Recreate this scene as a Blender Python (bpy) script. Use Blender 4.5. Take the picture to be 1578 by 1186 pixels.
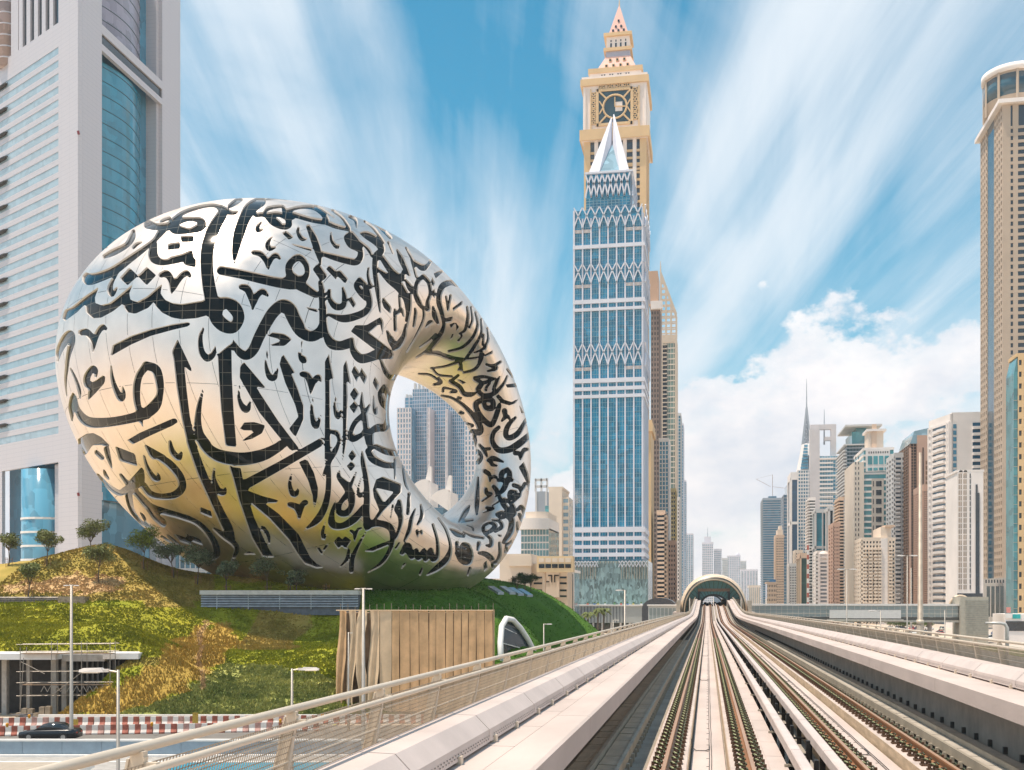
import bpy, bmesh, math, random
import numpy as np
from mathutils import Vector, Matrix
for o in list(bpy.data.objects): bpy.data.objects.remove(o)
sc = bpy.context.scene
C = sc.collection
R = math.radians
random.seed(7)
# ------------------------------------------------------------------ camera
F, CX, HY, CZ = 1670.0, 789.0, 920.0, 12.0          # focal length in photo pixels, principal column, horizon row, eye height
TH = math.atan(301 / 1670.0)                        # the view is turned this much to the left of the railway
CT, ST = math.cos(TH), math.sin(TH)
cam = bpy.data.cameras.new('camera'); camo = bpy.data.objects.new('camera', cam); C.objects.link(camo)
camo.location = (0, 0, CZ); camo.rotation_euler = (R(90), 0, TH)
cam.sensor_width = 36; cam.lens = F / 1578 * 36; cam.shift_y = (HY - 593) / 1578
cam.clip_start = .2; cam.clip_end = 30000
sc.camera = camo
# ------------------------------------------------------------------ light
SUNV = Vector((-.27, -.14, 1.0)).normalized()         # towards the sun
sun = bpy.data.lights.new('sun', 'SUN'); suno = bpy.data.objects.new('sun', sun); C.objects.link(suno)
sun.energy = 4.1; sun.angle = R(.5); sun.color = (1, .85, .70)
suno.rotation_euler = (-SUNV).to_track_quat('-Z', 'Y').to_euler()
sc.view_settings.view_transform = 'Standard'; sc.view_settings.look = 'None'
sc.view_settings.exposure = .42; sc.view_settings.gamma = 1
W = bpy.data.worlds.new('World'); sc.world = W; W.use_nodes = True
def NB(nt):
    def N(t, **k):
        n = nt.nodes.new(t)
        for a, b in k.items(): setattr(n, a, b)
        return n
    def L(a, b): nt.links.new(a, b)
    def MA(op, a, b=None, c=None, clamp=False):
        n = N('ShaderNodeMath', operation=op, use_clamp=clamp)
        for i, v in enumerate((a, b, c)):
            if v is None: continue
            if isinstance(v, (int, float)): n.inputs[i].default_value = v
            else: L(v, n.inputs[i])
        return n.outputs[0]
    def RAMP(fac, stops):
        n = N('ShaderNodeValToRGB'); L(fac, n.inputs[0])
        e = n.color_ramp.elements
        while len(e) < len(stops): e.new(.5)
        for s, (p, c) in zip(e, stops):
            s.position = p; s.color = (c, c, c, 1) if isinstance(c, (int, float)) else (*c, 1)
        return n.outputs[0]
    return N, L, MA, RAMP
def build_world():
    nt = W.node_tree; nt.nodes.clear()
    N, L, MA, RAMP = NB(nt)
    sky = N('ShaderNodeTexSky', sky_type='NISHITA', sun_disc=False)
    sky.sun_elevation = math.asin(SUNV.z); sky.sun_rotation = math.atan2(SUNV.x, SUNV.y)
    sky.altitude = 10; sky.air_density = 1.0; sky.dust_density = .35; sky.ozone_density = 2.2
    tc = N('ShaderNodeTexCoord'); sep = N('ShaderNodeSeparateXYZ'); L(tc.outputs['Generated'], sep.inputs[0])
    x, y, z = sep.outputs
    zz = MA('ADD', MA('MAXIMUM', z, 0.0), .10)
    u = MA('DIVIDE', x, zz); v = MA('DIVIDE', y, zz)
    a = TH + R(1.5)                                     # the streaks of cirrus run this way
    ca, sa = math.cos(a), math.sin(a)
    across = MA('ADD', MA('MULTIPLY', u, ca), MA('MULTIPLY', v, sa))
    along = MA('ADD', MA('MULTIPLY', u, -sa), MA('MULTIPLY', v, ca))
    def field(sx, sy, scale, det, dist, off):
        cb = N('ShaderNodeCombineXYZ')
        L(MA('MULTIPLY', across, sx), cb.inputs[0]); L(MA('MULTIPLY', along, sy), cb.inputs[1]); cb.inputs[2].default_value = off
        n = N('ShaderNodeTexNoise'); n.inputs['Scale'].default_value = scale; n.inputs['Detail'].default_value = det
        n.inputs['Distortion'].default_value = dist; n.inputs['Roughness'].default_value = .55
        L(cb.outputs[0], n.inputs['Vector']); return n.outputs['Fac']
    broad = field(1.25, .10, 1.1, 3, .25, 23.4)
    fine = field(1.0, .06, 5.0, 7, .35, 9.1)
    wisp = field(1.0, .30, 2.2, 10, 1.4, 5.3)
    ci = MA('ADD', MA('ADD', MA('MULTIPLY', broad, .66), MA('MULTIPLY', fine, .30)), MA('MULTIPLY', wisp, .22))
    ci = RAMP(ci, [(.505, 0), (.565, .32), (.62, .70), (.70, .97)])
    # heaped clouds low over the horizon, all round
    mp = N('ShaderNodeMapping'); mp.inputs['Scale'].default_value = (1, 1, 1.5); mp.inputs['Location'].default_value = (1.35, .12, 0.0); mp.inputs['Rotation'].default_value = (0, 0, R(7))
    L(tc.outputs['Generated'], mp.inputs['Vector'])
    n1 = N('ShaderNodeTexNoise'); n1.inputs['Scale'].default_value = 2.7; n1.inputs['Detail'].default_value = 12; n1.inputs['Roughness'].default_value = .58
    L(mp.outputs[0], n1.inputs['Vector'])
    elev = RAMP(z, [(.0, .28), (.08, .24), (.18, .18), (.25, .09), (.32, 0)])
    cu = RAMP(MA('ADD', n1.outputs['Fac'], elev), [(.664, 0), (.682, .8), (.73, 1)])
    cu = MA('MULTIPLY', cu, RAMP(z, [(.27, 1), (.31, 0)]))
    haze = RAMP(z, [(.0, .60), (.07, .34), (.16, .10), (.30, .0)])
    n2 = N('ShaderNodeTexNoise'); n2.inputs['Scale'].default_value = 7; n2.inputs['Detail'].default_value = 9; n2.inputs['Roughness'].default_value = .6
    L(mp.outputs[0], n2.inputs['Vector'])
    ccol = N('ShaderNodeMix', data_type='RGBA'); L(RAMP(n2.outputs['Fac'], [(.38, 0), (.62, 1)]), ccol.inputs[0])
    ccol.inputs[6].default_value = (.60, .64, .71, 1); ccol.inputs[7].default_value = (.92, .87, .85, 1)
    b1 = N('ShaderNodeBackground'); b1.inputs['Strength'].default_value = .108
    hs = N('ShaderNodeHueSaturation'); hs.inputs['Saturation'].default_value = 1.36; hs.inputs['Hue'].default_value = .474
    tint = N('ShaderNodeMix', data_type='RGBA', blend_type='MULTIPLY'); tint.inputs[0].default_value = 1; tint.inputs[7].default_value = (.68, 1.10, 1.06, 1)
    L(sky.outputs[0], hs.inputs['Color']); L(hs.outputs[0], tint.inputs[6]); L(tint.outputs[2], b1.inputs['Color'])
    b2 = N('ShaderNodeBackground'); b2.inputs['Color'].default_value = (.74, .78, .82, 1)
    b3 = N('ShaderNodeBackground'); L(ccol.outputs[2], b3.inputs['Color'])
    b4 = N('ShaderNodeBackground'); b4.inputs['Color'].default_value = (.66, .62, .63, 1)
    m1 = N('ShaderNodeMixShader'); L(ci, m1.inputs[0]); L(b1.outputs[0], m1.inputs[1]); L(b2.outputs[0], m1.inputs[2])
    m2 = N('ShaderNodeMixShader'); L(haze, m2.inputs[0]); L(m1.outputs[0], m2.inputs[1]); L(b4.outputs[0], m2.inputs[2])
    m3 = N('ShaderNodeMixShader'); L(cu, m3.inputs[0]); L(m2.outputs[0], m3.inputs[1]); L(b3.outputs[0], m3.inputs[2])
    o = N('ShaderNodeOutputWorld'); L(m3.outputs[0], o.inputs[0])
build_world()
# ------------------------------------------------------------------ helpers
def cw(lat, dep, z=0.0):                                 # camera-frame metres -> world
    return Vector((lat * CT - dep * ST, lat * ST + dep * CT, z))
def pd(px, py, dep):                                     # pixel at a given depth -> world
    return cw((px - CX) / F * dep, dep, CZ + (HY - py) / F * dep)
def pg(px, py, z=0.0):                                   # pixel on a level plane -> world
    dep = (CZ - z) * F / (py - HY)
    return pd(px, py, dep)
def xat(px, Y):                                          # X of a pixel column on the cross street at Y
    k = (px - CX) / F
    return Y * (k * CT - ST) / (CT + k * ST)
def dep(X, Y): return Y * CT - X * ST
def zat(py, X, Y): return CZ + (HY - py) / F * dep(X, Y)
MATS = {}
def mat(name, col, rough=.6, metal=0.0, var=.12, vs=1.5, bump=0.0, bs=20, spec=.5, col2=None, coord='Object', stretch=None, trans=0.0, alpha=1.0):
    if name in MATS: return MATS[name]
    m = bpy.data.materials.new(name); m.use_nodes = True
    nt = m.node_tree; nt.nodes.clear(); N, L, MA, RAMP = NB(nt)
    p = N('ShaderNodeBsdfPrincipled'); o = N('ShaderNodeOutputMaterial'); L(p.outputs[0], o.inputs[0])
    p.inputs['Roughness'].default_value = rough; p.inputs['Metallic'].default_value = metal
    p.inputs['Specular IOR Level'].default_value = spec
    p.inputs['Alpha'].default_value = alpha
    if trans: p.inputs['Transmission Weight'].default_value = trans
    tc = N('ShaderNodeTexCoord'); src = tc.outputs['Object']
    if coord == 'World':
        g = N('ShaderNodeNewGeometry'); src = g.outputs['Position']
    if stretch:
        mp = N('ShaderNodeMapping'); mp.inputs['Scale'].default_value = stretch; L(src, mp.inputs['Vector']); src = mp.outputs[0]
    n = N('ShaderNodeTexNoise'); n.inputs['Scale'].default_value = vs; n.inputs['Detail'].default_value = 6; n.inputs['Roughness'].default_value = .62
    L(src, n.inputs['Vector'])
    c2 = col2 or tuple(c * (1 - var * 2.2) for c in col)
    c1 = col if col2 else tuple(min(1, c * (1 + var * .6)) for c in col)
    L(RAMP(n.outputs['Fac'], [(.33, c2), (.67, c1)]), p.inputs['Base Color'])
    if bump:
        nb = N('ShaderNodeTexNoise'); nb.inputs['Scale'].default_value = bs; nb.inputs['Detail'].default_value = 5; L(src, nb.inputs['Vector'])
        b = N('ShaderNodeBump'); b.inputs['Strength'].default_value = bump; b.inputs['Distance'].default_value = .05
        L(nb.outputs['Fac'], b.inputs['Height']); L(b.outputs[0], p.inputs['Normal'])
    MATS[name] = m
    return m
class M:
    def __init__(s): s.v = []; s.f = []
    def quad(s, a, b, c, d):
        n = len(s.v); s.v += [tuple(a), tuple(b), tuple(c), tuple(d)]; s.f.append((n, n + 1, n + 2, n + 3)); return s
    def poly(s, pts):
        n = len(s.v); s.v += [tuple(p) for p in pts]; s.f.append(tuple(range(n, n + len(pts)))); return s
    def box(s, x0, x1, y0, y1, z0, z1):
        if x0 > x1: x0, x1 = x1, x0
        if y0 > y1: y0, y1 = y1, y0
        if z0 > z1: z0, z1 = z1, z0
        n = len(s.v)
        s.v += [(x0, y0, z0), (x1, y0, z0), (x1, y1, z0), (x0, y1, z0), (x0, y0, z1), (x1, y0, z1), (x1, y1, z1), (x0, y1, z1)]
        s.f += [tuple(n + i for i in q) for q in ((0, 3, 2, 1), (4, 5, 6, 7), (0, 1, 5, 4), (1, 2, 6, 5), (2, 3, 7, 6), (3, 0, 4, 7))]
        return s
    def hexa(s, b, t):                                   # four base points, four top points
        n = len(s.v); s.v += [tuple(p) for p in b] + [tuple(p) for p in t]
        s.f += [tuple(n + i for i in q) for q in ((0, 3, 2, 1), (4, 5, 6, 7), (0, 1, 5, 4), (1, 2, 6, 5), (2, 3, 7, 6), (3, 0, 4, 7))]
        return s
    def bar(s, a, b, w, h=None):                         # a rectangular bar between two points
        a, b = Vector(a), Vector(b); h = h or w
        d = (b - a).normalized(); up = Vector((0, 0, 1)) if abs(d.z) < .95 else Vector((0, 1, 0))
        r = d.cross(up).normalized() * w / 2; u = r.cross(d).normalized() * h / 2
        q = lambda p: [p - r - u, p + r - u, p + r + u, p - r + u]
        n = len(s.v); s.v += [tuple(p) for p in q(a) + q(b)]
        s.f += [tuple(n + i for i in k) for k in ((0, 3, 2, 1), (4, 5, 6, 7), (0, 1, 5, 4), (1, 2, 6, 5), (2, 3, 7, 6), (3, 0, 4, 7))]
        return s
    def tube(s, pts, r, seg=8, caps=True):
        pts = [Vector(p) for p in pts]; rs = r if isinstance(r, (list, tuple)) else [r] * len(pts)
        n0 = len(s.v); ref = None
        for i, p in enumerate(pts):
            d = (pts[min(i + 1, len(pts) - 1)] - pts[max(i - 1, 0)]).normalized()
            if ref is None: ref = d.orthogonal().normalized()
            ref = (ref - d * ref.dot(d)).normalized(); b = d.cross(ref)
            for k in range(seg):
                t = 2 * math.pi * k / seg
                s.v.append(tuple(p + (ref * math.cos(t) + b * math.sin(t)) * rs[i]))
        for i in range(len(pts) - 1):
            for k in range(seg):
                a = n0 + i * seg + k; b_ = n0 + i * seg + (k + 1) % seg
                s.f.append((a, b_, b_ + seg, a + seg))
        if caps:
            s.f.append(tuple(n0 + k for k in reversed(range(seg)))); s.f.append(tuple(n0 + (len(pts) - 1) * seg + k for k in range(seg)))
        return s
    def prism(s, pts, z0, z1):
        k = len(pts); n = len(s.v)
        s.v += [(p[0], p[1], z0) for p in pts] + [(p[0], p[1], z1) for p in pts]
        s.f.append(tuple(n + i for i in reversed(range(k)))); s.f.append(tuple(n + k + i for i in range(k)))
        for i in range(k):
            j = (i + 1) % k; s.f.append((n + i, n + j, n + k + j, n + k + i))
        return s
    def build(s, name, m, parent=None, smooth=False):
        off = parent.matrix_world.translation if parent else Vector((0, 0, 0))
        if parent:
            off = Vector((0, 0, 0)); q = parent
            while q: off = off + Vector(q.location); q = q.parent
        me = bpy.data.meshes.new(name)
        v = np.array(s.v, float).reshape(-1, 3) - np.array(off)
        me.from_pydata(v.tolist(), [], s.f)
        if smooth: me.shade_smooth()
        if isinstance(m, (list, tuple)):
            for q in m: me.materials.append(q)
        else: me.materials.append(m)
        o = bpy.data.objects.new(name, me); C.objects.link(o)
        if parent: o.parent = parent
        return o
def tag(o, label=None, cat=None, group=None, kind=None):
    if label: o['label'] = label
    if cat: o['category'] = cat
    if group: o['group'] = group
    if kind: o['kind'] = kind
    return o
def thing(name, label, cat, loc=(0, 0, 0), group=None):
    o = bpy.data.objects.new(name, None); C.objects.link(o); o.location = loc; o.empty_display_size = .1
    return tag(o, label, cat, group)
def struct(o): o['kind'] = 'structure'; return o
def stuff(o): o['kind'] = 'stuff'; return o
def child(name, me, m, parent, loc=(0, 0, 0), rz=0.0):   # an object that shares mesh data
    o = bpy.data.objects.new(name, me); C.objects.link(o); o.parent = parent; o.location = loc; o.rotation_euler = (0, 0, rz)
    return o
def copy_tree(o, parent=None):
    c = o.copy(); C.objects.link(c); c.parent = parent
    for ch in [q for q in o.children]: copy_tree(ch, c)
    return c
def lerp(a, b, t): return a + (b - a) * t
def glass_mat(name='museum_glass', col=(.003, .006, .007), rough=.07, wob=.25):
    m = bpy.data.materials.new(name); m.use_nodes = True; nt = m.node_tree; nt.nodes.clear(); N, L, MA, RAMP = NB(nt)
    p = N('ShaderNodeBsdfPrincipled'); o = N('ShaderNodeOutputMaterial'); L(p.outputs[0], o.inputs[0])
    p.inputs['Base Color'].default_value = (*col, 1); p.inputs['Roughness'].default_value = rough; p.inputs['IOR'].default_value = 1.27
    g = N('ShaderNodeNewGeometry')
    if name == 'museum_glass':                             # slim glazing bars between the panes
        sp = N('ShaderNodeSeparateXYZ'); L(g.outputs['Position'], sp.inputs[0])
        ln = MA('MAXIMUM', MA('LESS_THAN', MA('FRACT', MA('MULTIPLY', sp.outputs[2], .62)), .045), MA('LESS_THAN', MA('FRACT', MA('MULTIPLY', MA('ADD', sp.outputs[0], MA('MULTIPLY', sp.outputs[1], .3)), .55)), .04))
        mx = N('ShaderNodeMix', data_type='RGBA'); L(ln, mx.inputs[0]); mx.inputs[6].default_value = (*col, 1); mx.inputs[7].default_value = (.13, .12, .10, 1); L(mx.outputs[2], p.inputs['Base Color'])
    n2 = N('ShaderNodeTexNoise'); n2.inputs['Scale'].default_value = .3; L(g.outputs['Position'], n2.inputs['Vector'])
    b = N('ShaderNodeBump'); b.inputs['Strength'].default_value = wob; b.inputs['Distance'].default_value = .2
    L(n2.outputs['Fac'], b.inputs['Height']); L(b.outputs[0], p.inputs['Normal'])
    return m

ORD = 'first second third fourth fifth sixth seventh eighth ninth tenth eleventh twelfth thirteenth fourteenth fifteenth sixteenth seventeenth eighteenth nineteenth twentieth twenty-first twenty-second twenty-third twenty-fourth twenty-fifth twenty-sixth twenty-seventh twenty-eighth'.split()
# ------------------------------------------------------------------ the ring-shaped museum
RP = [0.5895, -30.5662, 28.9263, 38.7774, 29.1343, 10.4575, 13.1857, 17.8633, -3.3286, 20.5636, -13.3544, -4.4751, -0.3194, -0.3712, 2.1969, -2.0577, 3.843, -1.4986, -0.7053, 0.0331, 0.4833, -0.0049, -0.0189, -0.0108, 0.0082, 0.001, -0.0607, 0.0151, -0.0121, -0.0307]
def ring(th, ph):                                        # surface in camera-frame metres (right, depth, up from the eye)
    phi, cx, cz, A, B, a, b, ou, ow, T0, T1, T2, psi, psi2, ex, T3, N1, N2, T3s, T5c, T5s, o2c, o2s, o3c, o3s, i2c, i2s, i3c, i3s, sk = RP
    c, s = np.cos(th), np.sin(th); c2, s2 = np.cos(2 * th), np.sin(2 * th); c3, s3 = np.cos(3 * th), np.sin(3 * th)
    def ell(A, B, ps, ou, ow, k):
        u = A * c * k; w = B * s * k
        return ou + u * np.cos(ps) - w * np.sin(ps), ow + u * np.sin(ps) + w * np.cos(ps)
    uo, wo = ell(A, B, psi, 0, 0, 1 + o2c * c2 + o2s * s2 + o3c * c3 + o3s * s3)
    ui, wi = ell(a, b, psi2, ou, ow, 1 + i2c * c2 + i2s * s2 + i3c * c3 + i3s * s3)
    T = T0 + T1 * c + T2 * s + T3 * c2 + T3s * s2 + T5c * c3 + T5s * s3
    Nn = N1 * c + N2 * s
    cp, sp = np.cos(ph), np.sin(ph); k = 2 / ex
    cp2 = np.sign(cp) * np.abs(cp) ** k; sp2 = np.sign(sp) * np.abs(sp) ** k
    u = (uo + ui) / 2 + (uo - ui) / 2 * cp2; w = (wo + wi) / 2 + (wo - wi) / 2 * cp2; n = Nn + T * sp2 * (1 + sk * cp)
    return cx + u * np.cos(phi) + n * np.sin(phi), 172. + u * np.sin(phi) - n * np.cos(phi), cz + w
TILES = {1: (80, 300, 5.93), 2: (260, 300, 5.93), 3: (440, 300, 5.93), 4: (80, 480, 5.93), 5: (260, 480, 5.93), 6: (440, 480, 5.93),
         7: (100, 680, 5.93), 8: (260, 690, 5.93), 9: (440, 690, 5.93), 10: (600, 400, 7.4125), 11: (620, 520, 5.93), 12: (620, 690, 5.93)}
# pen strokes (S: x,y,width along the stroke), flat shapes (P) and openings left in them (H), per patch of the facade
GLYPHS = {
1: """P 120,1050 180,1030 300,930 425,845 390,940 395,990 450,1010 530,990 640,900 735,820 705,900 715,960 780,980 870,930 1005,815 990,900 1030,960 1100,990 1186,1000 1397,965 1450,1090 1320,1125 1186,1135 1100,1120 1000,1070 945,1010 935,970 880,1030 760,1085 690,1070 660,1030 655,985 560,1060 450,1120 370,1125 310,1070 300,1000 230,1070 120,1150 95,1130
S 315,730,40 330,770,100 420,755,90 560,695,80 700,595,65 850,485,48 940,410,40 1000,335,60 1065,285,40
S 930,450,60 925,560,85 990,612,60 1100,605,50 1186,585,50 1260,555,45
S 480,560,40 560,525,60 680,460,50 730,390,60 745,330,30
S 400,545,12 440,495,18 510,480,8
S 880,270,80 960,290,60 1080,265,30
S 1000,240,25 1075,210,25
S 745,480,30 775,450,30 825,430,8
P 620,760 705,665 785,740 690,825
P 785,740 865,660 950,735 865,825
P 1060,445 1170,430 1170,490 1060,500
S 600,715,12 545,800,35 530,870,50 550,910,40 580,870,25 595,840,8
S 1000,730,50 1050,720,60 1090,790,50 1090,905,8
S 1090,890,20 1110,850,45 1167,760,50 1227,712,50 1265,745,22""",
2: """P 120,590 0,610 0,570 120,540 200,505 215,505 225,570 245,590 245,660 150,640
S 190,330,45 60,310,90 60,250,80 180,220,40 290,235,60 290,290,80 190,330,45
S 30,250,60 120,170,40 250,120,35 400,95,30 480,120,50
P 430,110 480,90 520,110 570,145 640,145 610,182 520,180 450,140
S 560,100,40 620,60,50 660,45,30
P 105,375 225,370 228,428 120,430
S 480,190,95 420,290,110 370,420,115 348,550,115 350,700,110 370,850,115 390,950,120 405,1060,130
S 440,1010,130 520,985,100 600,1030,120 640,1120,100 590,1210,100 500,1190,120 430,1110,120 440,1010,130
S 840,60,90 750,120,110 690,220,100 640,360,95 610,500,60 598,625,8
S 480,690,80 650,722,80 850,768,85 1000,800,90 1120,812,105
S 850,245,10 815,285,30 815,325,35 860,315,12
S 945,380,10 905,440,35 920,490,45 985,475,10
S 775,525,40 840,540,50 890,600,45 905,680,8
S 905,675,20 940,580,40 980,550,45 1015,580,25
S 665,840,50 720,860,65 760,960,50 765,1045,8
S 768,1042,20 810,920,45 860,880,50 900,915,30
S 800,185,40 880,180,45 960,240,80 1040,290,50 1095,275,55 1085,210,55 1000,175,45 920,180,45
S 880,150,25 920,120,35 1040,105,25 1060,150,40 1130,200,50
S 900,40,14 990,30,18 1080,45,10
P 1035,345 1080,330 1140,385 1100,410""",
3: """S 0,150,40 120,115,30 250,115,40 340,170,45 370,240,50 260,232,45 140,200,45 20,160,45
S 370,250,45 470,290,40 580,315,30
S 430,140,25 520,210,25 580,300,30
S 270,90,8 340,130,18 450,210,8
P 25,440 240,490 240,515 100,470
S 120,290,15 115,340,30 150,400,40 190,400,15
S 210,290,40 260,400,65 300,520,60 325,640,10
S 415,345,15 425,420,30 470,475,35 490,455,15
S 600,360,60 560,390,50 600,450,70 650,480,60
S 600,355,50 660,430,50 690,540,55 650,610,60 560,600,60 450,570,55 350,540,40
P 250,680 300,620 385,740 330,795
P 375,680 400,640 480,710 465,775
P 480,740 490,675 570,765 550,815
S 20,790,100 90,805,110 190,740,50 190,640,50 120,570,60 40,630,60 40,720,70 110,800,110 200,865,80 280,912,60
S 320,800,40 335,900,55 340,1050,60 345,1200,65
P 160,1020 285,1045 290,1072 220,1050
S 690,350,20 750,370,70 840,430,75 880,500,60 830,560,55 820,680,50 840,850,45 865,1070,15
S 850,520,40 900,600,50 980,710,60 1060,760,60 1080,700,30
S 850,680,20 950,770,70 1040,850,70 1100,950,50 1110,1060,20
S 690,430,15 760,500,30 790,560,20
S 760,660,15 755,740,25 780,840,30 795,820,10
S 1020,500,15 1060,590,50 1110,700,40 1140,740,10
S 1100,780,20 1140,850,50 1186,900,40
S 720,240,15 800,300,25 870,390,25 910,440,10
S 800,250,15 880,310,30 960,390,30
S 940,430,20 985,540,14
S 1100,480,15 1150,570,25 1186,640,20
S 590,200,30 640,230,30 650,300,12
S 680,780,50 650,830,50 690,890,60 740,940,60
S 680,775,45 740,850,50 770,980,55 740,1060,60 640,1110,65 520,1130,65 400,1095,25
S 400,870,30 405,950,40 460,1020,60 530,1010,50 540,930,45 525,850,20
P 575,960 605,930 645,1000 620,1030
P 880,970 895,935 970,1030 960,1085 900,1030
S 1040,920,20 1050,1060,24
S 1020,1080,30 1060,1050,30 1080,1110,12
S 1140,900,14 1140,1060,20""",
4: """S 50,450,20 70,350,60 130,240,80 170,210,70 180,280,60 150,400,40 135,520,30 125,640,20 135,770,6
S 265,190,50 320,190,60 370,260,50 375,375,8
S 380,330,25 410,210,45 460,140,45 495,160,25
P 535,405 555,310 720,225 900,165 1100,118 1250,95 1265,110 1250,130 1100,165 900,220 720,300
S 170,520,15 215,620,30 250,720,30 258,805,6
S 400,590,20 400,540,40 370,520,50 320,600,60 330,670,60 390,670,60 470,600,30
P 340,700 430,640 485,600 480,650 400,740 330,810 330,760
S 540,490,10 550,600,30 580,700,45 630,790,60 655,750,35 645,685,10
S 860,490,70 950,530,80 985,650,70 985,760,60 940,860,100 860,930,100
S 860,495,70 800,580,60 775,680,65 775,800,60 795,900,50 830,1055,6
S 860,930,105 740,970,85 560,1005,80 380,1015,90 290,980,80 230,890,50 205,800,45 190,745,15
S 195,790,60 180,880,55 185,1000,8
P 690,1175 800,1110 1100,980 1140,975 1145,1010 1100,1040 900,1130 740,1210""",
5: """P 80,255 205,520 205,550 140,500 160,700 190,950 250,1250 180,1250 120,980 75,700 45,430 30,365
S 330,125,12 290,230,35 300,360,50 350,425,60 405,390,45 425,320,10
P 450,390 570,290 575,600 590,900 617,1235 520,1225 480,900 460,600
S 315,705,12 280,850,40 265,1000,60 280,1120,80 340,1220,95
S 590,260,8 630,350,60 700,400,80 770,350,90 830,220,95 900,90,100 960,0,105 1040,-60,105 1110,-30,105 1150,50,105 1190,130,105
P 655,500 685,460 890,700 795,680 830,740 1000,1000 1190,1250 1120,1270 1000,1130 830,920 650,600
S 650,665,10 640,780,25 680,880,50 720,890,50 743,820,10
P 645,1080 690,1015 780,1010 880,1040 850,1110 760,1160 660,1186 740,1130 800,1085
P 905,220 950,190 1060,205 1125,250 1060,310 910,310 1030,270 1000,245
S 905,345,10 890,480,25 920,590,50 965,600,50 995,520,10""",
6: """S 30,-20,105 80,90,100 140,180,100 230,225,95 310,190,90 345,120,70
S 345,-40,65 345,60,68 345,120,70
S 345,100,70 370,200,60 420,290,90 500,310,80 570,290,80 610,250,30
S 610,250,30 620,350,60 680,425,80 760,420,80 850,390,90 960,400,60
P 600,180 640,125 740,125 870,50 895,90 890,220 865,105 760,190 985,365 965,435 900,400 830,355
S 930,180,20 970,270,60 1020,310,70 1080,230,50 1100,120,20
S 870,440,20 910,540,40 960,600,45 1000,600,50
P -52,480 -27,380 88,560 50,555 110,700 165,860 165,980 90,1145 35,1070 120,960 90,850 0,650
S 150,275,10 130,370,25 150,440,45 180,450,30 200,385,8
S 155,570,50 205,590,60 230,680,40 230,760,8
S 232,740,20 260,640,45 300,595,45 320,630,25
S 250,795,12 240,900,30 260,1020,50 290,1040,45 320,950,12
P 362,460 395,385 445,630 405,590 410,1186 415,1300 360,1385 360,1186 365,800
P 530,500 557,440 600,670 562,625 568,800 555,1200 515,1425 525,1200
S 465,765,10 450,870,25 480,960,45 510,900,12
P 605,550 630,490 675,560 650,640
P 675,580 695,515 745,595 720,660
P 590,755 632,690 672,750 630,815
P 585,870 632,818 668,860 628,930
P 798,650 818,595 855,660 838,725
S 700,735,8 700,850,40 725,960,50 740,1100,50 760,1200,50
S 770,850,15 720,930,40 640,1010,45 600,1100,45 610,1160,60 690,1130,40 720,1090,30
S 905,690,50 870,750,50 890,830,60 930,880,50
S 905,690,50 940,780,40 940,930,40 915,1050,60 850,1060,70 790,1090,50 775,1160,60 780,1240,60
S 805,770,10 810,880,25 825,930,25 838,870,8
S 1000,-20,20 1010,60,16
S 430,1100,40 470,1110,40 490,1180,30 455,1280,40 390,1400,20""",
7: """P 200,-70 260,-75 330,-40 410,40 330,30 250,35 200,110 170,130 130,50 120,-20
S 290,100,40 340,150,40
S 380,70,50 400,150,40 430,250,8
S 355,255,8 370,300,30 400,345,15
P 460,45 640,115 660,225 500,175
P 590,360 700,235 720,260 730,340 720,370 660,440
S 715,400,60 780,480,60 880,505,55 1000,490,65 1070,420,70 1050,320,70 960,210,70 860,140,60
P 720,20 925,135 880,150 800,165 770,130
S 720,120,15 750,230,30 810,330,50 855,340,40 850,290,12
S 510,305,25 570,380,40 680,500,60 780,600,70 900,640,60 1050,680,50 1130,705,50
S 750,590,40 820,680,60 890,740,70 900,770,30
S 300,300,15 400,410,40 500,470,50 570,440,60 590,540,60 620,640,40 700,740,30 800,780,50
S 690,650,10 720,690,25 740,740,10
S 880,860,10 920,890,20 980,930,8
S 930,850,10 1000,910,25 1070,970,8
S 960,0,25 980,90,50 1040,150,50 1070,85,12""",
8: """S 200,-60,75 240,60,75 310,250,80 390,430,80 470,600,85 540,740,90 590,830,30
S 410,740,25 500,800,60 590,870,55 620,930,45 580,1030,20
S 270,-120,70 330,-20,90 430,60,110 560,95,120 700,100,115 860,65,105 980,5,85 1030,-30,80
S 0,600,40 120,630,50 250,680,50 350,770,55 420,880,65 430,980,60 340,1030,15
P 45,785 165,825 150,785 285,835 310,890 200,850 215,895 95,850
S 415,190,20 410,280,35 450,390,60 500,410,50 520,360,12
P 285,540 385,580 395,640 285,595
P 555,175 655,185 675,290 705,285 1000,130 1405,-100 1405,-24 1000,215 705,385 850,440 1000,480 990,500 870,505 1000,600 1186,790 1290,1000 1350,1060 1420,1095 1350,1100 1240,1060 1180,980 1100,850 920,650 735,495 780,640 900,900 960,1000 860,1000 760,830 640,480 590,290
S 860,730,40 905,800,40 920,890,10
S 1125,230,12 1105,330,30 1130,420,50 1165,420,40 1186,370,10
S 690,970,10 740,960,25 790,970,10""",
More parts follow.
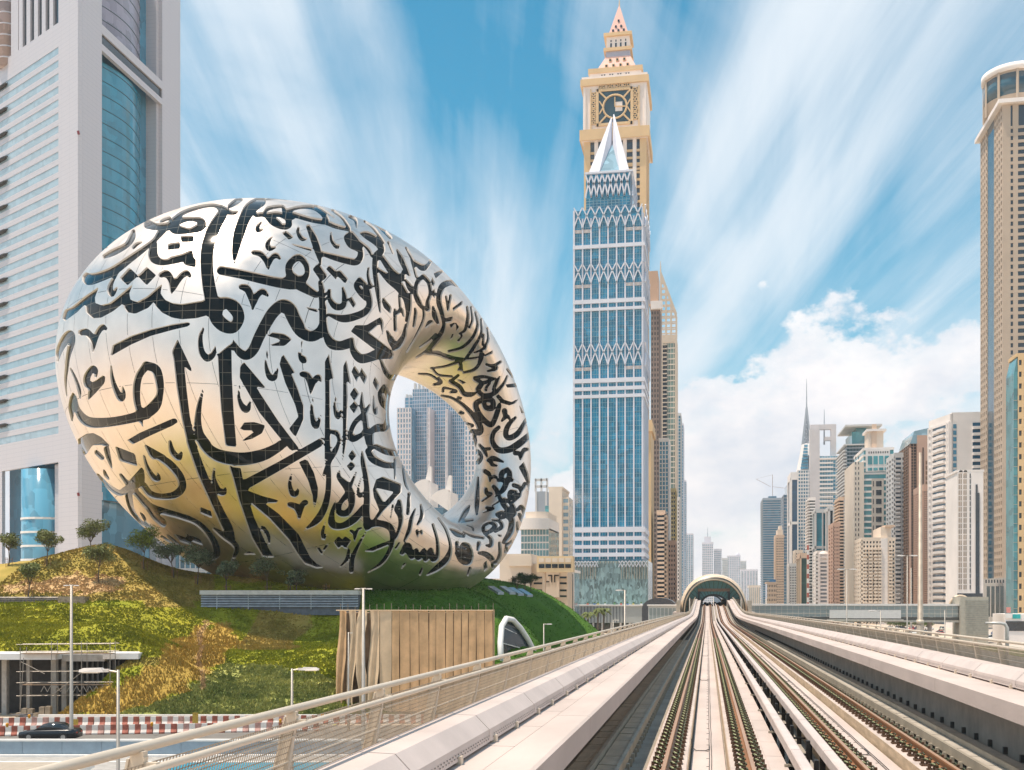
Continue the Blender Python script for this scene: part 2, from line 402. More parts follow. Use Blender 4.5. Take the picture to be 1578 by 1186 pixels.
9: """S 760,30,60 800,100,70 900,150,60 980,160,50
S 830,-10,50 920,30,60 1020,50,50
S 40,520,50 95,540,60 120,600,40 120,660,8
S 122,645,25 150,530,45 185,495,40 190,520,15
P 125,130 195,100 260,230 295,370 290,450 260,580 250,440 210,300
S 390,140,45 395,280,45 385,430,50 350,560,60 280,670,60 170,755,8
S 460,0,30 400,130,40 350,240,20 345,265,5
S 490,215,20 490,270,40 560,350,70 600,440,70 600,540,50 550,600,60 490,590,50 500,510,40 560,430,50
S 650,215,12 600,330,30 580,380,30
S 460,480,10 425,600,40 430,700,70 520,715,60 630,650,70 710,550,50 720,520,10
S 690,275,10 665,370,20 680,440,35 710,400,10
S 700,30,10 710,130,45 740,300,50 745,450,55 740,600,60 750,720,70
P 800,380 830,290 890,262 1060,330 1060,400 890,580 820,680 800,660 860,570 810,450
H 820,360 995,400 900,505
S 750,700,80 850,690,60 950,720,60 980,800,50 960,920,40 880,1050,35 750,1140,8
P 710,945 860,880 945,850 940,890 800,950
S 740,760,10 660,900,30 610,1020,40 600,1130,40
S 370,660,8 340,760,25 345,830,30 375,790,8
P 440,865 485,805 520,845 545,805 600,850 545,930 515,885 485,930
P 575,70 612,18 648,70 605,125
P 562,165 605,120 640,160 598,215
S 600,760,30 630,790,30 630,860,8
S 635,830,15 660,750,25 690,735,20
S 300,920,30 330,970,20
S 340,950,15 380,890,25
S 1040,500,40 1015,560,40 1050,620,50 1050,700,35 1020,800,25 1005,840,5
S 1040,490,40 1060,560,25 1050,640,30
S 1186,560,15 1150,650,35 1130,760,35 1090,840,15
S 1040,870,20 1010,920,20
P 1040,970 1120,870 1170,950 1186,960 1140,1010 1100,960
S 1090,1060,20 1060,1100,10
S 580,930,20 560,1020,30 500,1090,15
S 980,520,14 960,640,10
S 1000,100,20 1000,280,14
S 1060,60,14 1090,300,22 1120,380,12
S 1130,420,30 1130,580,20""",
10: """S 290,30,25 380,90,60 440,60,30 480,0,20
P 510,155 600,115 620,130 530,215
S 380,190,30 320,260,40 300,380,40 330,470,50 370,540,30
S 390,190,40 450,260,35 470,380,30 440,480,35 440,560,50
P 480,250 490,200 520,260 505,310
P 490,380 510,330 530,380 515,445
S 780,290,30 700,260,50 610,300,60 570,400,50 570,500,50 600,600,40 625,740,30 590,850,50 500,970,50 430,1050,40
S 500,540,15 520,640,50 560,730,20
S 650,420,15 670,580,10
S 675,570,12 700,410,20
P 725,550 840,465 830,510 730,585
P 640,670 730,650 710,710 640,725
P 690,740 740,720 760,730 710,790
P 760,720 800,780 770,820
S 890,540,15 900,650,30 870,800,30 810,850,25
S 935,540,15 950,680,20 920,780,15
S 985,600,15 1010,740,25 960,880,30 840,1000,30 680,1050,25
S 1050,680,15 1050,850,25 960,1010,30 880,1120,20
S 1080,860,20 1070,970,20
S 1120,780,15 1130,900,20 1080,1010,20 970,1070,10
P 1080,1090 1180,1040 1180,1070 1090,1110
S 1050,1060,25 1020,1186,20
S 420,770,10 460,720,40 490,710,20
S 530,860,30 450,930,20 350,1000,15
S 295,560,15 300,620,30 280,760,20
S 240,400,20 240,560,15 200,780,10
S 120,250,25 200,430,50 205,600,20 190,700,10
S 0,230,50 110,330,50 180,430,25
S 390,540,20 390,680,20 300,880,15 200,1050,8
S 140,0,40 210,140,20
S 260,0,25 310,200,15
S 420,1060,30 560,1060,25 620,1100,40 740,1130,40 840,1140,30
P 690,920 720,850 740,850 720,900
S 790,930,20 830,880,10
S 60,600,20 70,800,30
S 20,900,50 60,1010,50""",
11: """S 660,370,25 740,360,25 850,380,15
S 660,380,30 720,420,35 690,480,40 740,530,35 840,510,30 920,430,20 960,350,8
S 850,375,10 790,400,20 720,420,30
S 760,480,20 770,450,15 800,420,6
S 830,480,20 860,410,25 890,360,8
S 760,560,45 820,580,45 820,640,45 760,640,40 740,590,40
S 740,560,30 670,610,45 700,700,45 760,770,45 810,795,40 840,750,40 880,640,35 890,605,10
P 855,540 880,520 930,570 1000,590 1060,560 1030,600 980,618 900,595
P 945,430 1050,415 1060,450 960,455
S 935,670,40 940,720,30 910,760,10
S 920,750,15 960,720,25 985,750,10
S 1035,730,15 970,800,35 945,880,40 980,915,40 1060,870,40 1130,750,20
S 880,820,25 830,870,35 820,950,40 880,1025,45 980,1020,50 1080,960,55 1160,890,40
S 1030,1055,30 1070,1060,30 1080,1110,10
S 1085,1090,20 1110,1030,30 1145,1020,20
S 650,1060,25 690,1040,25 720,1090,30 690,1140,30 650,1130,20 640,1090,15
S 660,900,25 665,960,25 640,1020,20
S 705,980,15 745,1030,30 770,1080,15
S 745,1020,20 795,1015,20
S 360,530,10 450,550,15 560,620,25 660,730,45 710,820,50 700,865,50 640,855,30
P 495,555 505,535 545,545 535,570
S 440,400,30 520,450,35 560,510,35 620,520,35 660,510,15
S 440,400,20 510,345,15
P 500,380 540,390 580,410 550,425 520,400
S 280,290,12 330,340,12 450,355,12
S 260,280,8 400,260,12 540,210,25 560,200,20
P 505,230 545,215 555,310 500,300 520,270
S 550,200,15 650,190,15 700,180,8
S 560,320,12 660,290,20 720,210,15 740,150,10
S 770,250,20 830,260,25 900,220,15
P 750,160 830,115 820,145 760,175
P 650,135 780,80 765,110 670,150
S 370,490,15 380,460,15 440,470,10 490,490,20 440,500,10
S 330,370,15 350,410,25 290,430,15
S 150,330,8 250,340,12 330,390,15
S 530,675,8 555,690,15 520,690,8
S 560,775,8 640,800,15 630,815,8
S 470,690,20 520,730,20
S 560,830,15 620,880,30
S 600,920,15 620,960,20
P 1070,620 1110,690 1090,690
S 960,290,12 1010,360,12
S 780,310,14 850,290,24 870,270,8
S 130,180,8 240,110,20 330,20,12
S 220,140,20 330,150,30 450,190,40""",
12: """S 0,960,40 50,900,60 90,1000,40 130,930,20 150,1010,40 200,930,20 215,1020,40 260,930,30 280,1020,40 320,990,30 320,850,20 280,700,15
S 90,660,12 60,760,30 20,850,12
P 120,760 140,735 155,780 140,830
P 160,760 180,740 190,780 175,800
P 0,1080 25,1040 20,1080
P 150,1150 185,1075 190,1120 160,1180
S 230,1160,10 330,1090,50 410,1010,50 440,900,20 400,750,15 330,640,8
S 60,450,20 60,520,30 50,600,20
S 170,520,10 180,620,30 140,700,10
S 440,740,10 500,780,50 560,800,30
S 600,890,30 560,890,45 560,950,60 620,970,50 610,900,30
S 630,990,40 600,1040,60 540,1020,50 500,960,30
S 500,870,30 500,940,20
S 620,1100,20 600,1160,12
S 700,960,15 760,970,40 820,1020,40 830,1090,20
S 890,870,20 890,980,25 860,1050,25
P 740,1060 770,1030 780,1100 750,1130
S 750,700,25 800,680,25 850,710,35 800,760,30 750,760,30 740,720,25
S 820,650,8 890,670,25 910,720,30 850,760,20
S 870,600,30 910,590,30 950,610,30 910,635,25 870,610,30
S 950,610,40 1000,660,50 990,760,50 930,860,30
S 960,195,30 910,230,45 910,290,30 970,290,45 980,230,40 960,195,30
S 960,300,40 920,380,40 850,440,10
S 880,290,30 1000,290,30
S 830,345,25 865,390,35 860,410,15
S 890,450,30 930,520,40 1000,600,45 1020,580,50 990,500,30 930,470,30
P 815,515 890,470 880,500 830,525
S 750,210,30 790,240,30 800,300,10
S 800,280,20 830,260,25 855,265,20
S 1020,340,30 1070,360,30 1085,410,10
S 1085,390,20 1120,330,30
S 1040,400,20 990,400,30 990,450,40 1070,430,30 1015,490,15
S 690,270,10 685,400,30 680,520,35 680,605,10
P 1065,175 1110,130 1150,230 1170,350 1165,440 1140,320
S 760,375,25 770,410,30 810,420,20 730,480,15
S 770,540,25 830,550,20 740,585,10
S 1060,560,25 1090,540,30 1120,610,30 1100,660,30 1070,610,25
S 1050,680,8 1055,760,15 1075,770,10
P 930,960 940,880 1000,840 1000,870 960,900 970,965
P 1015,890 1020,840 1070,825 1060,870
S 780,110,25 830,95,40 920,125,10
S 800,110,40 820,150,25 860,160,10
P 870,790 910,795 905,815 880,805
S 530,670,30 580,580,40 610,530,10
S 540,670,20 640,655,15
S 560,760,10 640,800,25 740,820,20
S 700,870,30 690,930,15
S 750,780,15 810,830,30 810,890,30 770,890,10
S 590,700,8 640,720,16 650,750,10"""}
def catmull(p, n=6):
    p = np.array(p, float); q = np.vstack([2 * p[0] - p[1], p, 2 * p[-1] - p[-2]]); out = []
    for i in range(1, len(q) - 2):
        for t in np.arange(n) / n:
            a, b, c, d = q[i - 1], q[i], q[i + 1], q[i + 2]
            out.append(.5 * ((2 * b) + (c - a) * t + (2 * a - 5 * b + 4 * c - d) * t * t + (3 * b - a - 3 * c + d) * t ** 3))
    out.append(q[-2]); o = np.array(out); o[:, 2] = np.maximum(o[:, 2], .5); return o
def poly_sd(pts, x, y):                                  # signed distance, negative inside
    d = np.full(x.shape, 1e9); ins = np.zeros(x.shape, bool); n = len(pts); j = n - 1
    for i in range(n):
        ax, ay = pts[j]; bx, by = pts[i]
        ex, ey = bx - ax, by - ay; wx, wy = x - ax, y - ay
        t = np.clip((wx * ex + wy * ey) / (ex * ex + ey * ey + 1e-9), 0, 1)
        d = np.minimum(d, np.hypot(wx - ex * t, wy - ey * t))
        ins ^= ((ay > y) != (by > y)) & (x < (bx - ax) * (y - ay) / (by - ay + 1e-12) + ax)
        j = i
    return np.where(ins, -d, d)
def glyph_field(x, y):                                   # x, y: flat arrays in photo pixels
    f = np.full(x.shape, 30.0)
    order = np.argsort(x); xs = x[order]
    def near(x0, x1, y0, y1):
        a, b = np.searchsorted(xs, x0), np.searchsorted(xs, x1); idx = order[a:b]
        return idx[(y[idx] > y0) & (y[idx] < y1)]
    holes = []
    for tid, txt in GLYPHS.items():
        ox, oy, s = TILES[tid]
        for line in txt.split('\n'):
            k, *pp = line.split()
            pts = np.array([[float(v) for v in q.split(',')] for q in pp])
            pts[:, 0] = ox + pts[:, 0] / s; pts[:, 1] = oy + pts[:, 1] / s
            if k == 'S':
                pts[:, 2] = pts[:, 2] / s + (1.3 if tid >= 10 else 0); c = catmull(pts); pad = pts[:, 2].max() / 2 + 6
                idx = near(c[:, 0].min() - pad, c[:, 0].max() + pad, c[:, 1].min() - pad, c[:, 1].max() + pad)
                if not len(idx): continue
                X, Y = x[idx], y[idx]; best = f[idx].copy()
                for a, b in zip(c[:-1], c[1:]):
                    e = b - a; t = np.clip(((X - a[0]) * e[0] + (Y - a[1]) * e[1]) / (e[0] ** 2 + e[1] ** 2 + 1e-9), 0, 1)
                    best = np.minimum(best, np.hypot(X - a[0] - e[0] * t, Y - a[1] - e[1] * t) - .5 * (a[2] + e[2] * t))
                f[idx] = best
            else:
                P_ = pts[:, :2]
                idx = near(P_[:, 0].min() - 6, P_[:, 0].max() + 6, P_[:, 1].min() - 6, P_[:, 1].max() + 6)
                if not len(idx): continue
                d = poly_sd(P_, x[idx], y[idx])
                if k == 'P': f[idx] = np.minimum(f[idx], d)
                else: f[idx] = np.maximum(f[idx], -d)
    return f
def steel_mat():
    m = bpy.data.materials.new('brushed_steel'); m.use_nodes = True; nt = m.node_tree; nt.nodes.clear(); N, L, MA, RAMP = NB(nt)
    p = N('ShaderNodeBsdfPrincipled'); o = N('ShaderNodeOutputMaterial'); L(p.outputs[0], o.inputs[0])
    p.inputs['Metallic'].default_value = 1.0
    g = N('ShaderNodeNewGeometry')
    n = N('ShaderNodeTexNoise'); n.inputs['Scale'].default_value = .35; n.inputs['Detail'].default_value = 5; L(g.outputs['Position'], n.inputs['Vector'])
    L(RAMP(n.outputs['Fac'], [(.3, (.84, .73, .645)), (.7, (.93, .83, .75))]), p.inputs['Base Color'])
    L(RAMP(n.outputs['Fac'], [(.3, .34), (.7, .43)]), p.inputs['Roughness'])
    n2 = N('ShaderNodeTexNoise'); n2.inputs['Scale'].default_value = .16; n2.inputs['Detail'].default_value = 2; L(g.outputs['Position'], n2.inputs['Vector'])
    b = N('ShaderNodeBump'); b.inputs['Strength'].default_value = .12; b.inputs['Distance'].default_value = .5
    L(n2.outputs['Fac'], b.inputs['Height']); L(b.outputs[0], p.inputs['Normal'])
    return m
def build_museum():
    TB, PB = 14, 40                                       # panel courses around the ring and around the tube
    nt_, np_ = 44, 11                                     # cells per panel
    def lines(nb, nc, gap):
        a = []
        for i in range(nb):
            t0, t1 = 2 * math.pi * i / nb, 2 * math.pi * (i + 1) / nb
            a += list(np.linspace(t0 + gap, t1 - gap, nc + 1))
        return np.array(a)
    tl = lines(TB, nt_, .0011); pl = lines(PB, np_, .0011)
    NT, NP = len(tl), len(pl)
    TT, PP = np.meshgrid(tl, pl, indexing='ij')
    x, d, z = ring(TT, PP)
    e = 1e-3
    xa, da, za = ring(TT + e, PP); xb, db, zb = ring(TT - e, PP); xc, dc, zc = ring(TT, PP + e); xd, dd, zd = ring(TT, PP - e)
    ta = np.stack([xa - xb, da - db, za - zb], -1); pa = np.stack([xc - xd, dc - dd, zc - zd], -1)
    nrm = np.cross(ta, pa); nrm /= np.linalg.norm(nrm, axis=-1, keepdims=True) + 1e-12
    pos = np.stack([x, d, z], -1)
    cen = np.stack(ring(TT, PP + math.pi), -1)
    sgn = np.sign(((pos - cen) * nrm).sum(-1)); nrm *= sgn[..., None]
    px = CX + F * x / d; py = HY - F * z / d
    facing = -(pos * nrm).sum(-1) / np.linalg.norm(pos, axis=-1)
    # nearest surface along each sight line, so a stroke is only laid on the surface it is seen on
    S = 5; W_, H_ = 160, 130; zb_ = np.full((H_, W_), 1e9)
    ii = np.clip(((px - 60) / S).astype(int), 0, W_ - 1); jj = np.clip(((py - 290) / S).astype(int), 0, H_ - 1)
    np.minimum.at(zb_, (jj.ravel(), ii.ravel()), d.ravel())
    seen = (facing > -.02) & (d < zb_[jj, ii] + 7)
    f = np.full(TT.shape, 30.0)
    fv = glyph_field(px[seen], py[seen]) - .4
    f[seen] = fv
    # the unseen back carries the same script, mirrored through the ring's plane
    mir = np.searchsorted(pl, (2 * math.pi - PP[0]) % (2 * math.pi)) % NP
    back = f[:, mir]; okb = seen[:, mir]
    f = np.where(seen, f, np.where(okb, back, 30.0))
    f = np.clip(f, -4, 4)
    f[np.abs(f) < 1e-4] = 1e-4
    world = np.stack([x * CT - d * ST, x * ST + d * CT, z + CZ], -1)
    wn = np.stack([nrm[..., 0] * CT - nrm[..., 1] * ST, nrm[..., 0] * ST + nrm[..., 1] * CT, nrm[..., 2]], -1)
    base = Vector(cw(-30.5, 172, 10.0))
    root = thing('ring_museum', 'silver ring-shaped museum building cut with flowing black calligraphy on a green mound', 'museum', base)
    bo = np.array(base)
    st, gl, jt, rv = steel_mat(), glass_mat(), mat('joint_gasket', (.16, .15, .15), .7), mat('window_reveal', (.84, .79, .75), .45, .0, var=.03)
    DEPTH = .26
    world -= bo
    inner = world - wn * DEPTH
    inside = f < 0
    flip = sgn[0, 0] < 0
    # label connected glass cells
    n1, n2 = NT, NP
    ins4 = [inside, np.roll(inside, -1, 0), np.roll(np.roll(inside, -1, 0), -1, 1), np.roll(inside, -1, 1)]
    code = ins4[0] * 1 + ins4[1] * 2 + ins4[2] * 4 + ins4[3] * 8
    anyin = code > 0
    lab = np.where(anyin, np.arange(n1 * n2).reshape(n1, n2), -1)
    for _ in range(4000):
        old = lab.copy()
        for ax in (0, 1):
            for s in (1, -1):
                r = np.roll(lab, s, ax)
                lab = np.where(anyin & (r > lab), r, lab)
        # pointer jumping
        fl = lab.ravel(); m = fl >= 0; fl2 = fl.copy(); fl2[m] = fl[fl[m]]; lab = np.maximum(lab, fl2.reshape(lab.shape))
        if (lab == old).all(): break
    # panel id of each cell
    bi = np.arange(n1) // (nt_ + 1); bj = np.arange(n2) // (np_ + 1)
    joint_i = (np.arange(n1) % (nt_ + 1)) == nt_; joint_j = (np.arange(n2) % (np_ + 1)) == np_
    skin = {}; win = {}; joint = M()
    def vert(i, j): return tuple(world[i % n1, j % n2])
    order = (0, 1, 2, 3) if not flip else (0, 3, 2, 1)
    class Acc:
        __slots__ = ('v', 'f', 'k')
        def __init__(s): s.v = []; s.f = []; s.k = {}
        def g(s, key, p):
            i = s.k.get(key)
            if i is None: i = s.k[key] = len(s.v); s.v.append(p)
            return i
    for i in range(n1):
        for j in range(n2):
            cs = ((i, j), ((i + 1) % n1, j), ((i + 1) % n1, (j + 1) % n2), (i, (j + 1) % n2))
            c = code[i, j]
            isj = joint_i[i] or joint_j[j]
            if c == 0:
                if isj:
                    n = len(joint.v); joint.v += [tuple(world[a, b] - .05 * wn[a, b] + bo) for a, b in cs]
                    joint.f.append(tuple(n + k for k in order))
                else:
                    A = skin.setdefault((bi[i], bj[j]), Acc())
                    q = [A.g(k, tuple(world[k])) for k in cs]; A.f.append(tuple(q[k] for k in order))
                continue
            Wn = win.setdefault(lab[i, j], (Acc(), Acc()))
            if c == 15:
                A = Wn[0]; q = [A.g(k, tuple(inner[k])) for k in cs]; A.f.append(tuple(q[k] for k in order)); continue
            outp = []; inp = []; cut = []
            for a in range(4):
                p, q = cs[a], cs[(a + 1) % 4]
                fp, fq = f[p], f[q]
                (inp if fp < 0 else outp).append((p, None))
                if (fp < 0) != (fq < 0):
                    t = fp / (fp - fq); key = (min(p, q), max(p, q))
                    sp = world[p] * (1 - t) + world[q] * t; si = inner[p] * (1 - t) + inner[q] * t
                    outp.append((key, sp)); inp.append((key, si)); cut.append((key, sp, si, fp < 0))
            if len(outp) > 2 :
                A = skin.setdefault((bi[i], bj[j]), Acc())
                q = [A.g(k, tuple(world[k] if s is None else s)) for k, s in outp]; A.f.append(tuple(q if not flip else q[::-1]))
            if len(inp) > 2:
                A = Wn[0]; q = [A.g(k, tuple(inner[k] if s is None else s)) for k, s in inp]; A.f.append(tuple(q if not flip else q[::-1]))
            A = Wn[1]
            for a in range(0, len(cut) - 1, 2):
                k0, s0, i0, fl = cut[a]; k1, s1, i1, _ = cut[a + 1]
                q = [A.g((k0, 0), tuple(s0)), A.g((k1, 0), tuple(s1)), A.g((k1, 1), tuple(i1)), A.g((k0, 1), tuple(i0))]
                A.f.append(tuple(q) if fl != flip else tuple(q[::-1]))
    def mk(name, A, m, parent, smooth=True):
        me = bpy.data.meshes.new(name); me.from_pydata(A.v, [], A.f); me.materials.append(m)
        if smooth: me.shade_smooth()
        o = bpy.data.objects.new(name, me); C.objects.link(o); o.parent = parent; return o
    def merge(lst):
        A = Acc()
        for B in lst:
            n = len(A.v); A.v += B.v; A.f += [tuple(n + k for k in q) for q in B.f]
        return A
    # the panels (split where the script cuts right through them) that show largest are parts; the rest is one piece
    area = np.where(seen, np.maximum(facing, 0), 0)
    pieces = []
    for k, A in skin.items():
        w = area[k[0] * (nt_ + 1):(k[0] + 1) * (nt_ + 1), k[1] * (np_ + 1):(k[1] + 1) * (np_ + 1)].mean()
        par = list(range(len(A.v)))
        def find(a):
            while par[a] != a: par[a] = par[par[a]]; a = par[a]
            return a
        for q in A.f:
            r = find(q[0])
            for b_ in q[1:]: par[find(b_)] = r
        comp = {}
        for q in A.f: comp.setdefault(find(q[0]), []).append(q)
        for fs in comp.values():
            B = Acc()
            for q in fs: B.f.append(tuple(B.g(v_, A.v[v_]) for v_ in q))
            pieces.append((len(fs) * w, len(pieces), B))
    pieces.sort(key=lambda t_: -t_[0])
    vis = [t_[2] for t_ in pieces[:300] if t_[0] > 0]
    for B in vis: mk('steel_panel', B, st, root)
    rest = [t_[2] for t_ in pieces[len(vis):]]
    if rest: stuff(mk('steel_skin', merge(rest), st, root))
    stuff(joint.build('panel_joint', jt, root))
    ws = {}
    flat = lab.ravel()
    sv = np.bincount(flat[(flat >= 0) & seen.ravel()], minlength=n1 * n2)
    wk = sorted(win, key=lambda k: -sv[k])
    shown = [k for k in wk if sv[k] > 0][:280]
    for k in shown:
        g = mk('script_window', win[k][0], gl, root)
        if win[k][1].f: mk('reveal', win[k][1], rv, g, False)
    rest = [k for k in wk if k not in set(shown)]
    if rest:
        stuff(mk('rear_script_glass', merge([win[k][0] for k in rest]), gl, root))
        stuff(mk('rear_script_reveal', merge([win[k][1] for k in rest]), rv, root, False))
    print('museum panels', len(vis), 'windows', len(shown), 'of', len(win))
build_museum()
# ------------------------------------------------------------------ the elevated railway
_py = np.array([-60, -40, 0, 18, 36, 100, 150, 185, 205, 235, 262, 285, 320, 420, 600.])
_pz = np.array([2.6, 2.62, 2.70, 2.83, 2.96, 3.55, 4.05, 4.33, 4.25, 3.45, 2.4, 1.85, 1.6, 1.5, 1.5])
_yy = np.arange(-60, 600, 2.0); _zz = np.interp(_yy, _py, _pz)
_zz = np.convolve(np.pad(_zz, 6, mode='edge'), np.ones(13) / 13, 'valid')
def ZR(y): return CZ - float(np.interp(y, _yy, _zz))      # height of the rail head
XM = 1.67                                                 # midline between the two tracks
Y0, Y1 = -24.0, 330.0
def ygrid(a, b, fine=3.0):
    y = a; out = [a]
    while y < b - 1e-6:
        y = min(b, y + (fine if y < 60 else 5.0)); out.append(y)
    return out
def sweep(m, sec, a, b, fine=3.0, caps=True):
    ys = ygrid(a, b, fine); k = len(sec); n = len(m.v)
    for y in ys:
        z = ZR(y); m.v += [(x, y, z + dz) for x, dz in sec]
    for i in range(len(ys) - 1):
        for j in range(k):
            p = n + i * k + j; q = n + i * k + (j + 1) % k
            m.f.append((p, p + k, q + k, q))
    if caps:
        m.f.append(tuple(n + j for j in range(k))); m.f.append(tuple(n + (len(ys) - 1) * k + j for j in reversed(range(k))))
    return m
def rect(x0, x1, a, b): return [(x0, a), (x0, b), (x1, b), (x1, a)]
conc = mat('pale_concrete', (.57, .475, .42), .75, var=.10, vs=.8, bump=.15, bs=9, coord='World')
conc2 = mat('walkway_concrete', (.58, .485, .435), .7, var=.085, vs=.6, bump=.08, bs=14, coord='World', stretch=(1, .35, 1))
deckm = mat('grey_deck', (.36, .325, .275), .85, var=.12, vs=1.2, bump=.2, coord='World')
tan = mat('stained_concrete', (.55, .42, .28), .8, var=.14, vs=2.5, coord='World', stretch=(1, .5, 3))
rust = mat('rail_rust', (.36, .17, .075), .55, .3, var=.12, vs=3, coord='World', stretch=(1, .1, 1))
railtop = mat('rail_head', (.50, .29, .17), .4, .35, var=.06, vs=2, coord='World', stretch=(1, .1, 1))
fastm = mat('fastener_iron', (.15, .085, .05), .6, .4, var=.25, vs=30)
clipm = mat('clip_spring', (.14, .16, .09), .5, .6, var=.2, vs=30)
trayd = mat('tray_lid_shade', (.58, .48, .36), .6, .25, var=.10, vs=1.2, coord='World')  # left lids only, tone warmed and lifted for the shade there
trayl = mat('tray_rail', (.46, .41, .33), .55, .4, var=.1, coord='World')
darkm = mat('dark_steel', (.035, .033, .03), .55, .5)
beige = mat('beige_steel', (.66, .565, .45), .45, .15, var=.04, coord='World')
coverw = mat('cover_white', (.62, .525, .48), .5, var=.07, vs=1.0, coord='World')
cablem = mat('black_cable', (.06, .055, .05), .6)
via = thing('viaduct', 'pale concrete railway viaduct running from the camera to the arched station', 'viaduct', (XM, 0, 0)); via['kind'] = 'structure'
if 'category' in via: del via['category']
m = M(); sweep(m, [(-3.5, -.5), (6.84, -.5), (6.84, -1.0), (3.6, -2.4), (-.3, -2.4), (-3.5, -1.0)], Y0, Y1); m.build('deck', deckm, via)
for i, y in enumerate(range(-10, 300, 34)):
    m = M(); z = ZR(y) - 2.35
    m.tube([(XM, y, -.5), (XM, y, z - 1.8), (XM, y, z - .9), (XM, y, z)], [.95, .95, 1.3, 2.0], 20); m.build('pier', conc, via, True)
for s, nm in ((1, 'l'), (-1, 'r')):                        # side webs that carry the walkways
    mx = lambda x: x if s == 1 else 2 * XM - x
    m = M(); sweep(m, rect(mx(-2.86), mx(-3.05), -.5, .76) if s == 1 else rect(mx(-3.05), mx(-2.86), -.5, .76), Y0, Y1); m.build('side_web', mat('web_concrete', (.48, .43, .37), .8, var=.12, coord='World'), via)
# ---- tracks
def fastener_mesh():
    a = M(); a.box(-.27, .27, -.10, .10, -.2, -.165)
    for s in (-1, 1):
        a.box(s * .09, s * .17, -.06, .06, -.165, -.10)
        a.box(s * .235 - .028, s * .235 + .028, -.028, .028, -.165, -.075)
        a.box(s * .145 - .02, s * .145 + .02, -.02, .02, -.10, -.045)
    b = M()
    for s in (-1, 1):
        pts = [(s * .15 + .07 * math.cos(t), -.01 + .075 * math.sin(t), -.085 + .025 * math.sin(t * 2)) for t in np.linspace(0, 5.4, 8)]
        b.tube(pts, .017, 4, False)
    me = bpy.data.meshes.new('fastener')
    n = len(a.v); me.from_pydata(a.v + b.v, [], a.f + [tuple(n + k for k in q) for q in b.f])
    me.materials.append(fastm); me.materials.append(clipm)
    for i, p in enumerate(me.polygons): p.material_index = 0 if i < len(a.f) else 1
    return me
FM = fastener_mesh()
def rail_mesh(xr, parent):
    m = M(); sweep(m, [(xr - .07, -.172), (xr - .07, -.155), (xr - .012, -.13), (xr - .012, -.045), (xr - .036, -.035), (xr - .036, -.002), (xr + .036, -.002), (xr + .036, -.035), (xr + .012, -.045), (xr + .012, -.13), (xr + .07, -.155), (xr + .07, -.172)], Y0, Y1 + 60)
    o = m.build('rail', rust, parent)
    m = M(); sweep(m, rect(xr - .03, xr + .03, -.001, .002), Y0, Y1 + 60); m.build('running_surface', railtop, o)
def track(xc, label, gl, gr):
    t = thing('railway_track', label, 'railway track', (xc, 0, ZR(0) - .5), 'parallel railway tracks on the viaduct')
    for s in (-1, 1):
        xr = xc + s * .735
        m = M(); sweep(m, [(xr - .36, -.5), (xr - .36, -.22), (xr - .34, -.2), (xr + .34, -.2), (xr + .36, -.22), (xr + .36, -.5)], Y0, Y1 + 60); p = m.build('concrete_plinth', conc, t)
        m = M(); sweep(m, rect(xr + .358, xr + .364, -.5, -.205), Y0, 200); sweep(m, rect(xr - .364, xr - .358, -.5, -.205), Y0, 200); stuff(m.build('stain', tan, p))
        rail_mesh(xr, t)
    n = 0; far = M()
    for i in range(700):
        y = 3 + i * .63
        if y > 300: break
        for s in (-1, 1):
            xr = xc + s * .735; z = ZR(y)
            if n < 298:
                o = child('fastener', FM, None, t, (xr - xc, y, z - t.location.z)); n += 1
            else:
                for q in (-1, 1): far.box(xr + q * .09, xr + q * .25, y - .08, y + .08, z - .199, z - .085)
    stuff(far.build('distant_fasteners', fastm, t))
    m = M(); sweep(m, rect(xc - .33, xc + .33, -.5, -.44), Y0, Y1 + 60); m.build('centre_slab', conc2, t)
    xcab = xc + .02
    for k, dx in ((0, 0), (1, .045)):
        m = M(); pts = [(xcab + dx + .006 * math.sin(y * 1.7), y, ZR(y) - .425) for y in ygrid(Y0, 150, 1.5)]
        m.tube(pts, .007, 5); m.build('cable', cablem, t)
    for y in (23.6, 46, 69, 92):
        m = M(); z = ZR(y) - .42
        m.tube([(xcab, y + .9, z), (xcab, y + .25, z), (xcab - .08, y, z), (xcab - .28, y, z), (xcab - .36, y + .12, z + .05), (xcab - .38, y + .22, z + .22)], .011, 6); m.build('bond_cable', cablem, t)
    for i in range(40):
        y = 17 + i * 1.1; m = M(); z = ZR(y) - .437
        m.bar((xcab - .06, y, z), (xcab + .0, y, z), .012, .01); m.build('cable_clip', cablem, t)
    return t
track(0.02, 'left of the two railway tracks, straight below the viewpoint between plinths', 0, 0)
track(3.335, 'right of the two railway tracks, beside the long conductor covers', 0, 0)
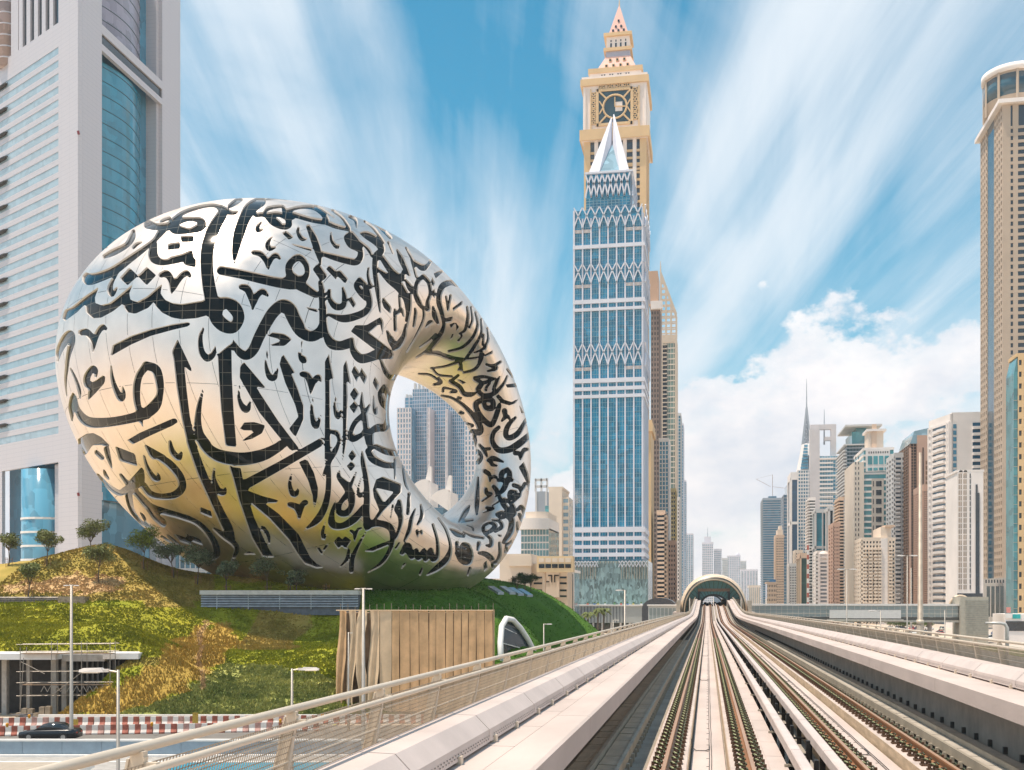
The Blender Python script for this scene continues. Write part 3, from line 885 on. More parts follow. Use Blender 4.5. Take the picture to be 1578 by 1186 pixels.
# ---- between the tracks: drain slabs, third rail covers and their posts
md = thing('drain_cover_strip', 'row of white concrete drain slabs right of the left railway track', 'drain cover', (1.25, 0, ZR(0)))
for i in range(90):
    y = 6 + i * 2.2; z = ZR(y + 1.1) - .2; sl = (ZR(y + 2.2) - ZR(y))
    m = M(); m.hexa([(1.10, y, ZR(y) - .42), (1.42, y, ZR(y) - .42), (1.42, y + 2.17, ZR(y + 2.17) - .42), (1.10, y + 2.17, ZR(y + 2.17) - .42)],
                    [(1.10, y, ZR(y) - .2), (1.42, y, ZR(y) - .2), (1.42, y + 2.17, ZR(y + 2.17) - .2), (1.10, y + 2.17, ZR(y + 2.17) - .2)])
    m.build('slab', conc2, md)
def third_rail(x0, x1, label):
    t = thing('conductor_rail', label, 'conductor rail', (x0, 0, ZR(0)), 'covered conductor rails between the tracks')
    for i in range(60):
        a = 4 + i * 5.2; b = a + 5.17
        if b > Y1: break
        m = M(); sweep(m, [(x0, .0), (x0 + .015, .15), (x0 + .04, .17), (x1 - .04, .17), (x1 - .015, .15), (x1, .0)], a, b, 5.2); m.build('cover', coverw, t)
    m = M(); sweep(m, rect((x0 + x1) / 2 - .03, (x0 + x1) / 2 + .03, -.1, .02), Y0, Y1); m.build('contact_rail', darkm, t)
    for i in range(62):
        y = 5 + i * 2.6; m = M(); z = ZR(y)
        m.box((x0 + x1) / 2 - .05, (x0 + x1) / 2 + .05, y - .05, y + .05, z - .5, z - .08); m.build('insulator', darkm, t)
    return t
third_rail(1.42, 1.64, 'white covered conductor rail nearer the left track')
third_rail(1.98, 2.19, 'white covered conductor rail nearer the right track')
g = thing('bracket_row', 'row of dark steel bracket posts between the two conductor rail covers', 'bracket row', (1.81, 0, ZR(0)))
m = M(); sweep(m, rect(1.70, 1.95, -.5, -.38), Y0, Y1); m.build('base_strip', mat('strip_tan', (.42, .35, .27), .8, var=.1, coord='World'), g)
for i in range(80):
    y = 5.4 + i * 2.6; z = ZR(y); m = M()
    xx = 1.76 if i % 2 else 1.86
    m.box(xx - .035, xx + .035, y - .07, y + .07, z - .38, z + .16); m.build('bracket_post', darkm, g)
    m = M(); m.box(xx - .3 if i % 2 == 0 else xx, xx if i % 2 == 0 else xx + .28, y + .1, y + .14, z - .14, z - .10); m.build('arm', darkm, g)
for i in range(16):
    y = 20 + i * 5.2; z = ZR(y); m = M(); m.box(1.36, 1.62, y - .03, y + .03, z - .19, z - .15); m.build('cross_arm', trayl, g)
# ---- cable trays beside the walkways
for s, label in ((1, 'grey covered cable tray in the shade of the left walkway'), (-1, 'covered cable tray with sunlit-toned lids beside the right walkway wall')):
    mx = (lambda x: x) if s == 1 else (lambda x: 2 * XM - x)
    t = thing('cable_tray', label, 'cable tray', (mx(-2.0), 0, ZR(0) - .4), 'cable trays along the walkways')
    for xr in (-1.56, -2.06):
        m = M(); a, b = sorted((mx(xr - .035), mx(xr + .035))); sweep(m, rect(a, b, -.36, -.17), Y0, Y1); m.build('tray_rail', trayl, t)
    for x0, x1, st in ((-1.64, -2.0, 1.25), (-2.14, -2.5, 1.25)):
        a, b = sorted((mx(x0), mx(x1)))
        m = M(); sweep(m, rect(a + .01, b - .01, -.40, -.345), Y0, Y1); m.build('gap_shade_strip', darkm, t)  # dark strip added under the lids so their gaps look shaded
        for i in range(75):
            y = 4 + i * st + .4 * (x0 < -2); e = y + st - .06; dz = random.uniform(-.012, .012)
            m = M(); m.hexa([(a, y, ZR(y) - .33), (b, y, ZR(y) - .33), (b, e, ZR(e) - .33), (a, e, ZR(e) - .33)], [(a, y, ZR(y) - .285 + dz), (b, y, ZR(y) - .285), (b, e, ZR(e) - .285), (a, e, ZR(e) - .285 - dz)])
            m.build('lid', trayd if s == 1 else mat('tray_lid_sun', (.50, .46, .40), .65, .1, var=.1, coord='World'), t)  # same kind of lid in two tones, for the shaded and sunny side
    for i in range(130):
        y = 5 + i * .72; z = ZR(y)
        for xr in (-1.50, -2.0):
            m = M(); m.box(mx(xr) - .035, mx(xr) + .035, y - .05, y + .05, z - .5, z - .34); o = m.build('foot', trayl, t)
    if s == -1:
        for i in range(110):
            y = 8 + i * 1.25; z = ZR(y); m = M(); m.box(mx(-2.78), mx(-2.86), y - .05, y + .05, z - .42, z - .27); m.build('wall_bracket', mat('bracket_grey', (.12, .11, .10), .6), t)
# ---- walkways, duct covers and parapets
def walk_side(s):
    mx = (lambda x: x) if s == 1 else (lambda x: 2 * XM - x)
    side = 'left' if s == 1 else 'right'
    def sec(pts):
        q = [(mx(x), d) for x, d in pts]
        return q if s == 1 else q[::-1]
    w = thing('walkway', f'white concrete emergency walkway along the {side} side of the viaduct', 'walkway', (mx(-2.1), 0, ZR(0) + .7), 'walkways along both viaduct edges')
    seg = 9.9
    for i in range(34):
        a = Y0 + i * seg; b = min(a + seg - .02, Y1)
        if a >= Y1: break
        m = M(); sweep(m, sec([(-1.66, .765), (-2.14, .765), (-2.14, 1.10), (-1.70, 1.10), (-1.66, 1.08)]), a, b); m.build('edge_beam', conc2, w)
    for i in range(110):
        a = Y0 + 1 + i * 2.07; m = M(); sweep(m, sec([(-2.165, .765), (-3.04, .765), (-3.04, 1.085), (-2.165, 1.085)]), a, a + 2.045, 2.1); m.build('slab', conc2, w)
    m = M(); sweep(m, sec([(-2.165, .765), (-3.04, .765), (-3.04, 1.085), (-2.165, 1.085)]), Y0 + 1 + 110 * 2.07, Y1); stuff(m.build('far_slabs', conc2, w))
    d = thing('duct_cover_row', f'row of white angular duct covers behind the {side} walkway', 'duct cover', (mx(-2.75), 0, ZR(0) + 1.1), 'duct covers along both viaduct edges')
    L_ = 3.3
    for i in range(96):
        a = Y0 + i * L_
        if a + L_ > Y1: break
        m = M(); sweep(m, sec([(-2.47, 1.12), (-3.02, 1.12), (-3.05, 1.40), (-2.95, 1.43), (-2.64, 1.42), (-2.485, 1.26)]), a, a + L_ - .03, 3.4); o = m.build('duct_cover', coverw, d)
        if i < 30:
            for k in (.25, 1.7):
                m = M(); y = a + k; m.box(mx(-2.44), mx(-2.50), y - .05, y + .05, ZR(y) + 1.086, ZR(y) + 1.17); m.build('foot', beige, o)
            if i > 6:
                m = M()
                for k in range(26):
                    for r_ in (0, 1):
                        y = a + .15 + k * .12 + r_ * .06; x = mx(-2.4665 - .004 * r_); z = ZR(y) + 1.155 + r_ * .03
                        m.quad((x, y, z), (x, y + .035, z), (x, y + .035, z + .014), (x, y, z + .014))
                stuff(m.build('vent_hole', darkm, o))
    p = thing('parapet', f'beige steel parapet with leaning posts and wire mesh along the {side} viaduct edge', 'parapet', (mx(-3.2), 0, ZR(0) + .6), 'parapets along both viaduct edges')
    SP = 2.26
    post = M(); post.hexa([(-.31, -.026, .55), (-.17, -.026, .55), (-.17, .026, .55), (-.31, .026, .55)], [(-.03, -.026, 1.86), (.055, -.026, 1.86), (.055, .026, 1.86), (-.03, .026, 1.86)])
    post.hexa([(-.325, -.035, .55), (-.31, -.035, .55), (-.31, .035, .55), (-.325, .035, .55)], [(-.045, -.035, 1.85), (-.03, -.035, 1.85), (-.03, .035, 1.85), (-.045, .035, 1.85)])
    brk = M(); brk.box(-.03, .05, -.025, .025, 1.83, 1.89); brk.box(.03, .125, -.02, .02, 1.785, 1.83)
    panel = M()
    def lean(t): return -.27 + t * .32, .62 + t * 1.2
    for k in range(57):
        y = k / 56 * (SP - .08) + .04; (x0, z0), (x1, z1) = lean(0), lean(1); w_ = .003
        panel.quad((x0 - w_, y, z0), (x0 + w_, y + w_, z0), (x1 + w_, y + w_, z1), (x1 - w_, y, z1)); panel.quad((x0 + w_, y - w_, z0), (x0 - w_, y + w_, z0), (x1 - w_, y + w_, z1), (x1 + w_, y - w_, z1))
    for k in range(26):
        x, z = lean(k / 25); panel.quad((x, .04, z - .004), (x, SP - .04, z - .004), (x, SP - .04, z + .004), (x, .04, z + .004))
    cab = M()
    for k in range(6):
        x, z = lean(.08 + k * .165); cab.tube([(x + .02, .02, z), (x + .02, SP - .02, z)], .006, 5, False)
    meshes = []
    netm = mat('wire_net', (.50, .41, .31), .6, .1)
    for a, nm, mt in ((post, 'post', beige), (brk, 'bracket', beige), (panel, 'net', netm), (cab, 'cable', beige)):
        me = bpy.data.meshes.new('parapet_' + nm); v = np.array(a.v)
        if s == -1: v[:, 0] *= -1
        me.from_pydata(v.tolist(), [], [q if s == 1 else q[::-1] for q in a.f]); me.materials.append(mt); meshes.append(me)
    pz = p.location.z
    for i in range(150):
        y = -8 + i * SP
        if y > Y1 - 6: break
        sl = math.atan((ZR(y + SP) - ZR(y)) / SP)
        loc = (mx(-3.12) - p.location.x, y, ZR(y) - pz)
        o = child('post', meshes[0], None, p, loc); b_ = child('bracket', meshes[1], None, o)
        q = child('net_panel', meshes[2], None, p, loc); q.rotation_euler[0] = sl
        c_ = child('cable_set', meshes[3], None, q)
    m = M(); ys = ygrid(-8, Y1 - 6, 2.26); m.tube([(mx(-3.12), y, ZR(y) + 1.905) for y in ys], .031, 10); m.build('handrail', beige, p, True)
    m = M(); m.tube([(mx(-3.0), y, ZR(y) + 1.80) for y in ys], .025, 8); m.build('lower_rail', beige, p, True)
walk_side(1); walk_side(-1)
# ------------------------------------------------------------------ the arched station
def station():
    ys = 287.0; zc = ZR(ys) - 2.0; hw, hh = 8.45, CZ + 33.5 * 281 / 1670 - zc
    t = thing('metro_station', 'golden clam-shell metro station with arched glass end over the tracks', 'station', (XM, ys, zc))
    shell = mat('station_shell', (.80, .62, .45), .4, .0, var=.05, vs=.6)
    rimm = mat('station_rim', (.74, .58, .42), .4, .05, var=.05); dk = glass_mat('station_glass', (.10, .26, .26), .06, .1); frame = mat('station_frame', (.05, .055, .055), .4, .5)
    def arch(k, Y, n=40, p=2.15, oy=0):
        out = []
        for i in range(n + 1):
            a = math.pi * i / n; c, s = math.cos(a), math.sin(a)
            out.append(Vector((XM - math.copysign(abs(c) ** (2 / p), c) * hw * k, Y, zc + oy + abs(s) ** (2 / p) * hh * k)))
        return out
    prof = [(0, 1.0), (6, 1.04), (18, 1.08), (38, 1.11), (60, 1.12), (82, 1.11), (102, 1.08), (114, 1.04), (120, 1.0)]
    for r in range(8):
        m = M(); A = arch(prof[r][1], ys + prof[r][0]); B = arch(prof[r + 1][1], ys + prof[r + 1][0])
        for i in range(40): m.quad(A[i], A[i + 1], B[i + 1], B[i])
        m.build('shell_course', shell, t, True)
    for Y, e in ((ys, -1), (ys + 120, 1)):
        m = M(); A, B, D = arch(1.0, Y), arch(.885, Y + e * .8), arch(.86, Y - e * 4)
        for i in range(40): m.quad(A[i], A[i + 1], B[i + 1], B[i]); m.quad(B[i], B[i + 1], D[i + 1], D[i])
        m.build('arch_rim', rimm, t, True)
        m = M(); A2, B2 = arch(.955, Y + e * .5), arch(.925, Y + e * .75)
        for i in range(40): m.quad(A2[i] + Vector((0, e * .06, 0)), A2[i + 1] + Vector((0, e * .06, 0)), B2[i + 1] + Vector((0, e * .06, 0)), B2[i] + Vector((0, e * .06, 0)))
        m.build('rim_groove', frame, t)
        gy = Y - e * 3.0; Gi, Go = arch(.47, gy), arch(.866, gy)
        for i in range(0, 40, 2):
            if Y > ys: continue
            a = i; b = i + 2
            m = M(); m.quad(Gi[a], Gi[b], Go[b], Go[a]); gp = m.build('glass_panel', dk, t)
            m = M(); m.bar(Gi[a] + Vector((0, -.08, 0)), Go[a] + Vector((0, -.08, 0)), .10); m.build('mullion', frame, gp)
        m = M()
        for i in range(40): m.bar(Gi[i], Gi[i + 1], .28, .5)
        m.build('inner_arch', frame, t)
        zt = ZR(Y) + 3.4
        if Y == ys:
            for q in (-1, 1):
                m = M(); m.box(XM + q * 3.5, XM + q * 4.15, gy - .4, gy + .4, zc, zt + .5); m.build('portal_post', frame, t)
                m = M(); m.quad((XM + q * 4.1, gy + .1, zc), (XM + q * 8.0, gy + .1, zc), (XM + q * 7.2, gy + .1, zc + 5.4), (XM + q * 4.1, gy + .1, zt)); m.build('side_glass', dk, t)
                m = M(); m.box(XM + q * 4.6, XM + q * 6.6, gy - 1.2, gy - .6, zc - 1.0, ZR(Y) + 1.4); m.build('stone_wall', mat('station_stone', (.42, .36, .28), .8, var=.25, vs=3), t)
                m = M(); m.box(XM + q * 3.3, XM + q * 4.6, ys - 6, ys + 118, zc - .2, ZR(Y) + 1.12); m.build('platform_edge', conc, t)
                m = M(); m.box(XM + q * 3.55, XM + q * 3.62, ys + 1, ys + 116, ZR(Y) + 1.12, ZR(Y) + 2.9); m.build('platform_screen', dk, t)
            m = M(); m.box(XM - 4.15, XM + 4.15, gy - .5, gy + .5, zt, zt + .75); m.build('portal_beam', mat('portal_beam', (.22, .15, .10), .5), t)
    m = M(); m.box(XM - 10.5, XM + 10.5, ys - 2, ys + 122, zc - 3.0, zc - .02); m.build('station_floor', conc, t)
    for k in range(5):
        m = M(); m.tube([(XM, ys + 8 + k * 26, -.5), (XM, ys + 8 + k * 26, zc - 2.9)], 1.3, 16); m.build('column', conc, t, True)
    for q in (-1, 1):
        m = M(); m.box(XM + q * 8.6, XM + q * 9.6, ys - 1.6, ys + 3, zc - 1.5, zc + 3.0); m.build('end_block', mat('endblock', (.52, .44, .35), .6, var=.1), t)
station()
def footbridge():
    Yb = 300.0; X0, X1 = 11.0, xat(1478, Yb); zt, zb = 10.2, 5.4
    t = thing('footbridge', 'long glazed footbridge with white roof crossing the highway right of the station', 'footbridge', (X0, Yb, zb))
    gm = glass_mat('bridge_glass', (.34, .38, .37), .15, .1); wm = mat('white_trim', (.78, .74, .70), .45, var=.03); gr = mat('bridge_frame', (.66, .60, .52), .5, .1)
    m = M(); m.box(X0, X1, Yb - .25, Yb + 5.2, zt - .45, zt); m.build('roof', wm, t)
    m = M(); m.box(X0, X1, Yb, Yb + 5, zb, zb + .55); m.build('floor_beam', gr, t)
    m = M(); m.box(X0, X1, Yb - .1, Yb, zb + .56, zb + 1.35); m.build('lower_panel', mat('bridge_dark', (.10, .10, .09), .5, .3), t)
    n = int((X1 - X0) / 1.45)
    for i in range(n):
        a = X0 + i * 1.45; m = M(); m.box(a + .05, a + 1.40, Yb + .02, Yb + .06, zb + 1.4, zt - .5); g = m.build('glass_panel', gm, t)
        m = M(); m.box(a - .05, a + .05, Yb - .06, Yb + .08, zb + .5, zt - .46); m.build('mullion', gr, t)
    for z in (zb + 2.2, zb + 3.3):
        m = M(); m.box(X0, X1, Yb - .08, Yb - .02, z, z + .09); m.build('rail', gr, t)
    m = M(); m.box(xat(1278, Yb), xat(1388, Yb), Yb - .5, Yb - .3, CZ - 33 * .17, CZ - 20 * .17); m.build('banner', wm, t)
    m = M(); m.box(xat(1274, Yb), xat(1392, Yb), Yb - .6, Yb - .14, CZ - 37 * .17, CZ - 34.5 * .17); m.build('banner_frame', gr, t)
    for x in (22, 40, 58):
        m = M(); m.tube([(x, Yb + 2.5, -.3), (x, Yb + 2.5, zb)], .55, 12); m.build('column', conc, t, True)
    # stair tower at the far end
    s = thing('stair_tower', 'grey beige louvred stair tower at the right end of the footbridge', 'stair tower', (X1, Yb, 0))
    xa, xb = X1 + .05, xat(1521, Yb)
    m = M(); m.box(xa, xb, Yb - 1.5, Yb + 8, -.2, CZ + .1); m.build('wall', mat('stair_wall', (.44, .41, .34), .7, var=.06), s)
    for k in range(17):
        z = 2.2 + k * .55; m = M(); m.box(xa + 1.2, xb + .02, Yb - 1.62, Yb - 1.5, z, z + .30); m.build('louvre', mat('louvre', (.38, .37, .32), .55, .2), s)
    a = thing('bridge_arch', 'tan round arch roof rising behind the footbridge end', 'arch', (xat(1480, 312), 312, 8))
    m = M(); R0 = 2.9; cx = xat(1480, 312)
    P_ = [(cx + R0 * math.cos(q), 312, 9.0 + R0 * math.sin(q) * 1.15) for q in np.linspace(0, math.pi, 14)]
    m.tube(P_, .38, 8); m.build('rim', mat('station_rim', (1, 1, 1)), a, True)
    m = M(); m.poly([(p[0], 312.3, p[2]) for p in P_]); m.build('glass', MATS.get('x') or gm, a)
    # short link on the left of the station
    l = thing('station_link', 'pale glazed link building joining the station on its left side', 'link building', (-12, 300, 4))
    xa, xb = xat(999, Yb), XM - 10
    m = M(); m.box(xa, xb, Yb, Yb + 6, 5.0, 9.6); m.build('wall', mat('link_wall', (.62, .62, .60), .5, var=.06), l)
    for i in range(7):
        u = lerp(xa + .3, xb - 1.0, i / 6); m = M(); m.box(u, u + .8, Yb - .05, Yb + .05, 6.0, 9.0); m.build('glass_panel', gm, l)
    m = M(); m.box(xa - .3, xb, Yb - .4, Yb + 6.4, 9.6, 9.95); m.build('roof', wm, l)
    for x in (xa + 1, (xa + xb) / 2):
        m = M(); m.tube([(x, Yb + 3, -.3), (x, Yb + 3, 5)], .45, 10); m.build('column', conc, l, True)
    h = thing('round_roof_hall', 'small hall with dark round roof left of the station', 'hall', (xat(1017, 330), 330, 0))
    cx = xat(1017, 330); m = M(); r = 5.2
    A = [(cx + r * math.cos(q), 8.6 + r * .62 * math.sin(q)) for q in np.linspace(0, math.pi, 13)]
    pts = [(cx + r, -.2)] + A + [(cx - r, -.2)]
    n = len(m.v); k = len(pts)
    m.v += [(x, 326, z) for x, z in pts] + [(x, 340, z) for x, z in pts]
    m.f.append(tuple(n + i for i in range(k))); m.f.append(tuple(n + k + i for i in reversed(range(k))))
    for i in range(k): m.f.append((n + i, n + k + i, n + k + (i + 1) % k, n + (i + 1) % k))
    m.build('hall_roof', mat('hall_dark', (.10, .10, .11), .4, .4), h)
footbridge()
# ------------------------------------------------------------------ the ground
sand = mat('sandy_ground', (.70, .57, .43), .95, var=.12, vs=.05, bump=.2, bs=2, coord='World')
asph = mat('asphalt', (.20, .185, .165), .85, var=.12, vs=.25, bump=.2, bs=8, coord='World')
pave = mat('pale_paving', (.58, .50, .42), .85, var=.10, vs=.4, coord='World')
whitep = mat('white_paint', (.80, .78, .75), .55, var=.03, coord='World')
G = 9000
m = M(); m.quad((-G, -G, 0), (G, -G, 0), (G, G + 4000, 0), (-G, G + 4000, 0)); struct(m.build('ground', sand))
def cquad(a, b, c, d_, z): return [cw(*p, z) for p in (a, b, c, d_)]
# street left of the viaduct
m = M(); m.poly(cquad((-80, 83), (-4, 83), (2, 101.5), (-80, 101.5), .004)); struct(m.build('street', asph))
m = M(); m.poly(cquad((-80, 62), (-2, 62), (-2, 81.5), (-80, 81.5), .004)); struct(m.build('service_road', mat('grey_road', (.42, .40, .37), .85, coord='World')))
m = M(); m.poly([(-28, 104, .004), (-9, 104, .004), (-9, 330, .004), (-22, 330, .004)]); struct(m.build('side_street', asph))
m = M(); m.poly(cquad((-27.6, 74.5), (-3, 74.5), (-3, 78.6), (-24.5, 78.6), .012)); struct(m.build('blue_lane', mat('blue_surface', (.02, .27, .40), .5, var=.06, coord='World')))
m = M(); m.poly(cquad((-40, 78.9), (-3, 78.9), (-3, 79.25), (-40, 79.25), .016)); struct(m.build('lane_line', whitep))
m = M(); m.poly(cquad((-29, 74.0), (-3, 74.0), (-3, 74.35), (-29, 74.35), .016)); struct(m.build('lane_line', whitep))
# highway right of the viaduct
m = M(); m.quad((11, -60, .004), (62, -60, .004), (62, 1500, .004), (11, 1500, .004)); struct(m.build('highway', asph))
for x in (14, 17.6, 21.2, 24.8, 28.4, 40, 43.6, 47.2, 50.8, 54.4):
    m = M()
    for k in range(120):
        y = 20 + k * 8; m.quad((x - .07, y, .009), (x + .07, y, .009), (x + .07, y + 3, .009), (x - .07, y + 3, .009))
    struct(m.build('lane_marking', whitep))
m = M(); m.box(31, 37.5, 10, 1400, -.2, .14); struct(m.build('median', mat('median_grass', (.13, .17, .04), .9, var=.3, vs=.3, coord='World')))
m = M(); m.box(62.2, 72, 10, 280, -.2, .13); struct(m.build('verge', mat('verge_grass', (.15, .19, .05), .9, var=.3, vs=.2, coord='World')))
m = M(); m.quad((72, 60, .006), (130, 60, .006), (130, 900, .006), (72, 900, .006)); struct(m.build('car_park', pave))
# ------------------------------------------------------------------ the planted mound
CP = """0,1112,104.4 150,1110,104.4 300,1109,104.4 420,1109,104.4 540,1109,104.4 -150,1112,104.4
300,1050,118 420,1050,117 500,1050,117 200,1072,113 120,1090,108.5
300,967,140 360,968,142 440,968,144 520,970,145 240,985,132 400,1008,128 330,1008,127
215,1012,112.6 180,1035,111.2 150,1057,109.6 120,1078,107.6 95,1097,105.6
0,1008,113.6 100,1006,113.6 200,1008,114.5 -150,1008,113.6
0,965,125 100,965,125 200,967,127
0,932,139 100,930,139 200,930,141 300,935,147 400,927,149.5 500,927,150.5 600,930,148 -150,932,139
0,895,149 100,890,150 170,885,151 230,896,152 -150,890,149
0,868,160 60,860,161 110,848,162 165,839,163 210,853,163 250,872,162 300,885,161 -150,872,160
400,893,158 500,895,160 600,896,163 700,898,173 780,901,187
620,1000,130 700,1000,141 700,940,153 760,925,164
780,950,160 820,975,166 840,915,196 865,930,205 885,962,211 905,990,215 800,1003,151 850,1003,176"""
pts = []
for q in CP.split():
    px, py, d_ = map(float, q.split(',')); pts.append(((px - CX) / F * d_, d_, CZ - (py - HY) / F * d_))
for px, d_ in ((-200, 100), (0, 100), (300, 100), (600, 101), (650, 112), (760, 124), (850, 170), (940, 218), (960, 232)):
    pts.append(((px - CX) / F * d_, d_, -.4))
for la, d_, z in ((-60, 172, 16), (-30, 175, 14.6), (-10, 200, 14.4), (-40, 200, 14.5), (-70, 190, 14.5), (5, 205, 13), (-95, 170, 14), (-95, 200, 12), (-40, 232, 9), (0, 232, 8), (-80, 232, 8), (-95, 245, -1), (-40, 250, -1), (10, 248, -1), (26, 240, -1)):
    pts.append((la, d_, z))
PT = np.array(pts)
def tps(PT):
    n = len(PT); X = PT[:, :2] / 50
    r2 = ((X[:, None] - X[None]) ** 2).sum(-1); K = np.where(r2 > 0, r2 * np.log(r2 + 1e-12), 0) + 2e-4 * np.eye(n)
    Pm = np.hstack([np.ones((n, 1)), X]); A = np.block([[K, Pm], [Pm.T, np.zeros((3, 3))]])
    w = np.linalg.solve(A, np.concatenate([PT[:, 2], np.zeros(3)]))
    def f(x, y):
        q = np.stack([np.ravel(x), np.ravel(y)], -1) / 50; out = np.zeros(len(q))
        for a in range(0, len(q), 20000):
            b = q[a:a + 20000]; r = ((b[:, None] - X[None]) ** 2).sum(-1)
            out[a:a + 20000] = (np.where(r > 0, r * np.log(r + 1e-12), 0) @ w[:n]) + w[n] + b @ w[n + 1:]
        return out.reshape(np.shape(x))
    return f
HF = tps(PT)
def cave(la, d_):                                         # the sunken entrance court cut into the mound's foot
    edge = np.interp(d_, [100, 104.4, 105.6, 107.6, 109.6, 111.2, 112.6, 113], [-60, -46.5, -44.0, -43.2, -42.0, -40.7, -39.0, -38.7])
    return (la < edge) & (d_ < 113.0)
def mound_z(la, d_):
    z = HF(la, d_); return np.where(cave(la, d_), -.3, np.maximum(z, -.5))
def inpoly(p, x, y):
    r = np.zeros(np.shape(x), bool); j = len(p) - 1
    for i in range(len(p)):
        xi, yi = p[i]; xj, yj = p[j]; r ^= ((yi > y) != (yj > y)) & (x < (xj - xi) * (y - yi) / (yj - yi + 1e-12) + xi); j = i
    return r
def vnoise(x, y, s, seed):
    rng = np.random.default_rng(seed); g = rng.random((64, 64)); x = np.asarray(x) / s; y = np.asarray(y) / s
    i = np.floor(x).astype(int); j = np.floor(y).astype(int); u = x - i; v = y - j; u = u * u * (3 - 2 * u); v = v * v * (3 - 2 * v)
    a = g[i % 64, j % 64]; b = g[(i + 1) % 64, j % 64]; c = g[i % 64, (j + 1) % 64]; d_ = g[(i + 1) % 64, (j + 1) % 64]
    return (a * (1 - u) + b * u) * (1 - v) + (c * (1 - u) + d_ * u) * v
ZG = [(300, 962), (262, 998), (200, 1044), (92, 1090), (70, 1108), (190, 1100), (300, 1052), (335, 1018), (375, 992), (352, 964)]
ZS = [(345, 1022), (440, 1032), (525, 1050), (525, 1125), (300, 1125), (60, 1125), (190, 1100), (305, 1056)]
ZB = [(0, 900), (115, 885), (185, 885), (195, 905), (120, 915), (0, 912)]
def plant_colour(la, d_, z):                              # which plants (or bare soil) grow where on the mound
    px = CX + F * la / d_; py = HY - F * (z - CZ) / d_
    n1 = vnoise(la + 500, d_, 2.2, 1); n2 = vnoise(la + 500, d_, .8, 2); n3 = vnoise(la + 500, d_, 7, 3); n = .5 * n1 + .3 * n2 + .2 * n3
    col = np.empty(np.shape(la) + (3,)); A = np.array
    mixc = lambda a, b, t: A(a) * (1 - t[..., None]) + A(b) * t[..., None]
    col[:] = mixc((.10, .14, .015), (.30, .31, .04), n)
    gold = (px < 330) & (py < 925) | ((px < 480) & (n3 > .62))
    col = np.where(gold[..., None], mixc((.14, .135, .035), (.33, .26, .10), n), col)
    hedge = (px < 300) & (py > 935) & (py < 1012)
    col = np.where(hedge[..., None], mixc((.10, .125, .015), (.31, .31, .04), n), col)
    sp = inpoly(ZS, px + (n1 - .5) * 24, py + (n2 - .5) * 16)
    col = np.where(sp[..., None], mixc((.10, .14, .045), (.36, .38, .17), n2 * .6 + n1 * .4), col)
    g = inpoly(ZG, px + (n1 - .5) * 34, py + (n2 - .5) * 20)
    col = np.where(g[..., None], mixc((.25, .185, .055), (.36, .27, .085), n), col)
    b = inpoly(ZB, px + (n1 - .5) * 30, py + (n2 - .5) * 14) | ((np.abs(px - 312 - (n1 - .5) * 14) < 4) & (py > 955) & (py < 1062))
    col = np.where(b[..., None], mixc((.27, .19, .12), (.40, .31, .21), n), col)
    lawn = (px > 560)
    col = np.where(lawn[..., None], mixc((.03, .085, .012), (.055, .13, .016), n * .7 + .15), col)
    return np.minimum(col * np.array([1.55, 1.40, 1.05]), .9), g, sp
def attr_mat(name, rough=.95, trans=False):
    m = bpy.data.materials.new(name); m.use_nodes = True; nt = m.node_tree; nt.nodes.clear(); N, L, MA, RAMP = NB(nt)
    p = N('ShaderNodeBsdfPrincipled'); o = N('ShaderNodeOutputMaterial'); p.inputs['Roughness'].default_value = rough; p.inputs['Specular IOR Level'].default_value = .2
    a = N('ShaderNodeAttribute', attribute_name='plant'); L(a.outputs['Color'], p.inputs['Base Color']); L(p.outputs[0], o.inputs[0])
    return m
def set_cols(me, per_vert):
    ca = me.color_attributes.new('plant', 'FLOAT_COLOR', 'POINT')
    c = np.ones((len(me.vertices), 4), np.float32); c[:, :3] = per_vert; ca.data.foreach_set('color', c.ravel())
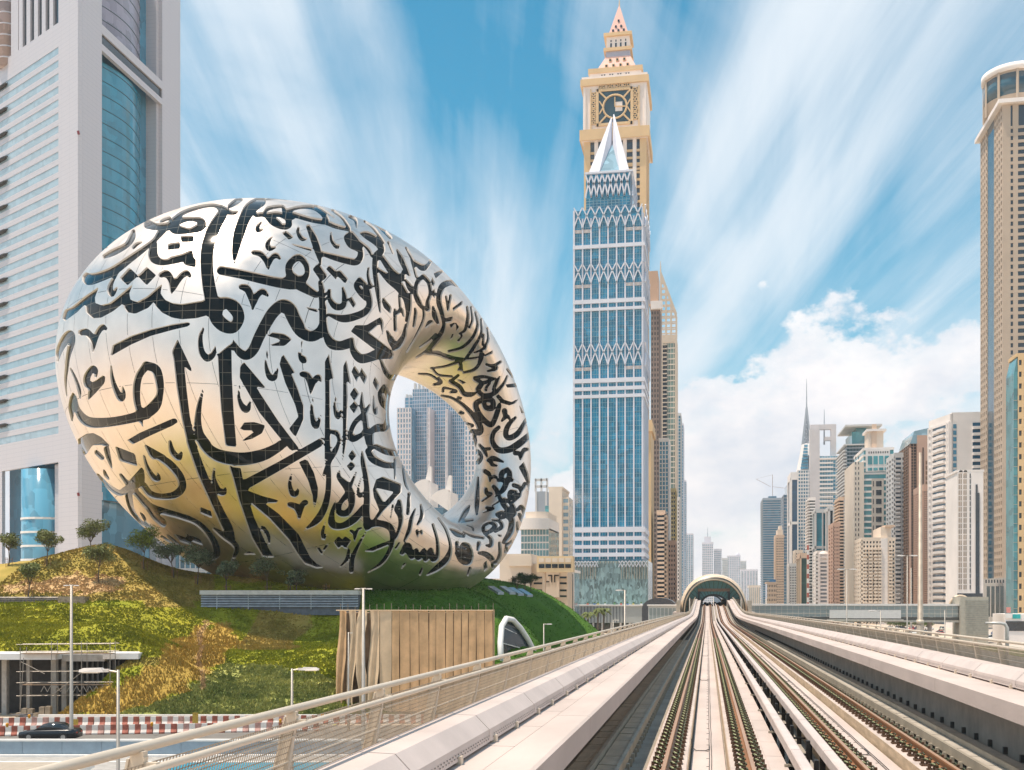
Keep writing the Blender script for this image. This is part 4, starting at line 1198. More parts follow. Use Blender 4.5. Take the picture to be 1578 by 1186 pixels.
def build_mound():
    la = np.arange(-92, 34, .65); de = np.arange(99, 250, .65); LA, DE = np.meshgrid(la, de, indexing='ij')
    Z = mound_z(LA, DE); Zc = Z + (Z > -.2) * ((vnoise(LA + 500, DE, 1.6, 5) - .5) * .35 + (vnoise(LA + 500, DE, .7, 6) - .5) * .2) - .12
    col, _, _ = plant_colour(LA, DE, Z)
    ok = Z > -.25
    X = LA * CT - DE * ST; Y = LA * ST + DE * CT
    n, k = LA.shape; idx = np.arange(n * k).reshape(n, k)
    q = np.stack([idx[:-1, :-1], idx[1:, :-1], idx[1:, 1:], idx[:-1, 1:]], -1).reshape(-1, 4)
    keep = (ok[:-1, :-1] | ok[1:, 1:]).ravel(); q = q[keep]
    me = bpy.data.meshes.new('mound'); me.from_pydata(np.stack([X, Y, Zc], -1).reshape(-1, 3).tolist(), [], q.tolist()); me.shade_smooth()
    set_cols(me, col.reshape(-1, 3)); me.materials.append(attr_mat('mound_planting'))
    o = bpy.data.objects.new('mound', me); C.objects.link(o); o['kind'] = 'structure'
    # leafy ground cover on the side that shows
    rng = np.random.default_rng(11); N_ = 150000
    a = rng.uniform(-70, 16, N_); d_ = rng.uniform(104.6, 214, N_) ** 1.0
    d_ = 104.6 + (d_ - 104.6) * rng.random(N_) ** .8
    z = mound_z(a, d_); colr, g, sp = plant_colour(a, d_, z)
    zx = mound_z(a, d_ + .5)
    kp = (z > .05) & (~cave(a, d_)) & ((zx - z) > -.25) & (HY - F * (z - CZ) / d_ > 838) & (np.abs(zx - z) < 2.0)
    a, d_, z, colr, g, sp = a[kp], d_[kp], z[kp], colr[kp], g[kp], sp[kp]; n = len(a)
    px = CX + F * a / d_; sz = np.where(sp, .24, np.where(g, .22, np.where(px > 560, .11, .18))) * rng.uniform(.6, 1.4, n)
    V = np.zeros((n, 6, 3)); th = rng.uniform(0, 6.28, n)
    for t in range(2):
        tt = th + t * 1.4; c, s = np.cos(tt), np.sin(tt); wid = sz * np.where(g, .35, .8)
        bx, by = X_ = (a + rng.normal(0, .05, n), d_ + rng.normal(0, .05, n))
        top = sz * np.where(g, 1.3, 1.0)
        for k2, (u, h, l) in enumerate(((-1, -.05, 0), (1, .0, 0), (.0, 1.0, .55))):
            V[:, t * 3 + k2, 0] = bx + u * c * wid + l * s * sz * rng.normal(0, .7, n); V[:, t * 3 + k2, 1] = by + u * s * wid - l * sz * rng.uniform(-.2, .9, n); V[:, t * 3 + k2, 2] = z - .08 + h * top
    Xw = V[..., 0] * CT - V[..., 1] * ST; Yw = V[..., 0] * ST + V[..., 1] * CT
    me = bpy.data.meshes.new('ground_cover'); me.vertices.add(n * 6); me.vertices.foreach_set('co', np.stack([Xw, Yw, V[..., 2]], -1).ravel())
    me.loops.add(n * 6); me.loops.foreach_set('vertex_index', np.arange(n * 6)); me.polygons.add(n * 2)
    me.polygons.foreach_set('loop_start', np.arange(n * 2) * 3); me.polygons.foreach_set('loop_total', np.full(n * 2, 3)); me.update()
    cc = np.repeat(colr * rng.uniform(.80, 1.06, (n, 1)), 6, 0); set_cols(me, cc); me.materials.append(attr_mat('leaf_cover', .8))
    o = bpy.data.objects.new('ground_cover', me); C.objects.link(o); tag(o, 'low green and golden ground cover plants over the mound', 'ground cover', kind='stuff')
build_mound()
def cbox(m, la0, la1, d0, d1, z0, z1):                    # a box aligned with the camera's frame
    b = [cw(la0, d0, z0), cw(la1, d0, z0), cw(la1, d1, z0), cw(la0, d1, z0)]; t = [cw(la0, d0, z1), cw(la1, d0, z1), cw(la1, d1, z1), cw(la0, d1, z1)]
    return m.hexa(b, t)
def LAT(px, d_): return (px - CX) / F * d_
def ZP(py, d_): return CZ - (py - HY) / F * d_
# entrance court with scaffolding
def court():
    d_ = 112.6
    t = thing('entrance_court', 'dark unfinished entrance hall with white roof edge cut into the mound foot', 'entrance', cw(-50, d_, 0))
    dk = mat('court_shade', (.055, .055, .055), .8); cc = mat('court_concrete', (.42, .40, .37), .8, var=.12)
    m = M(); cbox(m, -75, -39.6, d_ - .35, d_ + .1, -.2, 6.2); m.build('shade_panel', dk, t)  # near-black panel, paints in the dark depth of the hall
    m = M(); cbox(m, -75, LAT(103, 111), 108.3, 112.9, 5.75, 6.35); m.build('roof_edge', whitep, t)
    m = M(); cbox(m, LAT(168, 111), LAT(222, 111), 109.3, 112.9, 5.75, 6.35); m.build('roof_edge', whitep, t)
    m = M(); cbox(m, LAT(103, 111), LAT(168, 111), 109.8, 112.9, 5.5, 6.2); m.build('roof_edge', cc, t)
    for px, w in ((9, .5), (85, .55), (101, .5), (46, .3)):
        m = M(); x = LAT(px, 111); cbox(m, x - w / 2, x + w / 2, 110.6, 111.2, -.1, 5.75); m.build('column', cc, t)
    for k in range(9):
        x = LAT(118 + k * 8, 112); m = M(); cbox(m, x, x + .2, 111.9, 112.1, -.1, 5.5); m.build('stud', mat('court_stud', (.13, .13, .13), .6), t)
    s = thing('scaffold', 'steel tube scaffold with plank decks in front of the entrance hall', 'scaffold', cw(-46, 109, 0))
    tb = mat('scaffold_tube', (.36, .33, .29), .5, .5); pk = mat('scaffold_plank', (.34, .24, .16), .8, var=.2)
    for px in (34, 82, 128, 172):
        for dd in (107.6, 109.0):
            m = M(); m.tube([cw(LAT(px, 108), dd, -.1), cw(LAT(px, 108), dd, 7.6 if px > 60 else 7.0)], .035, 6); m.build('standard', tb, s)
    for z in (2.2, 3.5, 4.6, 6.55, 7.3):
        for dd in (107.6, 109.0):
            m = M(); m.tube([cw(LAT(28, 108), dd, z), cw(LAT(178, 108), dd, z + .08)], .03, 6); m.build('ledger', tb, s)
    for z, p0, p1 in ((3.25, 36, 170), (6.35, 34, 172)):
        m = M(); cbox(m, LAT(p0, 108), LAT(p1, 108), 107.65, 108.95, z, z + .08); m.build('plank_deck', pk, s)
    for k in range(10):
        a, b = LAT(66 + k * 10, 108), LAT(71 + k * 10, 108); m = M(); m.bar(cw(a, 107.55, 2.6), cw(b, 107.55, 3.2), .05); m.bar(cw(b, 107.55, 3.2), cw(LAT(76 + k * 10, 108), 107.55, 2.6), .05); m.build('lattice', tb, s)
    for a, b in (((34, .2), (40, 6)), ((36, 5.6), (72, 4.4)), ((82, 2.2), (128, 4.5))):
        m = M(); m.tube([cw(LAT(a[0], 108), 107.5, a[1]), cw(LAT(b[0], 108), 107.5, b[1])], .035, 6); m.build('brace', tb, s)
    for i in range(6):
        m = M(); x = LAT(28 + i * 9, 107); cbox(m, x, x + .5, 106.4, 107, .0, random.uniform(.5, 1.3)); m.build('material_stack', mat('site_stack', (.33, .27, .2), .8, var=.2), s)
    p = thing('pipe_pile', 'loose pile of dark pipes on the ground by the entrance hall', 'pipe pile', cw(LAT(40, 104), 104, 0))
    for i in range(14):
        x = LAT(random.uniform(15, 40), 104); m = M(); y = 103.2 + random.random(); m.tube([cw(x, y, .1 + i * .05), cw(x + random.uniform(1, 2.6), y + random.uniform(-.4, .5), .15 + i * .05)], .05, 6); m.build('pipe', mat('pipe_dark', (.08, .08, .09), .5), p)
court()
# ribbed and glazed bands set in the mound
def band(p0, p1, y0, y1, d_, label, cope, slats, sm):
    t = thing('louvre_wall', label, 'louvre wall', cw(LAT(p0, d_), d_, ZP(y1, d_) - .4))
    a, b = LAT(p0, d_), LAT(p1, d_); zt, zb = ZP(y0, d_), ZP(y1, d_)
    m = M(); cbox(m, a, b, d_ + .15, d_ + 2.5, zb - 1.2, zt - .02); m.build('backing', mat('band_back', (.16, .18, .21), .7), t)
    if cope:
        m = M(); cbox(m, a - .1, b + .1, d_ - .4, d_ + 2.6, zt - .55, zt + .05); m.build('coping', mat('coping_white', (.66, .64, .60), .6, var=.08), t)
    for k in range(slats):
        z = lerp(zb, zt - (.75 if cope else .15), k / max(1, slats - 1)); m = M()
        m.hexa([cw(a, d_ - .22, z - .06), cw(b, d_ - .22, z - .06), cw(b, d_ + .1, z + .08), cw(a, d_ + .1, z + .08)], [cw(a, d_ - .2, z - .01), cw(b, d_ - .2, z - .01), cw(b, d_ + .12, z + .13), cw(a, d_ + .12, z + .13)]); m.build('slat', sm, t)
    for k in range(5):
        x = lerp(a, b, (k + .5) / 5); m = M(); cbox(m, x - .04, x + .04, d_ - .12, d_ + .16, zb - .4, zt - .1); m.build('strut', sm, t)
band(310, 552, 910, 934, 147.5, 'long grey louvred strip with white coping in the shaded part of the mound', True, 5, mat('slat_grey', (.62, .66, .70), .4, .2))
band(-20, 92, 919, 928, 140.5, 'low weathered slatted retaining wall on the sunny mound at far left', False, 4, mat('slat_wood', (.32, .28, .24), .8, var=.2))
m = M(); cbox(m, LAT(92, 140), LAT(134, 140), 139.4, 140.8, 10.6, 12.1); tag(m.build('stone_block_wall', mat('block_stone', (.40, .31, .23), .9, var=.25, vs=2, bump=.5, bs=4)), 'short rough stone block wall beside the slatted retaining wall', 'wall')
# white-framed oval entrance in the lawn flank
def portal():
    pts = [(772, 1022, 147), (771, 990, 149), (773, 965, 151), (780, 953, 153), (790, 955, 154.5), (802, 968, 156), (813, 985, 157.5), (823, 1004, 158.5), (828, 1020, 159)]
    t = thing('oval_entrance', 'white-framed oval entrance opening in the steep green lawn flank', 'entrance', pd(790, 1022, 152))
    P_ = [pd(x, y, d_ - 2.2) for x, y, d_ in pts]
    m = M(); m.tube(P_, [.42] * 9, 8); m.build('white_frame', whitep, t, True)
    inn = [p + (pd(800, 1000, 153) - p) * .02 + Vector(cw(0, .5, 0)) for p in P_]
    m = M(); m.poly(inn); m.build('dark_glass', glass_mat('portal_glass', (.02, .035, .045), .1), t)
    for k in (1, 2):
        q = inn[k] ; r = inn[8 - k]; m = M(); m.bar(q + Vector(cw(0, -.15, 0)), lerp(q, r, .55) + Vector(cw(0, -.15, 0)), .12); m.build('glazing_bar', whitep, t)
    m = M(); m.poly([lerp(inn[2], inn[3], .5) + Vector(cw(0, -.1, 0)), inn[5] + Vector(cw(0, -.1, 0)), inn[7] + Vector(cw(0, -.1, 0)), lerp(inn[1], inn[7], .5) + Vector(cw(0, -.1, 0))]); m.build('canopy', mat('portal_canopy', (.10, .10, .10), .6), t)
portal()
def slits():
    for i, (px, py, d_) in enumerate(((752, 905, 168), (770, 905, 171), (783, 907, 173), (797, 909, 176))):
        t = pd(px, py, d_); u = Vector(cw(1.6, -3.2, -1.0)); z = Vector((0, 0, .12)); w = Vector(cw(.9, .1, 0))
        m = M(); m.hexa([t - z, t + w - z, t + w + u - z, t + u - z], [t + z * 2, t + w + z * 2, t + w + u + z * 2, t + u + z * 2]); o = m.build('skylight_strip', mat('slit_glass', (.36, .42, .46), .25, .2))
        tag(o, f'{["first", "second", "third", "fourth"][i]} slanting pale skylight strip from the left on the dark lawn crest', 'skylight', 'skylight strips on the lawn')
slits()
# fabric-wrapped scaffold box
def wrap():
    d_ = 111.0; zt = ZP(940, d_); a, b = LAT(518, d_), LAT(760, d_)
    t = thing('fabric_enclosure', 'tall box wrapped in beige hessian sheets hung side by side', 'enclosure', cw(a, d_, 0))
    f1 = mat('hessian', (.66, .42, .225), .95, var=.10, vs=.8, bump=.25, bs=6, coord='World'); f2 = mat('hessian_pale', (.74, .55, .36), .95, var=.08, vs=.7, bump=.2, bs=5, coord='World')
    ed = [518, 534, 549, 566, 585, 604, 616, 632, 646, 661, 672, 687, 699, 711, 722, 734, 747, 760]
    rng = random.Random(4)
    for i in range(17):
        x0, x1 = LAT(ed[i], d_), LAT(ed[i + 1], d_) - .035; loose = i < 4
        m = M(); nu, nv = 9, 16; ph = rng.uniform(0, 6)
        for v in range(nv + 1):
            h = v / nv; z = lerp(zt, .05 if i < 3 else .3, h)
            pin = (.34 * math.sin(math.pi * h * (1.2 + .4 * (i % 3)) + ph) if loose else .07 * math.sin(5 * h + ph))
            c0 = x0 + max(0, pin) * (1 if loose else .6); c1 = x1 - max(0, -pin) * (1 if loose else .6)
            for u in range(nu + 1):
                q = u / nu; y = d_ + (.16 if loose else .035) * math.sin(q * (9 if loose else 5) + ph + h * 2) * (.3 + h) + (.18 * math.sin(h * 4 + ph) if loose else 0)
                m.v.append(tuple(cw(lerp(c0, c1, q), y, z)))
        for v in range(nv):
            for u in range(nu):
                k = v * (nu + 1) + u; m.f.append((k, k + nu + 1, k + nu + 2, k + 1))
        m.build('fabric_sheet', f2 if i in (1, 2, 3, 4) else f1, t, True)
    m = M(); cbox(m, a + .3, b - .1, d_ + .6, d_ + 9, 0, zt - .3); m.build('inner_box', mat('enclosure_inner', (.22, .14, .08), .9), t)
    m = M()
    for v in range(2): pass
    m.poly([cw(b, d_, zt), cw(b, d_ + 9, zt), cw(b, d_ + 9, 0), cw(b, d_, 0)]); m.build('side_sheet', f1, t)
    for i in range(22):
        x = lerp(a + .4, b, i / 21); m = M(); m.tube([cw(x, d_ + .4, zt - 1), cw(x, d_ + .4, zt + rng.uniform(.3, .75))], .035, 5); m.build('scaffold_pole', mat('pole_tan', (.30, .24, .17), .7), t)
    m = M(); m.tube([cw(a, d_ - .05, zt - .02), cw(b, d_ - .05, zt - .02)], .05, 6); m.build('top_rail', f2, t)
wrap()
# road barriers
def barrier_mesh():
    me = bpy.data.meshes.new('barrier'); v = []; f = []; mi = []
    prof = [(-.26, 0), (-.26, .12), (-.12, .35), (-.09, .82), (.09, .82), (.12, .35), (.26, .12), (.26, 0)]
    for k in range(4):
        y0, y1 = k * .5 + .01, k * .5 + .5; n = len(v); v += [(y0, x, z) for x, z in prof] + [(y1, x, z) for x, z in prof]
        for j in range(8): f.append((n + j, n + (j + 1) % 8, n + 8 + (j + 1) % 8, n + 8 + j)); mi.append(k % 2)
        f.append(tuple(n + j for j in reversed(range(8)))); mi.append(k % 2); f.append(tuple(n + 8 + j for j in range(8))); mi.append(k % 2)
    me.from_pydata(v, [], f); me.materials.append(mat('barrier_white', (.74, .69, .64), .55, var=.08, vs=3)); me.materials.append(mat('barrier_red', (.42, .12, .075), .55, var=.25, vs=2))
    me.polygons.foreach_set('material_index', mi); return me
BM = barrier_mesh()
BM2 = BM.copy(); BM2.materials[1] = mat('barrier_faded', (.55, .31, .26), .6, var=.2, vs=2)
def brow(p0, d0, p1, d1, where, n0=0):
    A, B = Vector(cw(LAT(p0, d0), d0, .02)), Vector(cw(LAT(p1, d1), d1, .02)); L_ = (B - A).length; n = int(L_ / 2.06); dr = (B - A).normalized(); a = math.atan2(dr.y, dr.x)
    for i in range(n):
        o = bpy.data.objects.new('road_barrier', BM if random.random() < .55 else BM2); C.objects.link(o); o.location = A + dr * (i * 2.06); o.rotation_euler = (0, 0, a + random.uniform(-.012, .012))
        tag(o, f'{where}, {ORD[i]} from the left', 'barrier', 'red and white road barriers')
brow(-30, 93.5, 520, 97.5, 'red and white barrier in the front row')
brow(-30, 100.3, 730, 103.5, 'red and white barrier in the rear row')
for i, (px, d_) in enumerate(((11, 93.2), (234, 93.9), (45, 100), (432, 96.4), (566, 101), (497, 100.8))):
    t = thing('warning_lamp', ['small amber warning lamp on the front barrier row at the far left', 'small amber warning lamp on the front barrier row right of the near lamp post', 'small amber warning lamp on the rear barrier row left of the sedan', 'amber warning lamp on the front barrier row by the slim lamp post', 'amber warning lamp on the rear barriers left of the fabric box', 'amber warning lamp on the rear barriers below the shrub slope'][i], 'lamp', cw(LAT(px, d_), d_, .84), 'warning lamps on barriers')
    m = M(); p = t.location; m.tube([p, p + Vector((0, 0, .08)), p + Vector((0, 0, .12)), p + Vector((0, 0, .3)), p + Vector((0, 0, .36))], [.08, .08, .13, .13, .04], 10); m.build('lens', mat('amber', (.75, .33, .02), .3), t, True)
    m = M(); m.box(p.x - .1, p.x + .1, p.y - .05, p.y + .05, p.z - .02, p.z + .05); m.build('case', mat('lamp_case', (.55, .35, .03), .5), t)
for i, (px, y0, y1, d_) in enumerate(((116, 1108, 1124, 99.3), (301, 1098, 1118, 100.6))):
    t = thing('road_sign', ['small faded yellow sign board on the barriers behind the sedan', 'small yellow sign board with lamp on the barriers below the shrub slope'][i], 'sign', cw(LAT(px, d_), d_, .0))
    x = LAT(px, d_); m = M(); cbox(m, x - .26, x + .26, d_ - .03, d_ + .03, ZP(y1, d_), ZP(y0, d_)); m.build('board', mat('sign_yellow', (.55, .36, .06), .6, var=.2, vs=6), t)
    for k in (-.2, .2):
        m = M(); m.tube([cw(x + k, d_ + .05, 0), cw(x + k, d_ + .05, ZP(y1, d_))], .025, 6); m.build('post', trayl, t)
# guard rail at the mound foot
t = thing('guard_rail', 'white low kerb rail running along the foot of the mound', 'guard rail', cw(-40, 103.9, 0))
m = M(); cbox(m, LAT(60, 104), LAT(640, 104), 103.8, 104.1, .35, .75); m.build('beam', whitep, t)
for k in range(18):
    x = lerp(LAT(62, 104), LAT(638, 104), k / 17); m = M(); cbox(m, x - .06, x + .06, 104.05, 104.2, -.1, .5); m.build('post', trayl, t)
# blue-grey boundary wall in front of the street
t = thing('boundary_wall', 'long blue-grey panel wall with white coping in front of the street', 'wall', cw(-30, 82, 0))
bw = mat('wall_blue_grey', (.27, .35, .42), .6, var=.06, coord='World'); 
x = -64.0
while x < -2:
    m = M(); cbox(m, x, min(x + 3.0, -2) - .025, 81.9, 82.1, -.2, 1.12); m.build('panel', bw, t); x += 3.0
m = M(); cbox(m, -64, -2, 81.8, 82.2, 1.12, 1.26); m.build('coping', whitep, t)
m = M(); cbox(m, -64, -2, 81.35, 81.85, -.1, .14); m.build('plinth', whitep, t)
t = thing('low_canopy', 'tan flat canopy roof with white edge at the bottom left corner', 'canopy', cw(-30, 66, 0))
A, B, D, E_ = cw(-46, 68.5, 1.6), cw(LAT(146, 68.5), 68.5, 1.6), cw(LAT(96, 62), 61.5, 1.6), cw(-46, 61.5, 1.6)
m = M(); m.hexa([p - Vector((0, 0, .35)) for p in (E_, D, B, A)], [E_, D, B, A]); m.build('edge', whitep, t)
i_ = lambda p, q: lerp(p, q, .012)
c_ = (A + B + D + E_) / 4; inn = [p + (c_ - p).normalized() * .45 + Vector((0, 0, .006)) for p in (E_, D, B, A)]
m = M(); m.poly(inn); m.build('roof_felt', mat('roof_tan', (.42, .36, .29), .9, var=.08), t)
for p in (D, B): m = M(); q = p + (c_ - p).normalized() * .8; m.tube([(q.x, q.y, 0), (q.x, q.y, 1.3)], .09, 8); m.build('post', trayl, t)
# ------------------------------------------------------------------ towers
def gl(name, col, rough=.08, var=.25, scale=.25, stretch=(1, 1, 1), metal=.0, ior=1.7):
    if name in MATS: return MATS[name]
    m = bpy.data.materials.new(name); m.use_nodes = True; nt = m.node_tree; nt.nodes.clear(); N, L, MA, RAMP = NB(nt)
    p = N('ShaderNodeBsdfPrincipled'); o = N('ShaderNodeOutputMaterial'); L(p.outputs[0], o.inputs[0])
    p.inputs['Roughness'].default_value = rough; p.inputs['IOR'].default_value = ior; p.inputs['Metallic'].default_value = metal
    g = N('ShaderNodeNewGeometry'); mp = N('ShaderNodeMapping'); mp.inputs['Scale'].default_value = stretch; L(g.outputs['Position'], mp.inputs['Vector'])
    v = N('ShaderNodeTexVoronoi', distance='CHEBYCHEV'); v.inputs['Scale'].default_value = scale; L(mp.outputs[0], v.inputs['Vector'])
    sv = N('ShaderNodeSeparateColor'); L(v.outputs['Color'], sv.inputs[0])
    L(RAMP(sv.outputs[0], [(.0, tuple(c * (1 - var) for c in col)), (1., tuple(min(1, c * (1 + var)) for c in col))]), p.inputs['Base Color'])
    n2 = N('ShaderNodeTexNoise'); n2.inputs['Scale'].default_value = .12; L(g.outputs['Position'], n2.inputs['Vector'])
    b = N('ShaderNodeBump'); b.inputs['Strength'].default_value = .12; b.inputs['Distance'].default_value = .4; L(n2.outputs['Fac'], b.inputs['Height']); L(b.outputs[0], p.inputs['Normal'])
    MATS[name] = m; return m
def wallm(name, col, rough=.75, var=.05): return mat(name, col, rough, var=var, vs=.08, bump=.05, bs=1, coord='World')
def fgrid(m, face, x0, x1, y0, y1, z0, z1, cols, rows, wf, hf, pr=.3, e0=0, e1=0):
    """piers and spandrels standing proud of a core face; wf, hf: share of a cell that stays glass"""
    a, b = (x0, x1) if face == 'F' else (y0, y1)
    cu = (b - a) / cols; cv = (z1 - z0) / rows
    def bx(u0, u1, w0, w1, p):
        if face == 'F': m.box(u0, u1, y0 - p, y0 + .05, w0, w1)
        elif face == 'L': m.box(x0 - p, x0 + .05, u0, u1, w0, w1)
        else: m.box(x1 - .05, x1 + p, u0, u1, w0, w1)
    if wf < 1:
        pw = cu * (1 - wf)
        for i in range(cols + 1):
            u = a + i * cu; bx(max(a, u - pw / 2), min(b, u + pw / 2), z0, z1, pr)
    if hf < 1:
        ph = cv * (1 - hf)
        for j in range(rows + 1):
            w = z0 + j * cv; bx(a, b, max(z0, w - ph / 2), min(z1, w + ph / 2), pr * .9)
def TW(name, label, xl, xr, yt, Y, L_, wall, glass, F_=None, S_=None, top=None, base=0.0, extra=None, zb=None):
    """a tower: front between two pixel columns on the cross street Y; F_/S_ = (cols, rows, wf, hf, proud)"""
    X0, X1 = xat(xl, Y), xat(xr, Y); zt = zat(yt, (X0 + X1) / 2, Y)
    t = thing(name, label, 'tower', ((X0 + X1) / 2, Y, 0), 'towers along the highway')
    m = M(); m.box(X0, X1, Y, Y + L_, -.5, zt); core = m.build('body', glass, t)
    m = M(); z0 = base
    if F_: fgrid(m, 'F', X0, X1, Y, Y + L_, z0, zt, *F_)
    if S_: fgrid(m, 'L' if X0 > 2 else 'R', X0, X1, Y, Y + L_, z0, zt, *S_)
    if m.v: stuff(m.build('facade_grid', wall, t))
    if top: m = M(); m.box(X0 - .35, X1 + .35, Y - .35, Y + L_ + .35, zt, zt + top); m.build('parapet', wall, t)
    if extra: extra(t, X0, X1, Y, Y + L_, zt)
    return t, X0, X1, zt
def part(t, nm, mt, *boxes):
    m = M()
    for b in boxes: m.box(*b)
    return m.build(nm, mt, t)
cream = wallm('cream_wall', (.80, .68, .56)); white = wallm('white_wall', (.86, .80, .76)); tanw = wallm('tan_wall', (.72, .53, .39)); pinkst = wallm('pink_stone', (.56, .36, .27))
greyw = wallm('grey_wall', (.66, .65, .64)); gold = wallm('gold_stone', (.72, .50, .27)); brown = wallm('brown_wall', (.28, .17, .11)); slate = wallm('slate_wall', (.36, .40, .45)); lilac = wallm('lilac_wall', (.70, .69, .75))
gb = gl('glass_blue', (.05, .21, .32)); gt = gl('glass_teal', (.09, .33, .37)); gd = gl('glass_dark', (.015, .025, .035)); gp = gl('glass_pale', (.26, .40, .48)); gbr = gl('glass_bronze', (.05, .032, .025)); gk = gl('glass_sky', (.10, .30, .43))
# ---- office tower at the left edge (three-sided plan)
def office():
    D = 300.0; P0 = Vector(cw(LAT(120, D), D, 0)); S = 59.3; H = 212.0
    d1 = Vector((-math.sin(R(60)), math.cos(R(60)), 0)); d2 = Vector((0, 1, 0)); n1 = Vector((-math.cos(R(60)), -math.sin(R(60)), 0)); n2 = Vector((1, 0, 0))
    P1, P2 = P0 + d1 * S, P0 + d2 * S
    t = thing('office_tower', 'pale grey three-sided office tower with blue glass bays behind the ring museum', 'tower', P0)
    clad = bpy.data.materials.new('panel_cladding'); clad.use_nodes = True; nt = clad.node_tree; nt.nodes.clear(); N, L, MA, RAMP = NB(nt)
    p = N('ShaderNodeBsdfPrincipled'); o = N('ShaderNodeOutputMaterial'); L(p.outputs[0], o.inputs[0]); p.inputs['Roughness'].default_value = .45; p.inputs['Metallic'].default_value = .25
    g = N('ShaderNodeNewGeometry'); sp = N('ShaderNodeSeparateXYZ'); L(g.outputs['Position'], sp.inputs[0])
    fr = MA('FRACT', MA('MULTIPLY', sp.outputs[2], .78)); fy = MA('FRACT', MA('MULTIPLY', sp.outputs[1], .42))
    ln = MA('MAXIMUM', MA('LESS_THAN', fr, .05), MA('MULTIPLY', MA('LESS_THAN', fy, .025), .5))
    mx = N('ShaderNodeMix', data_type='RGBA'); L(ln, mx.inputs[0]); mx.inputs[6].default_value = (.57, .55, .58, 1); mx.inputs[7].default_value = (.43, .43, .47, 1); L(mx.outputs[2], p.inputs['Base Color'])
    def slab(dr, nr, s0, s1, z0, z1, dep0, dep1, nm, mt, par=t):
        a, b = P0 + dr * s0, P0 + dr * s1; m = M()
        q = [a + nr * dep0, b + nr * dep0, b + nr * dep1, a + nr * dep1]
        m.hexa([Vector((v.x, v.y, z0)) for v in q], [Vector((v.x, v.y, z1)) for v in q]); return m.build(nm, mt, par)
    # inner core
    c = (P0 + P1 + P2) / 3; k = [c + (v - c) * .72 for v in (P0, P1, P2)]
    m = M(); m.prism([(v.x, v.y) for v in (k[0], k[2], k[1])], -.5, H); m.build('glass_core', gb, t)
    def s_of(px, dr):                                     # where along a face a pixel column falls
        lo, hi = 0.0, S
        for _ in range(40):
            q = P0 + dr * ((lo + hi) / 2); x = CX + F * (q.x * CT + q.y * ST) / (q.y * CT - q.x * ST)
            if (px < x) == (dr is d1): lo = (lo + hi) / 2
            else: hi = (lo + hi) / 2
        return (lo + hi) / 2
    def zof(px, py, dr): q = P0 + dr * s_of(px, dr); return CZ + (HY - py) / F * (q.y * CT - q.x * ST)
    sa = s_of(90, d1); sb = s_of(4, d1)
    ztop, zbot = zof(88, 64, d1), zof(88, 668, d1); n = 30; pit = (ztop - zbot) / n
    slab(d1, n1, 0, sa, -.5, H, -1.2, 0, 'corner_wall', clad)
    for i in range(n):
        z = zbot + i * pit; slab(d1, n1, sa, S, z + pit * .56, z + pit, -1.0, 0, 'spandrel', clad)
        slab(d1, n1, sa, S - 1, z, z + pit * .56, -1.0, -.12, 'window_strip', gl('strip_glass', (.30, .42, .50), .15, .12, .4))
    zo = zof(88, 712, d1); slab(d1, n1, sa, S, zo, zbot, -1.0, 0, 'wall_band', clad)
    zs = ztop + pit * 1.4; slab(d1, n1, sa, S, ztop, zs, -1.0, 0, 'wall_band', clad)
    for i in range(5):
        a = s_of(88 - i * 11.8, d1); b = s_of(82 - i * 11.8, d1)
        slab(d1, n1, b, s_of(88 - (i + 1) * 11.8, d1), zs, H, -1.0, 0, 'pier', clad)
        slab(d1, n1, a, b, zs, H, -1.0, -.6, 'slot_window', gd)
    slab(d1, n1, s_of(28, d1), s_of(17, d1), zs, H, -1.0, .01, 'pier', clad)
    m = M(); q = P0 + d1 * s_of(5, d1) - n1 * 1.6; m.tube([(q.x, q.y, zs - 2), (q.x, q.y, H)], 3.4, 20); cy = m.build('round_bay', gl('bay_bronze', (.28, .21, .20), .2, .2, .3), t, True)
    for i in range(10):
        m = M(); z = zs + i * 3.4; m.tube([(q.x, q.y, z), (q.x, q.y, z + .35)], 3.6, 20); m.build('bay_ring', clad, cy)
    fz0, fz1 = zof(8, 132, d1), zof(8, 655, d1)
    for i in range(15):
        z = lerp(fz1, fz0, i / 14); a = P0 + d1 * s_of(14, d1) + n1 * .4; b = P0 + d1 * (s_of(-2, d1)) + n1 * .4
        m = M(); m.tube([(a.x, a.y, z), (lerp(a.x, b.x, .3), lerp(a.y, b.y, .3), z), (b.x, b.y, z)], [.1, .55, .6], 8); m.build('fin', darkm, t)
    # ground-level opening with a round glass stair
    zb = -.5
    slab(d1, n1, s_of(3, d1), S, zb, zo, -1.0, 0, 'pier', clad); slab(d1, n1, sa, s_of(4, d1), zb, zo, -7.0, -5.5, 'recess', mat('recess_dark', (.10, .12, .14), .6))
    slab(d1, n1, s_of(37, d1), s_of(28, d1), zb, zo, -3.5, -2.2, 'inner_pier', clad); slab(d1, n1, s_of(79, d1), s_of(73, d1), zb, zo, -3.5, -2.2, 'inner_pier', clad)
    q = P0 + d1 * s_of(54, d1) - n1 * 3.2; r = (s_of(38, d1) - s_of(72, d1)) / 2
    m = M(); m.tube([(q.x, q.y, zb), (q.x, q.y, zo - 1.2)], r, 20); st = m.build('stair_bay', gk, t, True)
    for i in range(9):
        z = zb + 3 + i * 4.0
        if z > zo - 1.5: break
        m = M(); m.tube([(q.x, q.y, z), (q.x, q.y, z + .6)], r + .15, 20); m.build('floor_ring', whitep, st)
    # right-hand face
    s1, s2 = s_of(157, d2), s_of(250, d2)
    slab(d2, n2, 1.25, s1, -.5, H, -1.2, 0, 'corner_wall', clad); slab(d2, n2, s2, S, -.5, H, -1.2, 0, 'corner_wall', clad)
